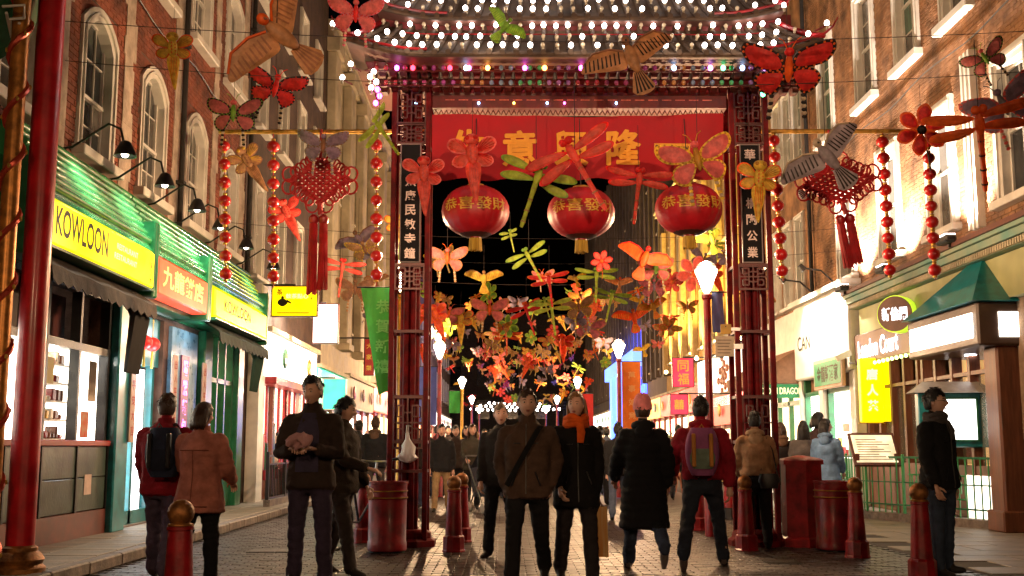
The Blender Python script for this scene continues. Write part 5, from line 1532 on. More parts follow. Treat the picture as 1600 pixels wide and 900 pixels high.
for a in (
    ('fish', YF, 270, 75, 78, 11.5, 'blurred yellow goldfish kite high in front of the red brick house', 4, 15, 20),
    ('butterfly', ('pink', 'black', 'green'), 365, 178, 92, 12.6, 'pink and black butterfly kite with striped tails above the leftmost lanterns', 0, 0, 0),
    ('butterfly', ('red', 'black', 'red'), 430, 138, 100, 13.0, 'red and black butterfly kite beside the pink butterfly left of the gate', -8, 20, 35),
    ('bird', ('tan', 'brown', 'orange'), 432, 52, 195, 10.5, 'big brown bird kite cut by the top edge left of the gate', 60, 20, 10),
    ('butterfly', ('mauve', 'grey', 'brown'), 505, 228, 82, 13.4, 'dull mauve butterfly kite just above the left red knot', 0, 10, 30),
    ('dragonfly', ('lime', 'lime', 'green'), 592, 200, 90, 13.0, 'lime green dragonfly kite seen edge on by the left gate leg', 55, 55, 0),
    ('butterfly', ('pink', 'rose', 'red'), 556, 22, 92, 12.4, 'pink butterfly kite at the top edge by the left roof corner', 0, 10, 15),
    ('bird', ('green', 'lime', 'green'), 790, 40, 72, 12.4, 'green bird kite in front of the roof bulbs', -35, 20, 30),
    ('bird', ('tan', 'black', 'brown'), 985, 88, 150, 12.3, 'brown hawk kite with spread wings in front of the roof', 22, 0, 0),
    ('butterfly', ('red', 'black', 'orange'), 1232, 108, 150, 12.4, 'red butterfly kite with black spots below the right roof corner', 0, -8, 38),
    ('fish', PF, 662, 270, 82, 12.8, 'pink goldfish kite in front of the left black plaque', 2, 10, 0),
    ('fish', PF, 738, 240, 96, 12.6, 'pink goldfish kite hanging over the left end of the banner', 4, 0, 0),
    ('dragonfly', CR, 898, 248, 150, 12.4, 'big coral dragonfly kite in front of the banner centre', 30, 0, 0),
    ('dragonfly', LM, 838, 282, 125, 12.6, 'lime dragonfly kite left of the middle lantern', -18, 10, 0),
    ('dragonfly', CR, 998, 285, 105, 12.7, 'coral dragonfly kite right of the middle lantern top', -5, 0, 25),
    ('butterfly', ('pink', 'yellow', 'gold'), 1090, 250, 125, 12.6, 'pink butterfly kite with yellow edges over the banner right end', 12, 0, 0),
    ('fish', ('yellow', 'orange', 'gold'), 1186, 278, 85, 12.8, 'yellow goldfish kite with long tail before the right black plaque', -4, 0, 0),
    ('bird', GB, 1290, 243, 145, 12.9, 'grey white bird kite in front of the right red knot', 38, -5, 0),
    ('bird', GB, 1275, 290, 70, 14.8, 'small pale bird kite behind the right knot', -60, 0, 20),
    ('flower', ('red', 'orange', 'black'), 1440, 203, 85, 13.0, 'red flower kite at the right end of the bamboo pole', 10, -10, 10),
    ('dragonfly', ('orange', 'orange', 'black'), 1530, 200, 165, 12.2, 'orange red dragonfly kite spread wide near the right edge', 10, -10, 30),
    ('butterfly', ('mauve', 'pink', 'grey'), 1568, 165, 120, 13.5, 'mauve butterfly kite behind the orange dragonfly at the right edge', 25, -20, 20),
    ('butterfly', ('pink', 'black', 'green'), 1540, 92, 75, 14.0, 'dark pink butterfly kite high before the right brick wall', 25, -35, 10),
    ('fish', ('coral', 'red', 'red'), 447, 330, 62, 16.5, 'red goldfish kite below the left red knot side', 25, 10, 0),
    ('fish', ('tan', 'brown', 'yellow'), 385, 250, 70, 17, 'dim yellow goldfish kite behind the second lantern string', 35, 20, 0),
    ('dragonfly', CR, 535, 420, 70, 17.5, 'coral dragonfly kite above the blank white sign', -8, 0, 10),
    ('butterfly', ('brown', 'tan', 'brown'), 555, 452, 62, 19, 'brown butterfly kite left of the green banner', 0, 10, 0),
    ('fish', YF, 620, 350, 50, 17.5, 'yellow goldfish kite half hidden behind the left gate leg', 0, 0, 0),
    ('bird', ('mauve', 'grey', 'brown'), 560, 375, 75, 20, 'mauve bird kite behind the left lantern string', 25, 0, 0),
    ('butterfly', ('pink', 'tan', 'orange'), 699, 404, 66, 17, 'pink butterfly kite below the left big lantern', 0, 0, 0),
    ('bird', ('yellow', 'gold', 'tan'), 756, 434, 58, 17.5, 'yellow bird kite hanging below the left lantern fringe', 0, 0, 20),
    ('dragonfly', LM, 797, 368, 42, 16.5, 'small green dragonfly kite between the left and middle lanterns', 20, 50, 0),
    ('dragonfly', ('lime', 'green', 'orange'), 826, 402, 68, 17.5, 'bright green dragonfly kite below the gap of the lanterns', 28, 0, 0),
    ('dragonfly', RD, 858, 440, 64, 19, 'red dragonfly kite right below the bright green one', 8, 0, 20),
    ('dragonfly', ('lime', 'green', 'tan'), 932, 432, 66, 18.5, 'green dragonfly kite under the middle lantern', 0, 0, 25),
    ('flower', ('coral', 'red', 'orange'), 940, 408, 36, 17.5, 'coral flower kite just under the middle lantern', 0, 0, 0),
    ('bird', ('orange', 'orange', 'red'), 1008, 402, 86, 17, 'orange bird kite under the gap left of the right lantern', -20, 0, 0),
    ('butterfly', ('pink', 'tan', 'green'), 1025, 420, 62, 18, 'pink butterfly kite below the right big lantern', 0, 0, 0),
    ('butterfly', ('rose', 'pink', 'mauve'), 1022, 448, 50, 20, 'mauve pink butterfly kite under the other pink butterfly by the right lantern', 0, 0, 0),
    ('flower', ('coral', 'pink', 'orange'), 1085, 428, 60, 19, 'coral flower kite left of the right street lamp', 0, 0, 0),
    ('bird', ('lime', 'yellow', 'green'), 1110, 372, 60, 16.5, 'lime bird kite beneath the right big lantern', 20, 30, 0),
    ('butterfly', ('pink', 'tan', 'orange'), 765, 484, 62, 21, 'wide pink butterfly kite in the middle of the far cluster', 0, 0, 0),
    ('dragonfly', RD, 822, 486, 62, 22, 'deep red dragonfly kite right of the wide pink butterfly', 22, 30, 0),
    ('dragonfly', ('lime', 'yellow', 'yellow'), 862, 482, 66, 21, 'yellow green dragonfly kite over the far cluster', 8, 0, 10),
    ('fish', ('orange', 'coral', 'red'), 680, 492, 52, 20, 'orange goldfish kite behind the left gate leg top of cluster', 20, 0, 0),
    ('fish', ('yellow', 'orange', 'tan'), 720, 498, 48, 22, 'yellow goldfish kite left of the wide pink butterfly', 0, 0, 0),
    ('dragonfly', ('orange', 'red', 'red'), 792, 528, 44, 25, 'orange red dragonfly kite below the deep red one', 0, 0, 20),
    ('butterfly', ('tan', 'yellow', 'brown'), 905, 480, 56, 22, 'tan butterfly kite right of the yellow green dragonfly', 10, 0, 0),
    ('butterfly', ('rose', 'tan', 'mauve'), 920, 512, 54, 24, 'rose butterfly kite right in the far cluster', -8, 0, 0),
    ('dragonfly', ('lime', 'green', 'yellow'), 955, 466, 60, 21, 'lime dragonfly kite before the dark block', -12, 0, 20),
    ('bird', ('orange', 'yellow', 'orange'), 990, 494, 62, 23, 'orange bird kite before the dark block', 12, 0, 20),
    ('bird', ('gold', 'orange', 'orange'), 1020, 478, 48, 22, 'golden bird kite by the ochre house', 20, 0, 0),
): kite(*a)
sch = [('dragonfly', ('orange', 'yellow', 'tan'), 'amber dragonfly'), ('dragonfly', LM, 'lime dragonfly'), ('butterfly', ('pink', 'tan', 'orange'), 'pink butterfly'), ('butterfly', ('tan', 'yellow', 'brown'), 'tan butterfly'), ('bird', ('yellow', 'gold', 'tan'), 'yellow bird'), ('fish', ('orange', 'coral', 'red'), 'orange goldfish'),
       ('butterfly', ('mauve', 'grey', 'brown'), 'mauve butterfly'), ('flower', ('coral', 'red', 'orange'), 'coral flower'), ('bird', ('tan', 'brown', 'orange'), 'brown bird'), ('dragonfly', RD, 'red dragonfly'), ('flower', ('green', 'lime', 'yellow'), 'green flower'), ('butterfly', ('gold', 'orange', 'brown'), 'gold butterfly'), ('fish', ('yellow', 'orange', 'tan'), 'yellow goldfish')]
rnd = random.Random(21)
for i in range(215):
    Y = 19 + 56 * (i / 215) ** 1.05
    X = rnd.uniform(-3.0, 4.7)
    zlo = 3.7 if Y > 30 else 3.5; zhi = 4.9 if Y < 27 else (5.6 if Y < 36 else 6.6)
    Z = rnd.uniform(zlo, zhi)
    kd, cs, nm = sch[rnd.randrange(len(sch))]
    sz = rnd.uniform(.4, .68)
    d = 'nearest part' if Y < 28 else ('front part' if Y < 36 else ('middle' if Y < 46 else ('back part' if Y < 58 else 'farthest part')))
    sd = 'left' if X < -.7 else ('centre' if X < 2.2 else 'right')
    t = kite(kd, cs, 0, 0, sz * FPX / Y, Y, 'small %s kite in the %s %s of the crowded cluster' % (nm, d, sd), rnd.uniform(-35, 35), rnd.uniform(-50, 50), rnd.uniform(-10, 35), group='%s kites in the far cluster' % nm, cord=False)
    t.location = (X, Y, Z)
# wires the kites hang from
for i, (Y, z, sag) in enumerate(((11.6, 5.75, .25), (12.5, 5.6, .3), (20.5, 5.3, .3), (24, 5.4, .3), (30, 5.8, .3), (38, 6.2, .3))):
    lab = '%s thin black wire stretched across the street to hold kites' % ('nearest', 'second', 'third', 'fourth', 'fifth', 'farthest')[i]
    mb = MB().tube([Vector((XL + (XR - XL) * q / 16, Y, z - sag * (1 - ((q - 8) / 8) ** 2))) for q in range(17)], .0045, 5)
    tag(mb.obj('wire', m_rope), lab, 'wire', 'wires across the street')
# ================================================================== street furniture
def bollard(x, y, lab, h=.86, blk=False, s=1):
    t = thing('bollard', lab, 'bollard', (x, y, 0), group='red bollards with gold ball tops')
    k = s
    MB().lathe([(.135 * k, 0), (.135 * k, .02), (.128 * k, .03), (.125 * k, .17), (.105 * k, .19)], n=10).obj('base', m_black if blk else m_red, t)
    MB().lathe([(.1 * k, .19), (.098 * k, .22), (.078 * k, h - .24), (.075 * k, h - .19), (.085 * k, h - .185), (.085 * k, h - .165), (.072 * k, h - .16)], n=16).obj('shaft', m_red, t, smooth=True)
    MB().lathe([(.08 * k, h - .16), (.08 * k, h - .15), (.06 * k, h - .14)], n=16).ball((0, 0, h - .08), .085 * k, 16, 10).obj('gold_cap', m_cap, t, smooth=True)
    return t
def at(px, Y): return P(px, 700, Y).x
bollard(at(287, 7.3), 7.3, 'red bollard in the left foreground cut by the bottom edge')
bollard(at(710, 13.2), 13.2, 'red bollard just right of the left gate leg')
bollard(at(722, 14.5), 14.5, 'red bollard directly behind the one by the left gate leg')
bollard(at(570, 14.4), 14.4, 'red bollard behind the left bin')
bollard(at(1162, 13.3), 13.3, 'red bollard in front of the right gate leg')
bollard(at(1089, 16.5), 16.5, 'red bollard behind the legs of the man with the patchwork backpack')
bollard(at(1137, 19), 19, 'far bollard with dark base between backpack man and tan jacket woman', blk=True)
bollard(at(1333, 12.5), 12.5, 'red bollard right of the right bin')
bollard(at(1432, 10.45), 10.45, 'red bollard the man in the black jacket leans on')
def bin_(px, Y, lab):
    t = thing('litter_bin', lab, 'bin', (at(px, Y), Y, 0), group='round red litter bins')
    MB().lathe([(.215, .02), (.225, .03), (.225, .12), (.218, .13), (.22, .6), (.232, .61), (.232, .625), (.222, .63), (.222, .68), (.232, .685), (.232, .7), (.222, .705), (.225, .77), (.235, .775), (.235, .8), (.2, .8), (.19, .62), (.02, .6)], n=28).obj('drum', m_red, t, smooth=True)
    MB().lathe([(.2335, .612), (.2345, .623)], n=28, cap=False).lathe([(.2335, .687), (.2345, .698)], n=28, cap=False).obj('gold_band', m_gold, t)
    MB().lathe([(.2, 0), (.2, .03)], n=20).obj('foot', m_black, t)
bin_(607, 13.15, 'round red litter bin left of the left gate leg')
bin_(1300, 13.3, 'round red litter bin between the red pillar and a bollard')
t = thing('red_pillar', 'stout six sided red pillar beside the right litter bin', 'pillar', (at(1250, 13.9), 13.9, 0))
MB().lathe([(.29, 0), (.29, .1), (.255, .12), (.25, .98)], n=6).obj('shaft', m_red, t)
MB().lathe([(.28, .98), (.28, 1.03), (.25, 1.05), (.03, 1.09)], n=6).obj('cap', m_red, t)
# green railing with plinth, menu stand and lit menu case
rg = wthing('green_railing', 'green iron railing with key pattern panels around the restaurant basement', 'railing', (6.6, 17.7, 0))
A, B_, C_ = Vector((7.22, 16.45, 0)), Vector((6.08, 19.2, 0)), Vector((6.08, 22.6, 0))
for p, q, n in ((A, B_, 20), (B_, C_, 22)):
    d = q - p; L = d.length; ang = math.atan2(d.y, d.x)
    for z, h in ((1.02, .035), (.62, .02), (.26, .025)):
        MB().box((p + q) / 2 + Vector((0, 0, z)), (L, .03, h), rz=ang).obj('rail', m_green, rg)
    MB().box((p + q) / 2 + Vector((0, 0, .06)), (L + .1, .24, .13), rz=ang).obj('plinth', m_kerb, rg)
    for k in range(n + 1):
        c = p.lerp(q, k / n)
        MB().box(c + Vector((0, 0, .57)), (.016, .016, .9) if k % 7 else (.035, .035, 1.0), rz=ang).obj('baluster' if k % 7 else 'post', mat('bright_green_iron', (.05, .34, .11), .4, var=.2), rg)
    for f in (.3, .62):
        c = p.lerp(q, f); e = d.normalized()
        mb = MB()
        for (a0, z0, a1, z1) in ((-.12, .75, .12, .75), (-.12, .4, .12, .4), (-.12, .4, -.12, .75), (-.04, .58, .12, .58), (-.04, .48, -.04, .66), (.04, .5, .04, .75)):
            mb.tube([c + e * a0 + Vector((0, -.0, z0)), c + e * a1 + Vector((0, 0, z1))], .012, 4)
        mb.obj('key_pattern', MATS['bright_green_iron'], rg)
lw_ = wthing('basement_well', 'brightly lit white basement wall seen through the green railing', 'light well', (7.25, 18, 0))
MB().bb((7.24, 17.0, .01), (7.27, 17.9, .75)).obj('lit_wall', emis('basement_light', (1, .9, .75), 1.8, var=.5, scale=2), lw_)
ms = thing('menu_stand', 'tilted menu board in a wooden frame on the green railing', 'menu board', P(1372, 728, 18.6))
k = 18.6 / FPX
fr = MB(); w, h = 36 * k, 60 * k
fr.box((0, 0, h / 2), (w * 2, .05, h)); mo = fr.obj('frame', m_brown, ms); mo.rotation_euler = (R(-34), 0, 0)
mo2 = MB().bb((-w + .04, -.032, .05), (w - .04, -.027, h - .05)).obj('menu_sheet', emis('lit_menu_sheet', (.9, .78, .5), .75, var=.5, scale=5), ms); mo2.rotation_euler = (R(-34), 0, 0)
for r in range(9):
    o = MB().bb((-w + .1, -.035, .1 + r * (h - .2) / 9), (w - .12 - .1 * (r % 3), -.0325, .115 + r * (h - .2) / 9)).obj('text_line', mat('grey_ink', (.2, .16, .12), .8), ms); o.rotation_euler = (R(-34), 0, 0)
for x in (-w + .06, w - .06): MB().bb((x - .03, .02, -(ms.location.z)), (x + .03, .08, .2)).obj('leg', m_brown, ms)
mc = thing('menu_case', 'green lit menu case with a small grey hipped roof behind the railing', 'menu case', (P(1500, 700, 17.3).x, 17.6, 0), rz=R(-6))
MB().bev((-.5, -.08, 1.18), (.56, .12, 2.02), .015).obj('case', m_teal, mc)
MB().bb((-.3, -.095, 1.3), (.36, -.085, 1.92)).obj('lit_sheet', emis('menu_case_light', (1, .98, .92), 4.0), mc)
f = MB()
for z in (1.27, 1.92): f.bb((-.33, -.11, z), (.39, -.08, z + .03))
for x in (-.33, .36): f.bb((x, -.11, 1.3), (x + .03, -.08, 1.92))
f.obj('frame', m_green, mc)
MB().add([(-.62, -.25, 2.02), (.66, -.25, 2.02), (.66, .2, 2.02), (-.62, .2, 2.02), (-.4, 0, 2.2), (.44, 0, 2.2)], [(0, 1, 5, 4), (1, 2, 5), (2, 3, 4, 5), (3, 0, 4), (3, 2, 1, 0)]).obj('roof', mat('grey_lead', (.36, .33, .28), .6), mc)
for x in (-.4, .46): MB().bb((x - .04, 0, 0), (x + .04, .08, 1.18)).obj('post', m_green, mc)
# bicycle behind the bin
bk = thing('bicycle', 'bicycle with silver handlebars parked behind the left bin', 'bicycle', (at(566, 13.75), 13.75, 0), rz=R(62))
def ring(mb, c, r, t, n=24): mb.tube([Vector(c) + Vector((r * math.cos(2 * math.pi * q / n), 0, r * math.sin(2 * math.pi * q / n))) for q in range(n + 1)], t, 6, cap=False)
for x in (-.5, .5):
    mb = MB(); ring(mb, (x, 0, .33), .32, .018); w = mb.obj('wheel', m_black, bk, smooth=True)
    mb = MB()
    for q in range(12): mb.tube([(x, 0, .33), (x + .31 * math.cos(q * math.pi / 6), 0, .33 + .31 * math.sin(q * math.pi / 6))], .003, 3)
    mb.obj('spokes', m_metal, w)
mb = MB()
for a, b in (((-.5, 0, .33), (-.05, 0, .3)), ((-.05, 0, .3), (-.18, 0, .78)), ((-.18, 0, .78), (.33, 0, .75)), ((-.05, 0, .3), (.35, 0, .68)), ((-.5, 0, .33), (-.17, 0, .72)), ((.5, 0, .33), (.3, 0, .92))): mb.tube([a, b], .016, 6)
mb.obj('frame', mat('bike_dark_paint', (.03, .03, .05), .3, coat=.4), bk)
MB().tube([(.3, 0, .92), (.32, 0, 1.0)], .016, 6).tube([(.25, -.3, 1.04), (.34, -.12, 1.01), (.34, .12, 1.01), (.25, .3, 1.04)], .014, 6).obj('handlebar', m_metal, bk, smooth=True)
for s in (-1, 1): MB().tube([(.25, s * .29, 1.04), (.2, s * .4, 1.05)], .02, 6).obj('grip', m_black, bk)
MB().ball((-.2, 0, .86), (.13, .07, .035), 10, 6).tube([(-.18, 0, .78), (-.19, 0, .85)], .013, 6).obj('saddle', m_black, bk, smooth=True)
# stroller pushed by the woman beyond the gate
st = thing('stroller', 'dark pushchair with white wheels pushed beyond the gate', 'pushchair', (at(762, 21.3), 21.0, 0), rz=R(25))
for x in (-.24, .24):
    for y in (-.35, .3):
        mb = MB(); mb.tube([(x - .02, y, .09), (x + .02, y, .09)], .09, 12); mb.obj('wheel', mat('pale_wheel', (.5, .48, .45), .5), st, smooth=True)
mb = MB()
for x in (-.22, .22): mb.tube([(x, -.35, .1), (x, .1, .55), (x, .5, 1.02)], .014, 6).tube([(x, .3, .1), (x, -.1, .6)], .014, 6)
mb.tube([(-.22, .5, 1.02), (.22, .5, 1.02)], .018, 6); mb.obj('frame', m_metal, st)
MB().add([(-.21, -.4, .4), (.21, -.4, .4), (.21, .1, .35), (-.21, .1, .35), (-.21, .3, .85), (.21, .3, .85), (-.21, -.38, .3), (.21, -.38, .3), (.21, .16, .28), (-.21, .16, .28), (-.21, .36, .83), (.21, .36, .83)],
         [(0, 1, 2, 3), (3, 2, 5, 4), (6, 9, 8, 7), (9, 10, 11, 8), (0, 6, 7, 1), (4, 5, 11, 10), (0, 3, 9, 6), (3, 4, 10, 9), (1, 7, 8, 2), (2, 8, 11, 5)]).obj('seat', mat('navy_canvas', (.02, .022, .035), .85), st)
hd = MB(); vs = []
for i in range(9):
    a = math.pi * i / 8
    for j in range(5): vs.append((-.22 + .11 * j, .3 - .42 * math.sin(a * .55) , .82 + .3 * math.sin(a * .6) - (.02 * abs(j - 2))))
hd.add(vs, [(i * 5 + j, i * 5 + j + 1, i * 5 + j + 6, i * 5 + j + 5) for i in range(8) for j in range(4)]); hd.obj('hood', MATS['navy_canvas'], st, smooth=True)
# potted plants by the far right restaurant
rnd = random.Random(3)
for i, (px, Y, s, lab) in enumerate(((1045, 30, 1.0, 'leafy potted plant seen between the pink hat and the backpack'), (1075, 29, .75, 'smaller leafy potted plant left of the backpack man'))):
    t = thing('potted_plant', lab, 'plant', (at(px, Y), Y, 0), group='potted plants outside the far restaurant')
    MB().lathe([(.18, 0), (.25, .45), (.28, .46), (.28, .52), (.2, .5)], n=16).obj('pot', mat('terracotta', (.3, .1, .05), .8), t, smooth=True)
    mb = MB()
    for q in range(420):
        a, e, r = rnd.uniform(0, 6.28), rnd.uniform(-.2, 1.4), rnd.uniform(.25, .8) * s
        c = Vector((r * math.cos(e) * math.cos(a) * .7, r * math.cos(e) * math.sin(a) * .7, .75 + r * math.sin(e) * 1.1))
        d = Vector((rnd.uniform(-1, 1), rnd.uniform(-1, 1), rnd.uniform(-.4, .8))).normalized(); n = d.orthogonal().normalized(); L = rnd.uniform(.06, .13)
        mb.add([c, c + d * L * .5 + n * L * .22, c + d * L, c + d * L * .5 - n * L * .22], [(0, 1, 2, 3)])
    tag(mb.obj('foliage', mat('leaf_green', (.06, .11, .02), .5, var=.5, scale=12), t, recalc=False), kind='stuff')
    st_ = MB()
    for q in range(7):
        a = q * .9; st_.tube([(0, 0, .45), (.1 * math.cos(a), .1 * math.sin(a), .8), (.28 * math.cos(a), .28 * math.sin(a), 1.15 * s + .2)], [.02, .012, .005], 5)
    st_.obj('stem', m_brown, t)
def crumple(r):
    mb = MB().ball((0, 0, r * .8), r, 9, 7)
    mb.v = [Vector((p.x, p.y, max(0, p.z))) * random.uniform(.75, 1.2) for p in mb.v]
    return mb
o = crumple(.035).obj('litter', m_white, loc=(at(741, 17.3), 17.3, 0)); tag(o, 'scrap of white litter lying on the paving near the pushchair', 'litter')
o = crumple(.04).obj('litter', mat('orange_scrap', (.5, .15, .05), .7), loc=(at(1120, 14.2), 14.2, 0)); tag(o, 'orange scrap of litter on the paving by the right gate leg', 'litter')

ic = thing('inspection_cover', 'rectangular iron inspection cover set in the paving left of the bin', 'cover', (at(440, 13.3), 13.3, 0))
MB().bb((-.32, -.24, -.003), (.32, .24, .008)).obj('frame', m_black, ic)
for q in range(2): MB().bev((-.3 + q * .305, -.22, .004), (-.005 + q * .305, .22, .013), .004).obj('plate', mat('worn_iron', (.07, .06, .05), .4, metal=.7, bump=.5, bscale=60), ic)
ic = thing('drain_grating', 'iron drain grating in the paving before the right bin', 'grating', (at(1215, 12.0), 12.0, 0))
MB().bb((-.2, -.2, -.003), (.2, .2, .006)).obj('frame', m_black, ic)
for q in range(7): MB().bb((-.18, -.17 + q * .052, .006), (.18, -.145 + q * .052, .014)).obj('bar', MATS['worn_iron'], ic)
# ================================================================== people
def cloth(name, col, var=.25, rough=.85): return mat('cloth_' + name, col, rough, var=var, scale=7, bump=.25, bscale=55, spec=.25)
m_skin = mat('skin', (.72, .42, .31), .5, var=.08, scale=12, sub=0)
m_eyew = mat('eye_white', (.6, .56, .5), .3)
m_eyed = mat('eye_dark', (.02, .012, .01), .2)
m_lip = mat('lips', (.33, .1, .085), .5)
HAIR = {'black': (.01, .008, .007), 'brown': (.045, .02, .01), 'blond': (.26, .13, .045), 'grey': (.12, .08, .05)}
def hair_mat(c): return mat('hair_' + c, HAIR[c], .45, var=.5, scale=14, stretch=(6, 6, .6), bump=.4, bscale=30, spec=.4)
def seg_dist(V, pts, rad, sy=1.0):
    best = np.full(len(V), 9.0); S = np.array([1, sy, 1])
    for i in range(len(pts) - 1):
        a, b = np.array(pts[i]) * S, np.array(pts[i + 1]) * S; d = b - a; L = (d * d).sum() + 1e-9
        t = np.clip(((V * S - a) @ d) / L, 0, 1)
        q = a + t[:, None] * d
        best = np.minimum(best, np.linalg.norm(V * S - q, axis=1) - (rad[i] + (rad[i + 1] - rad[i]) * t))
    return best
def loft(mb, rings, n=22):
    vs, fs = [], []
    for (c, rx, ry) in rings:
        for k in range(n):
            th = 2 * math.pi * k / n; ct, s_ = math.cos(th), math.sin(th)
            vs.append((c[0] + rx * math.copysign(abs(ct) ** .85, ct), c[1] + ry * math.copysign(abs(s_) ** .85, s_), c[2]))
    for i in range(len(rings) - 1):
        for k in range(n): fs.append((i * n + k, i * n + (k + 1) % n, (i + 1) * n + (k + 1) % n, (i + 1) * n + k))
    fs += [tuple(range(n - 1, -1, -1)), tuple((len(rings) - 1) * n + k for k in range(n))]
    mb.add(vs, fs)
def g2(x, z, cx, cz, sx, sz): return math.exp(-((x - cx) / sx) ** 2 - ((z - cz) / sz) ** 2)
def head_geo(mb, fem=False):
    n, m = 32, 24; vs = []
    for j in range(m + 1):
        ph = math.pi * j / m
        for i in range(n):
            th = 2 * math.pi * i / n
            x, y, z = math.sin(ph) * math.sin(th), -math.sin(ph) * math.cos(th), math.cos(ph)
            X, Y, Z = x * .076, y * .096, z * .118
            lowf = max(0, -z)
            X *= 1 - .3 * lowf ** 1.3
            if y < 0:
                Y *= 1 - .1 * lowf
                X2 = X
                Y -= .024 * g2(X2, Z, 0, -.016, .012, .02) + .013 * g2(X2, Z, 0, .006, .008, .022)
                for s in (-1, 1): Y += .011 * g2(X2, Z, s * .031, .014, .017, .013); Y -= .005 * g2(X2, Z, s * .034, -.02, .022, .02)
                Y -= .005 * g2(X2, Z, 0, .036, .05, .01) + .006 * g2(X2, Z, 0, -.055, .022, .011) + .008 * g2(X2, Z, 0, -.088, .022, .016)
            else:
                Y *= 1.0 - .25 * lowf
            vs.append(Vector((X, Y, Z)))
    fs = [(j * n + i, (j + 1) * n + i, (j + 1) * n + (i + 1) % n, j * n + (i + 1) % n) for j in range(m) for i in range(n)]
    mb.add(vs, fs, 0)
    for s in (-1, 1):
        mb.ball((s * .031, -.0745, .014), (.0125, .008, .0075), 10, 6, 1)
        mb.ball((s * .031, -.0815, .0145), (.0062, .003, .0062), 8, 5, 2)
        mb.tube([(s * .015, -.0885, .034), (s * .032, -.088, .039), (s * .048, -.076, .033)], [.003, .004, .002], 5, 4)
        mb.ball((s * .077, .008, -.004), (.008, .02, .031), 8, 6, 0)
    mb.ball((0, -.0905, -.056), (.021, .006, .0055), 10, 5, 3)
    mb.ball((0, -.0895, -.0655), (.017, .006, .005), 10, 5, 3)
def hair_geo(style, rnd):
    mb = MB(); n, m = 36, 26; vs = []
    ok = {}
    ln = style in ('long', 'bob')
    for j in range(m + 1):
        ph = math.pi * j / m
        for i in range(n):
            th = 2 * math.pi * i / n
            x, y, z = math.sin(ph) * math.sin(th), -math.sin(ph) * math.cos(th), math.cos(ph)
            f = 1.13 + .05 * noise.noise(Vector((x * 3, y * 3, z * 3))) + .03 * noise.noise(Vector((x * 14, y * 14, z * 4 + 9)))
            low = max(0, -z)
            vs.append(Vector((x * .078 * f * (1 - .15 * low), y * .1 * f + .004, z * .12 * f + .006)))
            front = -y
            line = (.42 + .12 * math.sin(x * 4)) if front > .55 else ((-.1 if not ln else -.75) if front > -.1 else (-.62 if not ln else -.95))
            if front > .2 and front <= .55: line = (.42 * (front - .2) / .35 + (-.12 if not ln else -.4) * (.55 - front) / .35)
            ok[j * n + i] = z > line
    fs = [(j * n + i, (j + 1) * n + i, (j + 1) * n + (i + 1) % n, j * n + (i + 1) % n) for j in range(m) for i in range(n)]
    fs = [f for f in fs if all(ok[q] for q in f)]
    mb.add(vs, fs)
    if not ln:
        for i in range(150):
            a = rnd.uniform(0, 6.28); e = rnd.uniform(.12, 1.5)
            if math.cos(a) > .5 and e < .75: continue
            if math.cos(a) > -.4 and e < .95: continue
            d0 = Vector((math.cos(e) * math.sin(a), -math.cos(e) * math.cos(a), math.sin(e)))
            p0 = Vector((d0.x * .084, d0.y * .108 + .004, d0.z * .13 + .006))
            fl = Vector((d0.x * .5 + rnd.uniform(-.3, .3), d0.y * .5 + rnd.uniform(-.3, .3), -math.cos(e) * .9 + rnd.uniform(-.1, .25))).normalized()
            mb.tube([p0 - d0 * .006, p0 + fl * .018 + d0 * .007, p0 + fl * .04 + d0 * .004], [.007, .006, .001], 4)
    if ln:
        L = .3 if style == 'long' else .13
        for i in range(26):
            a = -1.35 + 2.7 * i / 25
            x0, y0 = .082 * math.sin(a), .088 * math.cos(a) * .95 + .01
            e = rnd.uniform(-.012, .012)
            mb.tube([(x0 * .9, y0, .06), (x0 * 1.08, y0 * 1.08 + .004, -.03), (x0 * 1.2 + e, y0 * 1.05 + .012, -.03 - L * .55), (x0 * 1.12 + e, y0 * 1.0 + .015, -.03 - L * rnd.uniform(.88, 1.0))], [.016, .021, .019, .006], 6)
    return mb
def hand_geo(mb, w, d, up, side, curl=.6, mi=0):
    """palm and five fingers at wrist w pointing along d; up = back of the hand, side = towards the thumb"""
    d, up = Vector(d).normalized(), Vector(up); up = (up - d * up.dot(d)).normalized(); sd = Vector(side); sd = (sd - d * sd.dot(d) - up * sd.dot(up)).normalized()
    w = Vector(w)
    mb.tube([w - d * .02, w + d * .015, w + d * .05, w + d * .085], [.023, .027, .036, .033], 8, mi, sq=.55)
    for k, (o, L) in enumerate(((-.027, .06), (-.009, .074), (.009, .08), (.027, .072))):
        b = w + d * .08 + sd * o
        c1 = b + (d * math.cos(curl * .5) - up * math.sin(curl * .5)) * L * .5
        c2 = c1 + (d * math.cos(curl * 1.4) - up * math.sin(curl * 1.4)) * L * .32
        c3 = c2 + (d * math.cos(curl * 2.1) - up * math.sin(curl * 2.1)) * L * .25
        mb.tube([b - d * .015, b, c1, c2, c3], [.0095, .0095, .009, .008, .006], 6, mi)
    b = w + d * .025 + sd * .026
    c1 = b + (sd * .7 + d * .7 - up * .2).normalized() * .038; c2 = c1 + (d * .85 + sd * .2 - up * .5).normalized() * .034
    mb.tube([b - sd * .01, b, c1, c2], [.011, .012, .0105, .007], 6, mi)

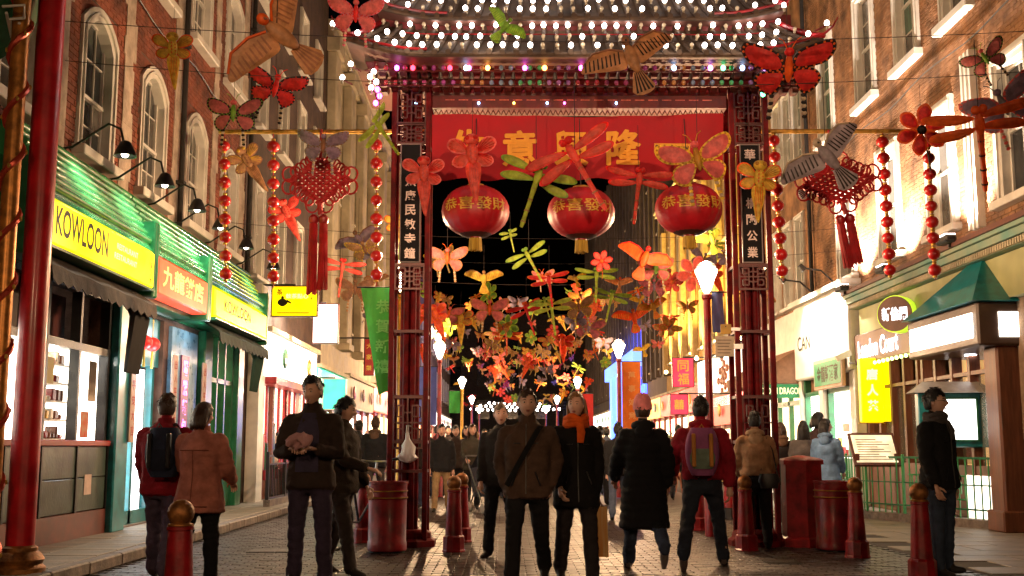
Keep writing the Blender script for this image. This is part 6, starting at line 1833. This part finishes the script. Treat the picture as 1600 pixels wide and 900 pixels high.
LAST = {}
def surf(x, z, sgn=-1):
    """how far forward (or back) the coat stands at x, z"""
    V = LAST['V']; m = (abs(V[:, 0] - x) < .03) & (abs(V[:, 2] - z) < .03) & (LAST['t'] == 2)
    if not m.any(): return None
    return (V[m, 1].min() if sgn < 0 else V[m, 1].max())
def line(t, pts, r, m, name, sgn=-1):
    q = []
    for x, z in pts:
        y = surf(x, z, sgn)
        if y is not None: q.append((x, y + sgn * (.004 - r * .3), z))
    if len(q) > 1: MB().tube(q, r, 5).obj(name, m, t, smooth=True)
def zipped(col=(.25, .22, .2), hem=.83, pockets=True):
    def f(t, T, hc, M, W_, hz):
        m = mat('zip_%d' % int(col[0] * 999), col, .4, metal=.4)
        line(t, [(0, 1.44 - (1.44 - hem) * q / 14) for q in range(15)], .006, m, 'zip')
        if pockets:
            for s in (-1, 1):
                line(t, [(s * (.08 + .012 * q), 1.02 - .03 * q) for q in range(5)], .007, m_black, 'pocket')
                line(t, [(s * (.05 + .02 * q), 1.27) for q in range(4)], .005, m_black, 'chest_pocket')
    return f
def yoke(col=(.02, .02, .02), hem=.84):
    def f(t, T, hc, M, W_, hz):
        m = mat('seam_%d' % int(col[0] * 999), col, .8)
        line(t, [(-.15 + .03 * q, 1.3) for q in range(11)], .005, m, 'yoke_seam', 1)
        line(t, [(0, 1.3 - (1.3 - hem) * q / 12) for q in range(13)], .004, m, 'back_seam', 1)
        line(t, [(-.17 + .034 * q, hem + .04) for q in range(11)], .005, m, 'hem_seam', 1)
    return f
NP = 0
def person(lab, px, Y, h=1.72, face=0, top='dark', topc=(.02, .02, .022), legc=(.03, .035, .06), shoec=(.02, .018, .016), hair='black', style='short', coat='hip',
           spread=3, legs=((8, 4), (-8, 10)), arms=((8, 8, 14, 4), (-6, 8, 14, 4)), fem=False, lean=0, build=1.0, hyaw=0, hpit=0, vox=.019, z0=0., extra=(), group='people in the street', x=None, quilt=0, legtag='trousers', toptag='jacket', skin=None, bulk=.0, curl=.6):
    global NP
    NP += 1
    rnd = random.Random(NP)
    h *= .975
    k = h / 1.72
    X = x if x is not None else at(px, Y)
    t = thing('person', lab, 'person', (X, Y, z0), rz=R(face), group=group)
    hipw, shw = (.09, .165) if fem else (.092, .188)
    up, lo = .42, .41
    hips = []
    J = {}
    zmin = 9
    for s, (a, kn) in zip((-1, 1), legs):
        hp = Vector((s * hipw, 0, 0)); a, kn = R(a), R(kn)
        kj = hp + Vector((s * math.sin(R(spread)), -math.sin(a), -math.cos(a))) * up
        aj = kj + Vector((s * math.sin(R(spread)) * .8, -math.sin(a - kn), -math.cos(a - kn))) * lo
        J[s] = [hp, kj, aj, a - kn]; zmin = min(zmin, aj.z)
    hz = .085 - zmin
    for s in (-1, 1):
        for q in range(3): J[s][q] = J[s][q] + Vector((0, 0, hz))
    dz = hz - .895
    ln = R(lean)
    def T(p):
        """torso lean about the hips"""
        p = Vector(p); p.z += dz; q = p.z - hz
        if q > 0: return Vector((p.x, p.y - math.sin(ln) * q, hz + math.cos(ln) * q))
        return p
    mb = MB(); chains = []
    b_ = build
    bk = bulk
    # legs
    for s in (-1, 1):
        hp, kj, aj, ang = J[s]
        r = [.1 * b_, .091 * b_, .073 * b_, .068 * b_, .066]
        pts = [hp + Vector((0, .0, .02)), hp.lerp(kj, .4), kj, kj.lerp(aj, .55), aj + (aj - kj).normalized() * .015]
        mb.tube(pts, r, 14); chains.append(('leg', pts, r, 1))
        f = Vector((s * .12, -math.cos(ang * .6), -math.sin(ang) * .7)).normalized()
        if ang < -.25: f = Vector((0, -math.cos(ang), math.sin(ang))).normalized()
        heel = aj + Vector((0, .045, -.04)) if ang > -.25 else aj + Vector((0, .04, -.03))
        sp = [heel, aj + Vector((0, 0, -.03)), aj + f * .1 + Vector((0, 0, -.048)), aj + f * .19 + Vector((0, 0, -.056))]
        sr = [.038, .048, .042, .028]
        mb.tube(sp, sr, 10); chains.append(('shoe', sp, sr, 1))
    # pelvis
    pr = [(Vector((0, 0, hz + q)), rx * b_, ry * b_) for q, rx, ry in ((-.13, .13, .1), (-.05, .178, .125), (.05, .172, .12), (.16, .15, .105))]
    loft(mb, pr); pts = [p[0] for p in pr]; chains.append(('leg', [pts[0], pts[-1]], [.15, .14], 1.3))
    # torso
    if coat == 'long': hem = [(.42, .235, .185), (.6, .215, .17), (.8, .205, .152)]
    elif coat == 'mid': hem = [(.68, .218, .165), (.8, .208, .15)]
    elif coat == 'waist': hem = [(.93, .185, .138), (.96, .192, .142)]
    else: hem = [(.8, .2, .15), (.84, .205, .152)]
    if fem: body = [(1.02, .158, .122), (1.12, .16, .125), (1.25, .175, .14), (1.35, .165, .116), (1.41, .132, .098), (1.45, .088, .08), (1.48, .062, .064)]
    else: body = [(1.02, .182, .134), (1.14, .188, .138), (1.27, .203, .142), (1.36, .192, .124), (1.42, .148, .104), (1.458, .096, .085), (1.49, .068, .07)]
    rings = [(T((0, .005, z)), (rx + bk * (.8 if z < 1.3 else .25)) * b_, (ry + bk * (.8 if z < 1.3 else .35)) * b_) for z, rx, ry in hem + body]
    loft(mb, rings)
    for q in range(len(rings) - 1):
        chains.append(('top', [rings[q][0], rings[q + 1][0]], [rings[q][1] - .0, rings[q + 1][1]], rings[q][1] / rings[q][2]))
    # arms
    W_ = {}
    for s, (p, ab, el, inw) in zip((-1, 1), arms):
        p, ab, el, inw = R(p), R(ab), R(el), R(inw)
        sh = T((s * shw * b_, .0, 1.362))
        u = Vector((s * math.sin(ab), -math.sin(p) * math.cos(ab), -math.cos(p) * math.cos(ab)))
        ej = sh + u * .285
        fd = Vector((-s * math.sin(inw), -math.sin(p + el) * math.cos(inw), -math.cos(p + el) * math.cos(inw))).normalized()
        wj = ej + fd * .25
        r = [.07 * b_ + bk * .7, .066 * b_ + bk, .058 * b_ + bk * .8, .054 * b_ + bk * .7, .045 + bk * .6]
        pts = [sh, sh.lerp(ej, .5), ej, ej.lerp(wj, .45), wj]
        mb.tube(pts, r, 12); mb.ball(sh, .07 * b_ + bk * .6, 12, 8); chains.append(('top', pts, r, 1)); W_[s] = (wj, fd)
    # neck
    nb, nt_ = T((0, .008, 1.46)), T((0, -.006, 1.56))
    mb.tube([nb, nt_], [.058, .053], 12); chains.append(('skin', [nb, nt_], [.056, .053], 1))
    # one continuous surface
    o = mb.obj('body', [m_skin], recalc=True)
    md = o.modifiers.new('r', 'REMESH'); md.mode = 'VOXEL'; md.voxel_size = vox; md.adaptivity = 0
    ms_ = o.modifiers.new('s', 'SMOOTH'); ms_.factor = .5; ms_.iterations = 3
    COL.objects.unlink(o)
    me = evaluate(o)
    od = o.data; bpy.data.objects.remove(o); bpy.data.meshes.remove(od)
    V = np.empty(len(me.vertices) * 3); me.vertices.foreach_get('co', V); V = V.reshape(-1, 3)
    N = np.empty(len(V) * 3); me.vertices.foreach_get('normal', N); N = N.reshape(-1, 3)
    F = [tuple(p.vertices) for p in me.polygons]; bpy.data.meshes.remove(me)
    tags = ['leg', 'shoe', 'top', 'skin']
    D = np.full((len(V), 4), 9.0)
    for tg, pts, rr, sy in chains:
        q = tags.index(tg); D[:, q] = np.minimum(D[:, q], seg_dist(V, [tuple(p) for p in pts], rr, sy))
    D[:, 2] -= .008
    vt = D.argmin(1)
    hemz = rings[0][0].z
    vt[(vt == 0) & (V[:, 2] > hemz + .02)] = 2
    vt[(vt == 2) & (V[:, 2] < hemz - .012) & (D[:, 0] < .03)] = 0
    # wrinkles
    wr = np.zeros(len(V))
    for i, p in enumerate(V):
        if vt[i] in (0, 2):
            a = noise.noise(Vector((p[0] * 7, p[1] * 7, p[2] * 15 + NP * 3))); b = noise.noise(Vector((p[0] * 22 + 5, p[1] * 22, p[2] * 30)))
            wr[i] = .013 * (1 - abs(a) * 2) * .8 + .005 * b - .005
            if quilt and vt[i] == 2: wr[i] = wr[i] * .5 + .016 * abs(math.sin(p[2] * math.pi / .085)) ** .6 - .006
    Vc = V + N * wr[:, None]
    LAST['V'], LAST['t'] = Vc, vt
    Vs = V - N * np.where(vt == 3, 0, .012)[:, None]
    body = MB(); body.add([tuple(p) for p in Vs], F, 0)
    hc = T((0, -.022, 1.625))
    hb = MB(); head_geo(hb, fem)
    M = Euler((R(hpit), 0, R(hyaw))).to_matrix()
    hk = .97 if fem else 1.0
    off = len(body.v); body.v += [M @ (v * hk) + hc for v in hb.v]; body.f += [tuple(off + i for i in f) for f in hb.f]; body.m += hb.m
    for s in (-1, 1):
        wj, fd = W_[s]
        hand_geo(body, wj + fd * .015, fd, Vector((s, 0, .2)) if abs(fd.z) > .6 else Vector((0, 0, 1)), Vector((0, -1, 0)) if abs(fd.z) > .6 else Vector((-s, 0, 0)), curl)
    bo = body.obj('body', [skin or m_skin, m_eyew, m_eyed, m_lip, hair_mat(hair)], t, smooth='all', recalc=False)
    vtl = vt.tolist()
    ft = [max(set(vtl[i] for i in f), key=[vtl[i] for i in f].count) for f in F]
    for q, nm, m in ((0, legtag, cloth('leg_%d' % NP, legc)), (1, 'shoe', cloth('shoe_%d' % NP, shoec, .2, .5)), (2, toptag, cloth('top_%d' % NP, topc))):
        fs = [f for f, g_ in zip(F, ft) if g_ == q]
        sets = [fs]
        if q == 1:
            side = lambda f: (Vector(V[f[0]]) - J[-1][2]).length < (Vector(V[f[0]]) - J[1][2]).length
            sets = [[f for f in fs if side(f)], [f for f in fs if not side(f)]]
        for fs in sets:
            idx = sorted({i for f in fs for i in f}); mp = {i: j for j, i in enumerate(idx)}
            MB().add([tuple(Vc[i]) for i in idx], [tuple(mp[i] for i in f) for f in fs]).obj(nm, m, t, smooth='all', recalc=False)
    if style != 'none':
        hg = hair_geo(style, rnd); hg.v = [M @ (v * hk) + hc for v in hg.v]; hg.obj('hair', hair_mat(hair), t, smooth='all', recalc=False)
    for e in extra:
        e(t, T, hc, M, W_, hz)
    t.scale = (k, k, k)
    return t, T, hc, W_
# clothing pieces
def scarf(col, nm='scarf', low=0):
    def f(t, T, hc, M, W_, hz):
        mb = MB(); c = T((0, -.005, 1.475 - low))
        for lay in range(3):
            pts = []
            for q in range(17):
                a = 2 * math.pi * q / 16
                pts.append(c + Vector((.092 * math.cos(a), .088 * math.sin(a), .03 * (lay - 1) + .014 * math.sin(3 * a + lay))))
            mb.tube(pts, [.034 + .006 * math.sin(q * 1.7 + lay) for q in range(17)], 8, cap=False)
        mb.tube([c + Vector((.02, -.11, -.02)), c + Vector((.03, -.15, -.1)), c + Vector((.02, -.155, -.2))], [.035, .04, .03], 8, sq=.5)
        mb.obj(nm, cloth(nm + '_' + t.name, col, .3), t, smooth=True)
    return f
def collar(col, w=.02, hgt=.07):
    def f(t, T, hc, M, W_, hz):
        mb = MB(); vs = []; n = 20
        for q in range(n + 1):
            a = -math.pi / 2 + .35 + (2 * math.pi - .7) * q / n
            c = T((0, 0, 1.455)); d = Vector((math.cos(a), math.sin(a), 0))
            vs += [c + d * .088, c + d * .075 + Vector((0, 0, hgt)), c + d * .062 + Vector((0, 0, hgt)), c + d * .07]
        mb.add(vs, [(q * 4 + j, q * 4 + (j + 1) % 4, q * 4 + 4 + (j + 1) % 4, q * 4 + 4 + j) for q in range(n) for j in range(4)])
        mb.obj('collar', cloth('collar_' + t.name, col), t, smooth=True)
    return f
def hood(col, fur=None):
    def f(t, T, hc, M, W_, hz):
        mb = MB(); c = T((0, .035, 1.455)); pts = []
        for q in range(15):
            a = math.pi * (-.08 + 1.16 * q / 14); pts.append(c + Vector((.098 * math.cos(a), .085 * math.sin(a) - .01, .012 + .012 * math.sin(a))))
        mb.tube(pts, [.022 + .026 * math.sin(math.pi * q / 14) for q in range(15)], 10)
        mb.ball(c + Vector((0, .085, -.05)), (.095, .045, .085), 14, 8)
        mb.v = [v + Vector((0, .01, .012)) * noise.noise(v * 30) for v in mb.v]
        mb.obj('hood', cloth('hood_' + t.name, col, .35), t, smooth=True)
    return f
def beanie(col):
    def f(t, T, hc, M, W_, hz):
        mb = MB(); mb.lathe([(.094, -.015), (.099, 0), (.1, .04), (.096, .055), (.094, .06), (.09, .09), (.072, .128), (.045, .152), (.012, .16)], n=24)
        for v in mb.v: v.y *= 1.12; v.z += .006 * math.sin(math.atan2(v.y, v.x) * 12)
        mb.v = [M @ (v + Vector((0, .012, .022))) + hc for v in mb.v]
        mb.obj('hat', cloth('hat_' + t.name, col, .3), t, smooth=True)
    return f
def strap(col):
    def f(t, T, hc, M, W_, hz):
        pts = []
        for q in range(15):
            a = q / 14; x = .13 - .3 * a; z = 1.43 - .52 * a
            r = .16 + .012 * math.sin(math.pi * a); pts.append(T((x, -.17 - .012 * math.sin(math.pi * a) + (.06 if q == 0 else 0), z)))
        MB().tube(pts, .026, 6, sq=.25).obj('shoulder_strap', cloth('strap', col), t)
    return f
def shirt(col, w=.07):
    def f(t, T, hc, M, W_, hz):
        mb = MB(); vs = []
        for q in range(7):
            z = 1.44 - .5 * q / 6; ww = w * (.55 + .45 * min(1, q / 2)); y = -.15 - .006 * math.sin(q)
            y = -.105 - .058 * min(1, q / 2.2)
            vs += [T((-ww, y + .012, z)), T((0, y - .006, z)), T((ww, y + .012, z))]
        mb.add(vs, [(q * 3 + j, q * 3 + j + 1, q * 3 + 4 + j, q * 3 + 3 + j) for q in range(6) for j in range(2)])
        mb.obj('shirt_front', cloth('shirt_' + t.name, col), t, smooth=True)
    return f
def glasses(t, T, hc, M, W_, hz):
    mb = MB()
    for s in (-1, 1): mb.tube([(s * .031 + .019 * math.cos(q * math.pi / 5), -.096, .014 + .014 * math.sin(q * math.pi / 5)) for q in range(11)], .0018, 4, cap=False); mb.tube([(s * .05, -.095, .016), (s * .078, -.01, .012)], .0018, 4)
    mb.tube([(-.012, -.098, .016), (.012, -.098, .016)], .0018, 4)
    mb.v = [M @ v + hc for v in mb.v]; mb.obj('glasses', m_black, t)
def backpack(owner, T, lab, cols, w=.17, d=.13, hgt=.46, dx=0.0, name='backpack'):
    """worn on the back: a thing of its own at the shoulders"""
    bp = thing(name, lab, 'backpack', owner.location, rz=owner.rotation_euler.z)
    bp.scale = owner.scale
    c = T((dx, .13 + d, 1.2)); mb = MB(); rings = []
    for q in range(9):
        f = q / 8; z = c.z - hgt / 2 + hgt * f; b = math.sin(math.pi * (.12 + .76 * f)) ** .45
        rings.append((Vector((c.x, c.y - .015 * (f - .5), z)), w * b, d * b))
    loft(mb, rings, 20); mb.obj('main_bag', cols[0], bp, smooth=True)
    mb = MB(); rings = []
    for q in range(6):
        f = q / 5; b = math.sin(math.pi * (.15 + .7 * f)) ** .4
        rings.append((Vector((c.x, c.y + d * .75, c.z - hgt * .36 + hgt * .42 * f)), w * .74 * b, d * .45 * b))
    loft(mb, rings, 16); mb.obj('front_pocket', cols[1], bp, smooth=True)
    for s in (-1, 1):
        MB().bev((c.x + s * w * .5 - .02, c.y + d * .82, c.z - hgt * .32), (c.x + s * w * .5 + .02, c.y + d * 1.28, c.z + hgt * .38), .01).obj('compression_strap', cols[2], bp)
        MB().tube([T((s * .09, .12, 1.4)), T((s * .1, .02, 1.47)), T((s * .11, -.1, 1.4)), T((s * .12, -.15, 1.25)), T((s * .16, -.08, 1.08)), T((s * .15, .1, 1.04))], .022, 6, sq=.4).obj('shoulder_strap', cols[2], bp)
    MB().tube([T((-.03, .16, 1.42)), T((0, .17, 1.47)), T((.03, .16, 1.42))], .009, 5).obj('handle', cols[2], bp)
    return bp

jeans, dk = (.035, .045, .085), (.014, .013, .015)
# -- nearest people
p, T1, *_ = person('man in a red jacket with a dark backpack walking away on the left', 258, 10.55, 1.7, 175, topc=(.24, .008, .018), legc=(.09, .07, .12), hair='brown', coat='hip', spread=5, legs=((-16, 14), (20, 10)), arms=((-12, 10, 10, 0), (14, 10, 20, 0)), bulk=.012, build=1.06, extra=(collar((.2, .006, .015)),), shoec=(.08, .06, .06))
backpack(p, T1, 'dark blue backpack on the man in the red jacket', (cloth('navy_pack', (.018, .025, .055)), cloth('navy_pack2', (.012, .016, .035)), m_black), dx=-.1, w=.18)
person('person in a coral coat and black trousers beside the left bollard', 315, 10.1, 1.58, 168, topc=(.42, .15, .11), legc=(.008, .008, .009), hair='brown', style='bob', coat='mid', legs=((6, 8), (-8, 8)), arms=((20, 10, 40, 10), (24, 10, 50, 5)), fem=True, bulk=.024, build=1.1, hyaw=-25, hpit=8, extra=(yoke((.2, .06, .04), .72), collar((.35, .11, .08))))
p, T3, hc3, W3 = person('man in an open dark jacket looking down at papers in his hands', 487, 10.0, 1.8, -5, topc=(.04, .025, .02), legc=(.045, .032, .06), hair='black', coat='hip', spread=4, legs=((-3, 2), (4, 6)), arms=((16, 12, 84, 34), (16, 12, 84, 34)), bulk=.012, extra=(shirt((.05, .04, .075), .1), collar((.035, .022, .02))), hpit=12, hyaw=-15, curl=.9)
k3 = 1.8 / 1.72
mid = (W3[-1][0] + W3[1][0]) / 2 + (W3[-1][1] + W3[1][1]) * .05
pk = thing('paper_bundle', 'crumpled pink paper bundle held by the man in the dark jacket', 'paper', p.location, rz=p.rotation_euler.z); pk.scale = p.scale
mb = MB()
mb.ball(mid + Vector((0, -.075, .055)), (.115, .075, .045), 18, 12)
mb.v = [v + Vector((.03, .03, .045)) * noise.noise(v * 17) + Vector((0, 0, .02)) * noise.noise(v * 40) for v in mb.v]
mb.obj('sheet', mat('pink_paper', (.5, .26, .27), .7), pk)
person('man in an olive jacket reaching sideways behind the man with papers', 536, 10.95, 1.67, 70, topc=(.055, .04, .028), legc=(.07, .055, .05), hair='black', coat='hip', legs=((14, 4), (-14, 8)), arms=((30, 6, 45, 5), (8, 8, 20, 0)), bulk=.01, hpit=10, hyaw=20)
person('man in a brown jacket with a black shoulder strap walking towards the camera', 824, 9.8, 1.7, -6, topc=(.1, .058, .04), legc=dk, hair='brown', coat='hip', spread=2.5, legs=((18, 8), (-16, 24)), arms=((-24, 14, 52, 14), (-24, 14, 52, 14)), bulk=.014, hyaw=10, curl=1.3, extra=(strap((.008, .008, .008)), collar((.09, .05, .035)), zipped()))
p, T6, hc6, W6 = person('blonde woman with a bright orange scarf and black coat', 900, 10.3, 1.69, 4, topc=(.009, .008, .009), legc=(.03, .024, .026), hair='blond', style='long', coat='mid', legs=((-10, 14), (12, 6)), arms=((6, 10, 24, 10), (-4, 9, 12, 4)), fem=True, bulk=.012, hyaw=-22, extra=(scarf((.85, .12, .012)), zipped((.05, .05, .05), .74)))
wj = p.matrix_basis @ (W6[1][0] + W6[1][1] * .09)
pb2 = thing('paper_carrier_bag', 'orange striped carrier bag swinging at the blonde woman', 'bag', wj)
mb = MB().add([(-.1, -.05, -.5), (.1, -.05, -.5), (.1, .05, -.5), (-.1, .05, -.5), (-.09, -.035, -.06), (.09, -.035, -.06), (.09, .035, -.06), (-.09, .035, -.06)], [(3, 2, 1, 0), (0, 1, 5, 4), (1, 2, 6, 5), (2, 3, 7, 6), (3, 0, 4, 7)])
mb.obj('sack', mat('striped_paper', (.55, .2, .03), .6, scale=3, stretch=(9, 9, .3), col2=(.62, .45, .18)), pb2)
for y in (-.03, .03): MB().tube([(-.05, y, -.06), (-.03, y * .4, 0), (.03, y * .4, 0), (.05, y, -.06)], .005, 4).obj('handle', m_brown, pb2)
person('dark figure half hidden behind the man in the brown jacket', 783, 12.6, 1.66, -15, topc=(.02, .016, .016), legc=dk, hair='grey', coat='hip', legs=((8, 4), (-8, 10)), hyaw=20)
person('woman in a pink knitted hat and long black padded coat walking away', 1005, 11.2, 1.68, 178, topc=(.008, .008, .01), legc=(.04, .055, .1), shoec=(.2, .17, .17), hair='brown', style='short', coat='long', spread=5, legs=((-16, 42), (14, 4)), arms=((-8, 16, 20, 4), (16, 20, 30, -4)), fem=True, bulk=.03, extra=(beanie((.75, .24, .24)), hood((.008, .008, .01))), quilt=1)
p, T8, *_ = person('man in a red hooded top striding away with a patchwork backpack', 1096, 11.4, 1.74, 172, topc=(.3, .01, .025), legc=(.022, .028, .045), shoec=(.14, .11, .1), hair='black', coat='waist', spread=9, legs=((24, 6), (-20, 28)), arms=((-18, 16, 18, 0), (22, 20, 34, 0)), bulk=.022, extra=(hood((.34, .01, .025)),))
backpack(p, T8, 'patchwork backpack in purple, green and orange on the striding man', (mat('patch_purple', (.3, .08, .22), .8), mat('patch_teal', (.16, .22, .17), .8, var=.4), mat('patch_orange', (.55, .22, .04), .8)), w=.17, d=.1, hgt=.47)
person('woman in a tan fur hooded jacket standing before the right gate leg', 1180, 13.5, 1.6, 172, topc=(.34, .19, .1), legc=(.012, .011, .013), shoec=(.01, .01, .01), hair='black', style='short', coat='waist', legs=((4, 2), (-4, 4)), arms=((10, 12, 40, 10), (10, 12, 40, 10)), fem=True, bulk=.025, extra=(hood((.4, .26, .15)),))
hb_ = thing('handbag', 'small black handbag at the hip of the tan jacket woman', 'handbag', (at(1199, 13.4), 13.36, .8)); mb = MB()
loft(mb, [(Vector((0, 0, -.09)), .1, .05), (Vector((0, 0, 0)), .13, .06), (Vector((0, 0, .08)), .11, .045)]); mb.obj('bag', m_black, hb_, smooth=True); MB().tube([(-.1, 0, .07), (-.05, .04, .35), (.0, .08, .5), (.06, .04, .35), (.1, 0, .07)], .008, 5).obj('strap', m_black, hb_)
person('man in a black jacket and glasses leaning on the right bollard', 1466, 10.75, 1.73, 38, topc=(.01, .01, .012), legc=(.035, .05, .085), hair='black', coat='hip', spread=5, legs=((3, 2), (-3, 4)), arms=((6, 9, 12, 2), (-4, 12, 10, 0)), bulk=.014, hyaw=18, extra=(scarf((.07, .06, .06), low=.01), glasses, zipped((.1, .1, .1))), lean=-2)
# -- the group by the railing
person('dark haired woman in a pale blue hooded coat by the menu board', 1291, 16.9, 1.6, 150, topc=(.15, .27, .48), legc=dk, hair='black', style='long', coat='mid', fem=True, bulk=.02, extra=(hood((.16, .28, .48)),), hyaw=-50, arms=((10, 8, 30, 0), (10, 8, 30, 0)), vox=.024)
person('woman in a grey coat left of the pale blue coat', 1256, 17.4, 1.58, 165, topc=(.1, .09, .09), legc=dk, hair='black', style='long', coat='mid', fem=True, bulk=.015, vox=.024)
person('taller person with dark hair behind the pale blue coat', 1279, 18.2, 1.74, 150, topc=(.05, .03, .03), legc=dk, hair='black', style='bob', fem=True, vox=.024, hyaw=-40, hpit=12)
person('woman in dark coat with brown collar nearest the right gate leg', 1221, 17.6, 1.56, 180, topc=(.016, .014, .015), legc=(.12, .1, .1), hair='brown', style='long', coat='mid', fem=True, bulk=.015, extra=(hood((.14, .08, .05)),), vox=.024)
# -- beyond the gate
def far(lab, px, Y, h, face, topc, legc, **kw):
    kw.setdefault('vox', .03); kw.setdefault('group', 'people beyond the gate')
    return person(lab, px, Y, h, face, topc=topc, legc=legc, **kw)
far('man in a black top and tan trousers walking towards the gate', 690, 21.2, 1.6, 0, (.012, .012, .014), (.3, .2, .1), legs=((12, 6), (-10, 14)), arms=((8, 10, 14, 0), (-8, 10, 14, 0)), vox=.026, bulk=.01)
far('woman in an olive coat pushing the pushchair', 738, 21.9, 1.62, 10, (.06, .055, .045), dk, fem=True, style='long', hair='brown', coat='hip', arms=((30, 8, 40, 6), (30, 8, 40, 6)), vox=.026)
far('person walking behind the man in tan trousers', 712, 24, 1.62, 5, (.05, .035, .03), dk)
far('person left of the man in tan trousers, partly behind the gate leg', 668, 22.6, 1.62, -10, (.03, .02, .02), jeans)
far('man in a black jacket with his back turned left of the gate leg', 586, 21.5, 1.74, 178, (.012, .013, .016), (.05, .045, .045), hair='brown', bulk=.02, vox=.026, extra=(hood((.1, .06, .04)),))
far('person partly hidden by the man reaching sideways', 560, 22.5, 1.7, 160, (.03, .03, .03), dk)
far('person in a white top standing by the iron railing', 423, 24.6, 1.58, 60, (.6, .5, .44), (.3, .28, .28), z0=.122)
far('person in a dark jacket walking away right of the orange scarf', 966, 18.8, 1.58, 176, (.014, .014, .016), (.07, .09, .14), hair='black', bulk=.02, legs=((12, 6), (-10, 20)), vox=.024)
far('person in brown beyond the blonde woman', 938, 23.5, 1.6, 170, (.07, .045, .03), dk)
far('small far walker right of the litter scrap', 775, 27, 1.66, 0, (.03, .025, .025), dk)
far('small far person in a red top beneath the left lamp', 757, 31, 1.66, 10, (.2, .03, .03), jeans, fem=True, style='bob')
far('small far person under the second left lamp', 700, 29, 1.7, -10, (.04, .03, .03), dk)
far('small far person beyond the blonde shoulder', 872, 30, 1.68, 180, (.05, .04, .035), dk)
far('small far person right of the blue entrance', 948, 29, 1.66, 175, (.04, .05, .08), jeans)
far('distant person beneath the far gate bulbs', 840, 38, 1.7, 0, (.06, .05, .04), dk)
far('distant person in pale coat beneath the far gate', 805, 40, 1.66, 0, (.3, .24, .18), dk, fem=True, style='long')
far('distant person left of the far gate', 735, 38, 1.7, 0, (.1, .03, .02), dk)
far('distant person by the lit right shops', 1010, 34, 1.7, 180, (.05, .04, .04), dk)
far('distant person by the plants', 1060, 26, 1.68, 160, (.06, .03, .03), dk)
far('person standing on the right in the lit doorway', 1155, 24, 1.66, 170, (.05, .04, .04), dk)

crowd = (('in a grey coat', 655, 26, (.08, .075, .07)), ('in a maroon jacket', 683, 27.5, (.12, .02, .025)), ('in a black coat', 728, 26, dk), ('in a mustard coat', 745, 34, (.25, .15, .03)), ('in a navy jacket', 768, 36, (.02, .025, .05)), ('in a tan coat', 790, 33, (.22, .14, .08)), ('in a dark green jacket', 815, 35, (.03, .05, .03)), ('in a black jacket', 858, 33, dk),
         ('in a red coat', 885, 36, (.25, .02, .02)), ('in a brown coat', 915, 28, (.07, .04, .025)), ('in a grey jacket', 925, 34, (.09, .085, .08)), ('in a dark blue coat', 985, 30, (.02, .025, .06)), ('in a black overcoat', 1032, 29, dk), ('in a cream jacket', 718, 44, (.4, .33, .25)), ('in a charcoal jacket', 868, 44, (.03, .03, .03)), ('in a rust jacket', 905, 43, (.2, .06, .02)),
         ('in a dark suit', 620, 28, dk), ('in an olive parka', 545, 27, (.06, .055, .035)))
where = {0: 'far left of the crowd', 1: 'left half of the crowd', 2: 'middle of the crowd', 3: 'right half of the crowd'}
for i, (c, px, Y, tc) in enumerate(crowd):
    far('person %s in the %s beyond the gate' % (c, where[0 if px < 690 else 1 if px < 775 else 2 if px < 870 else 3]), px, Y, 1.6 + .14 * ((i * 37) % 10) / 10, (0, 178, 15, 170, -20)[i % 5], tc, dk if i % 3 else jeans, fem=i % 2 == 0, style=('long', 'short', 'bob', 'short')[i % 4], hair=('brown', 'black', 'black', 'blond')[i % 4], legs=((12, 6), (-10, 14)), vox=.034, bulk=.012, group='crowd beyond the gate')

bpy.data.scenes.remove(WORK)
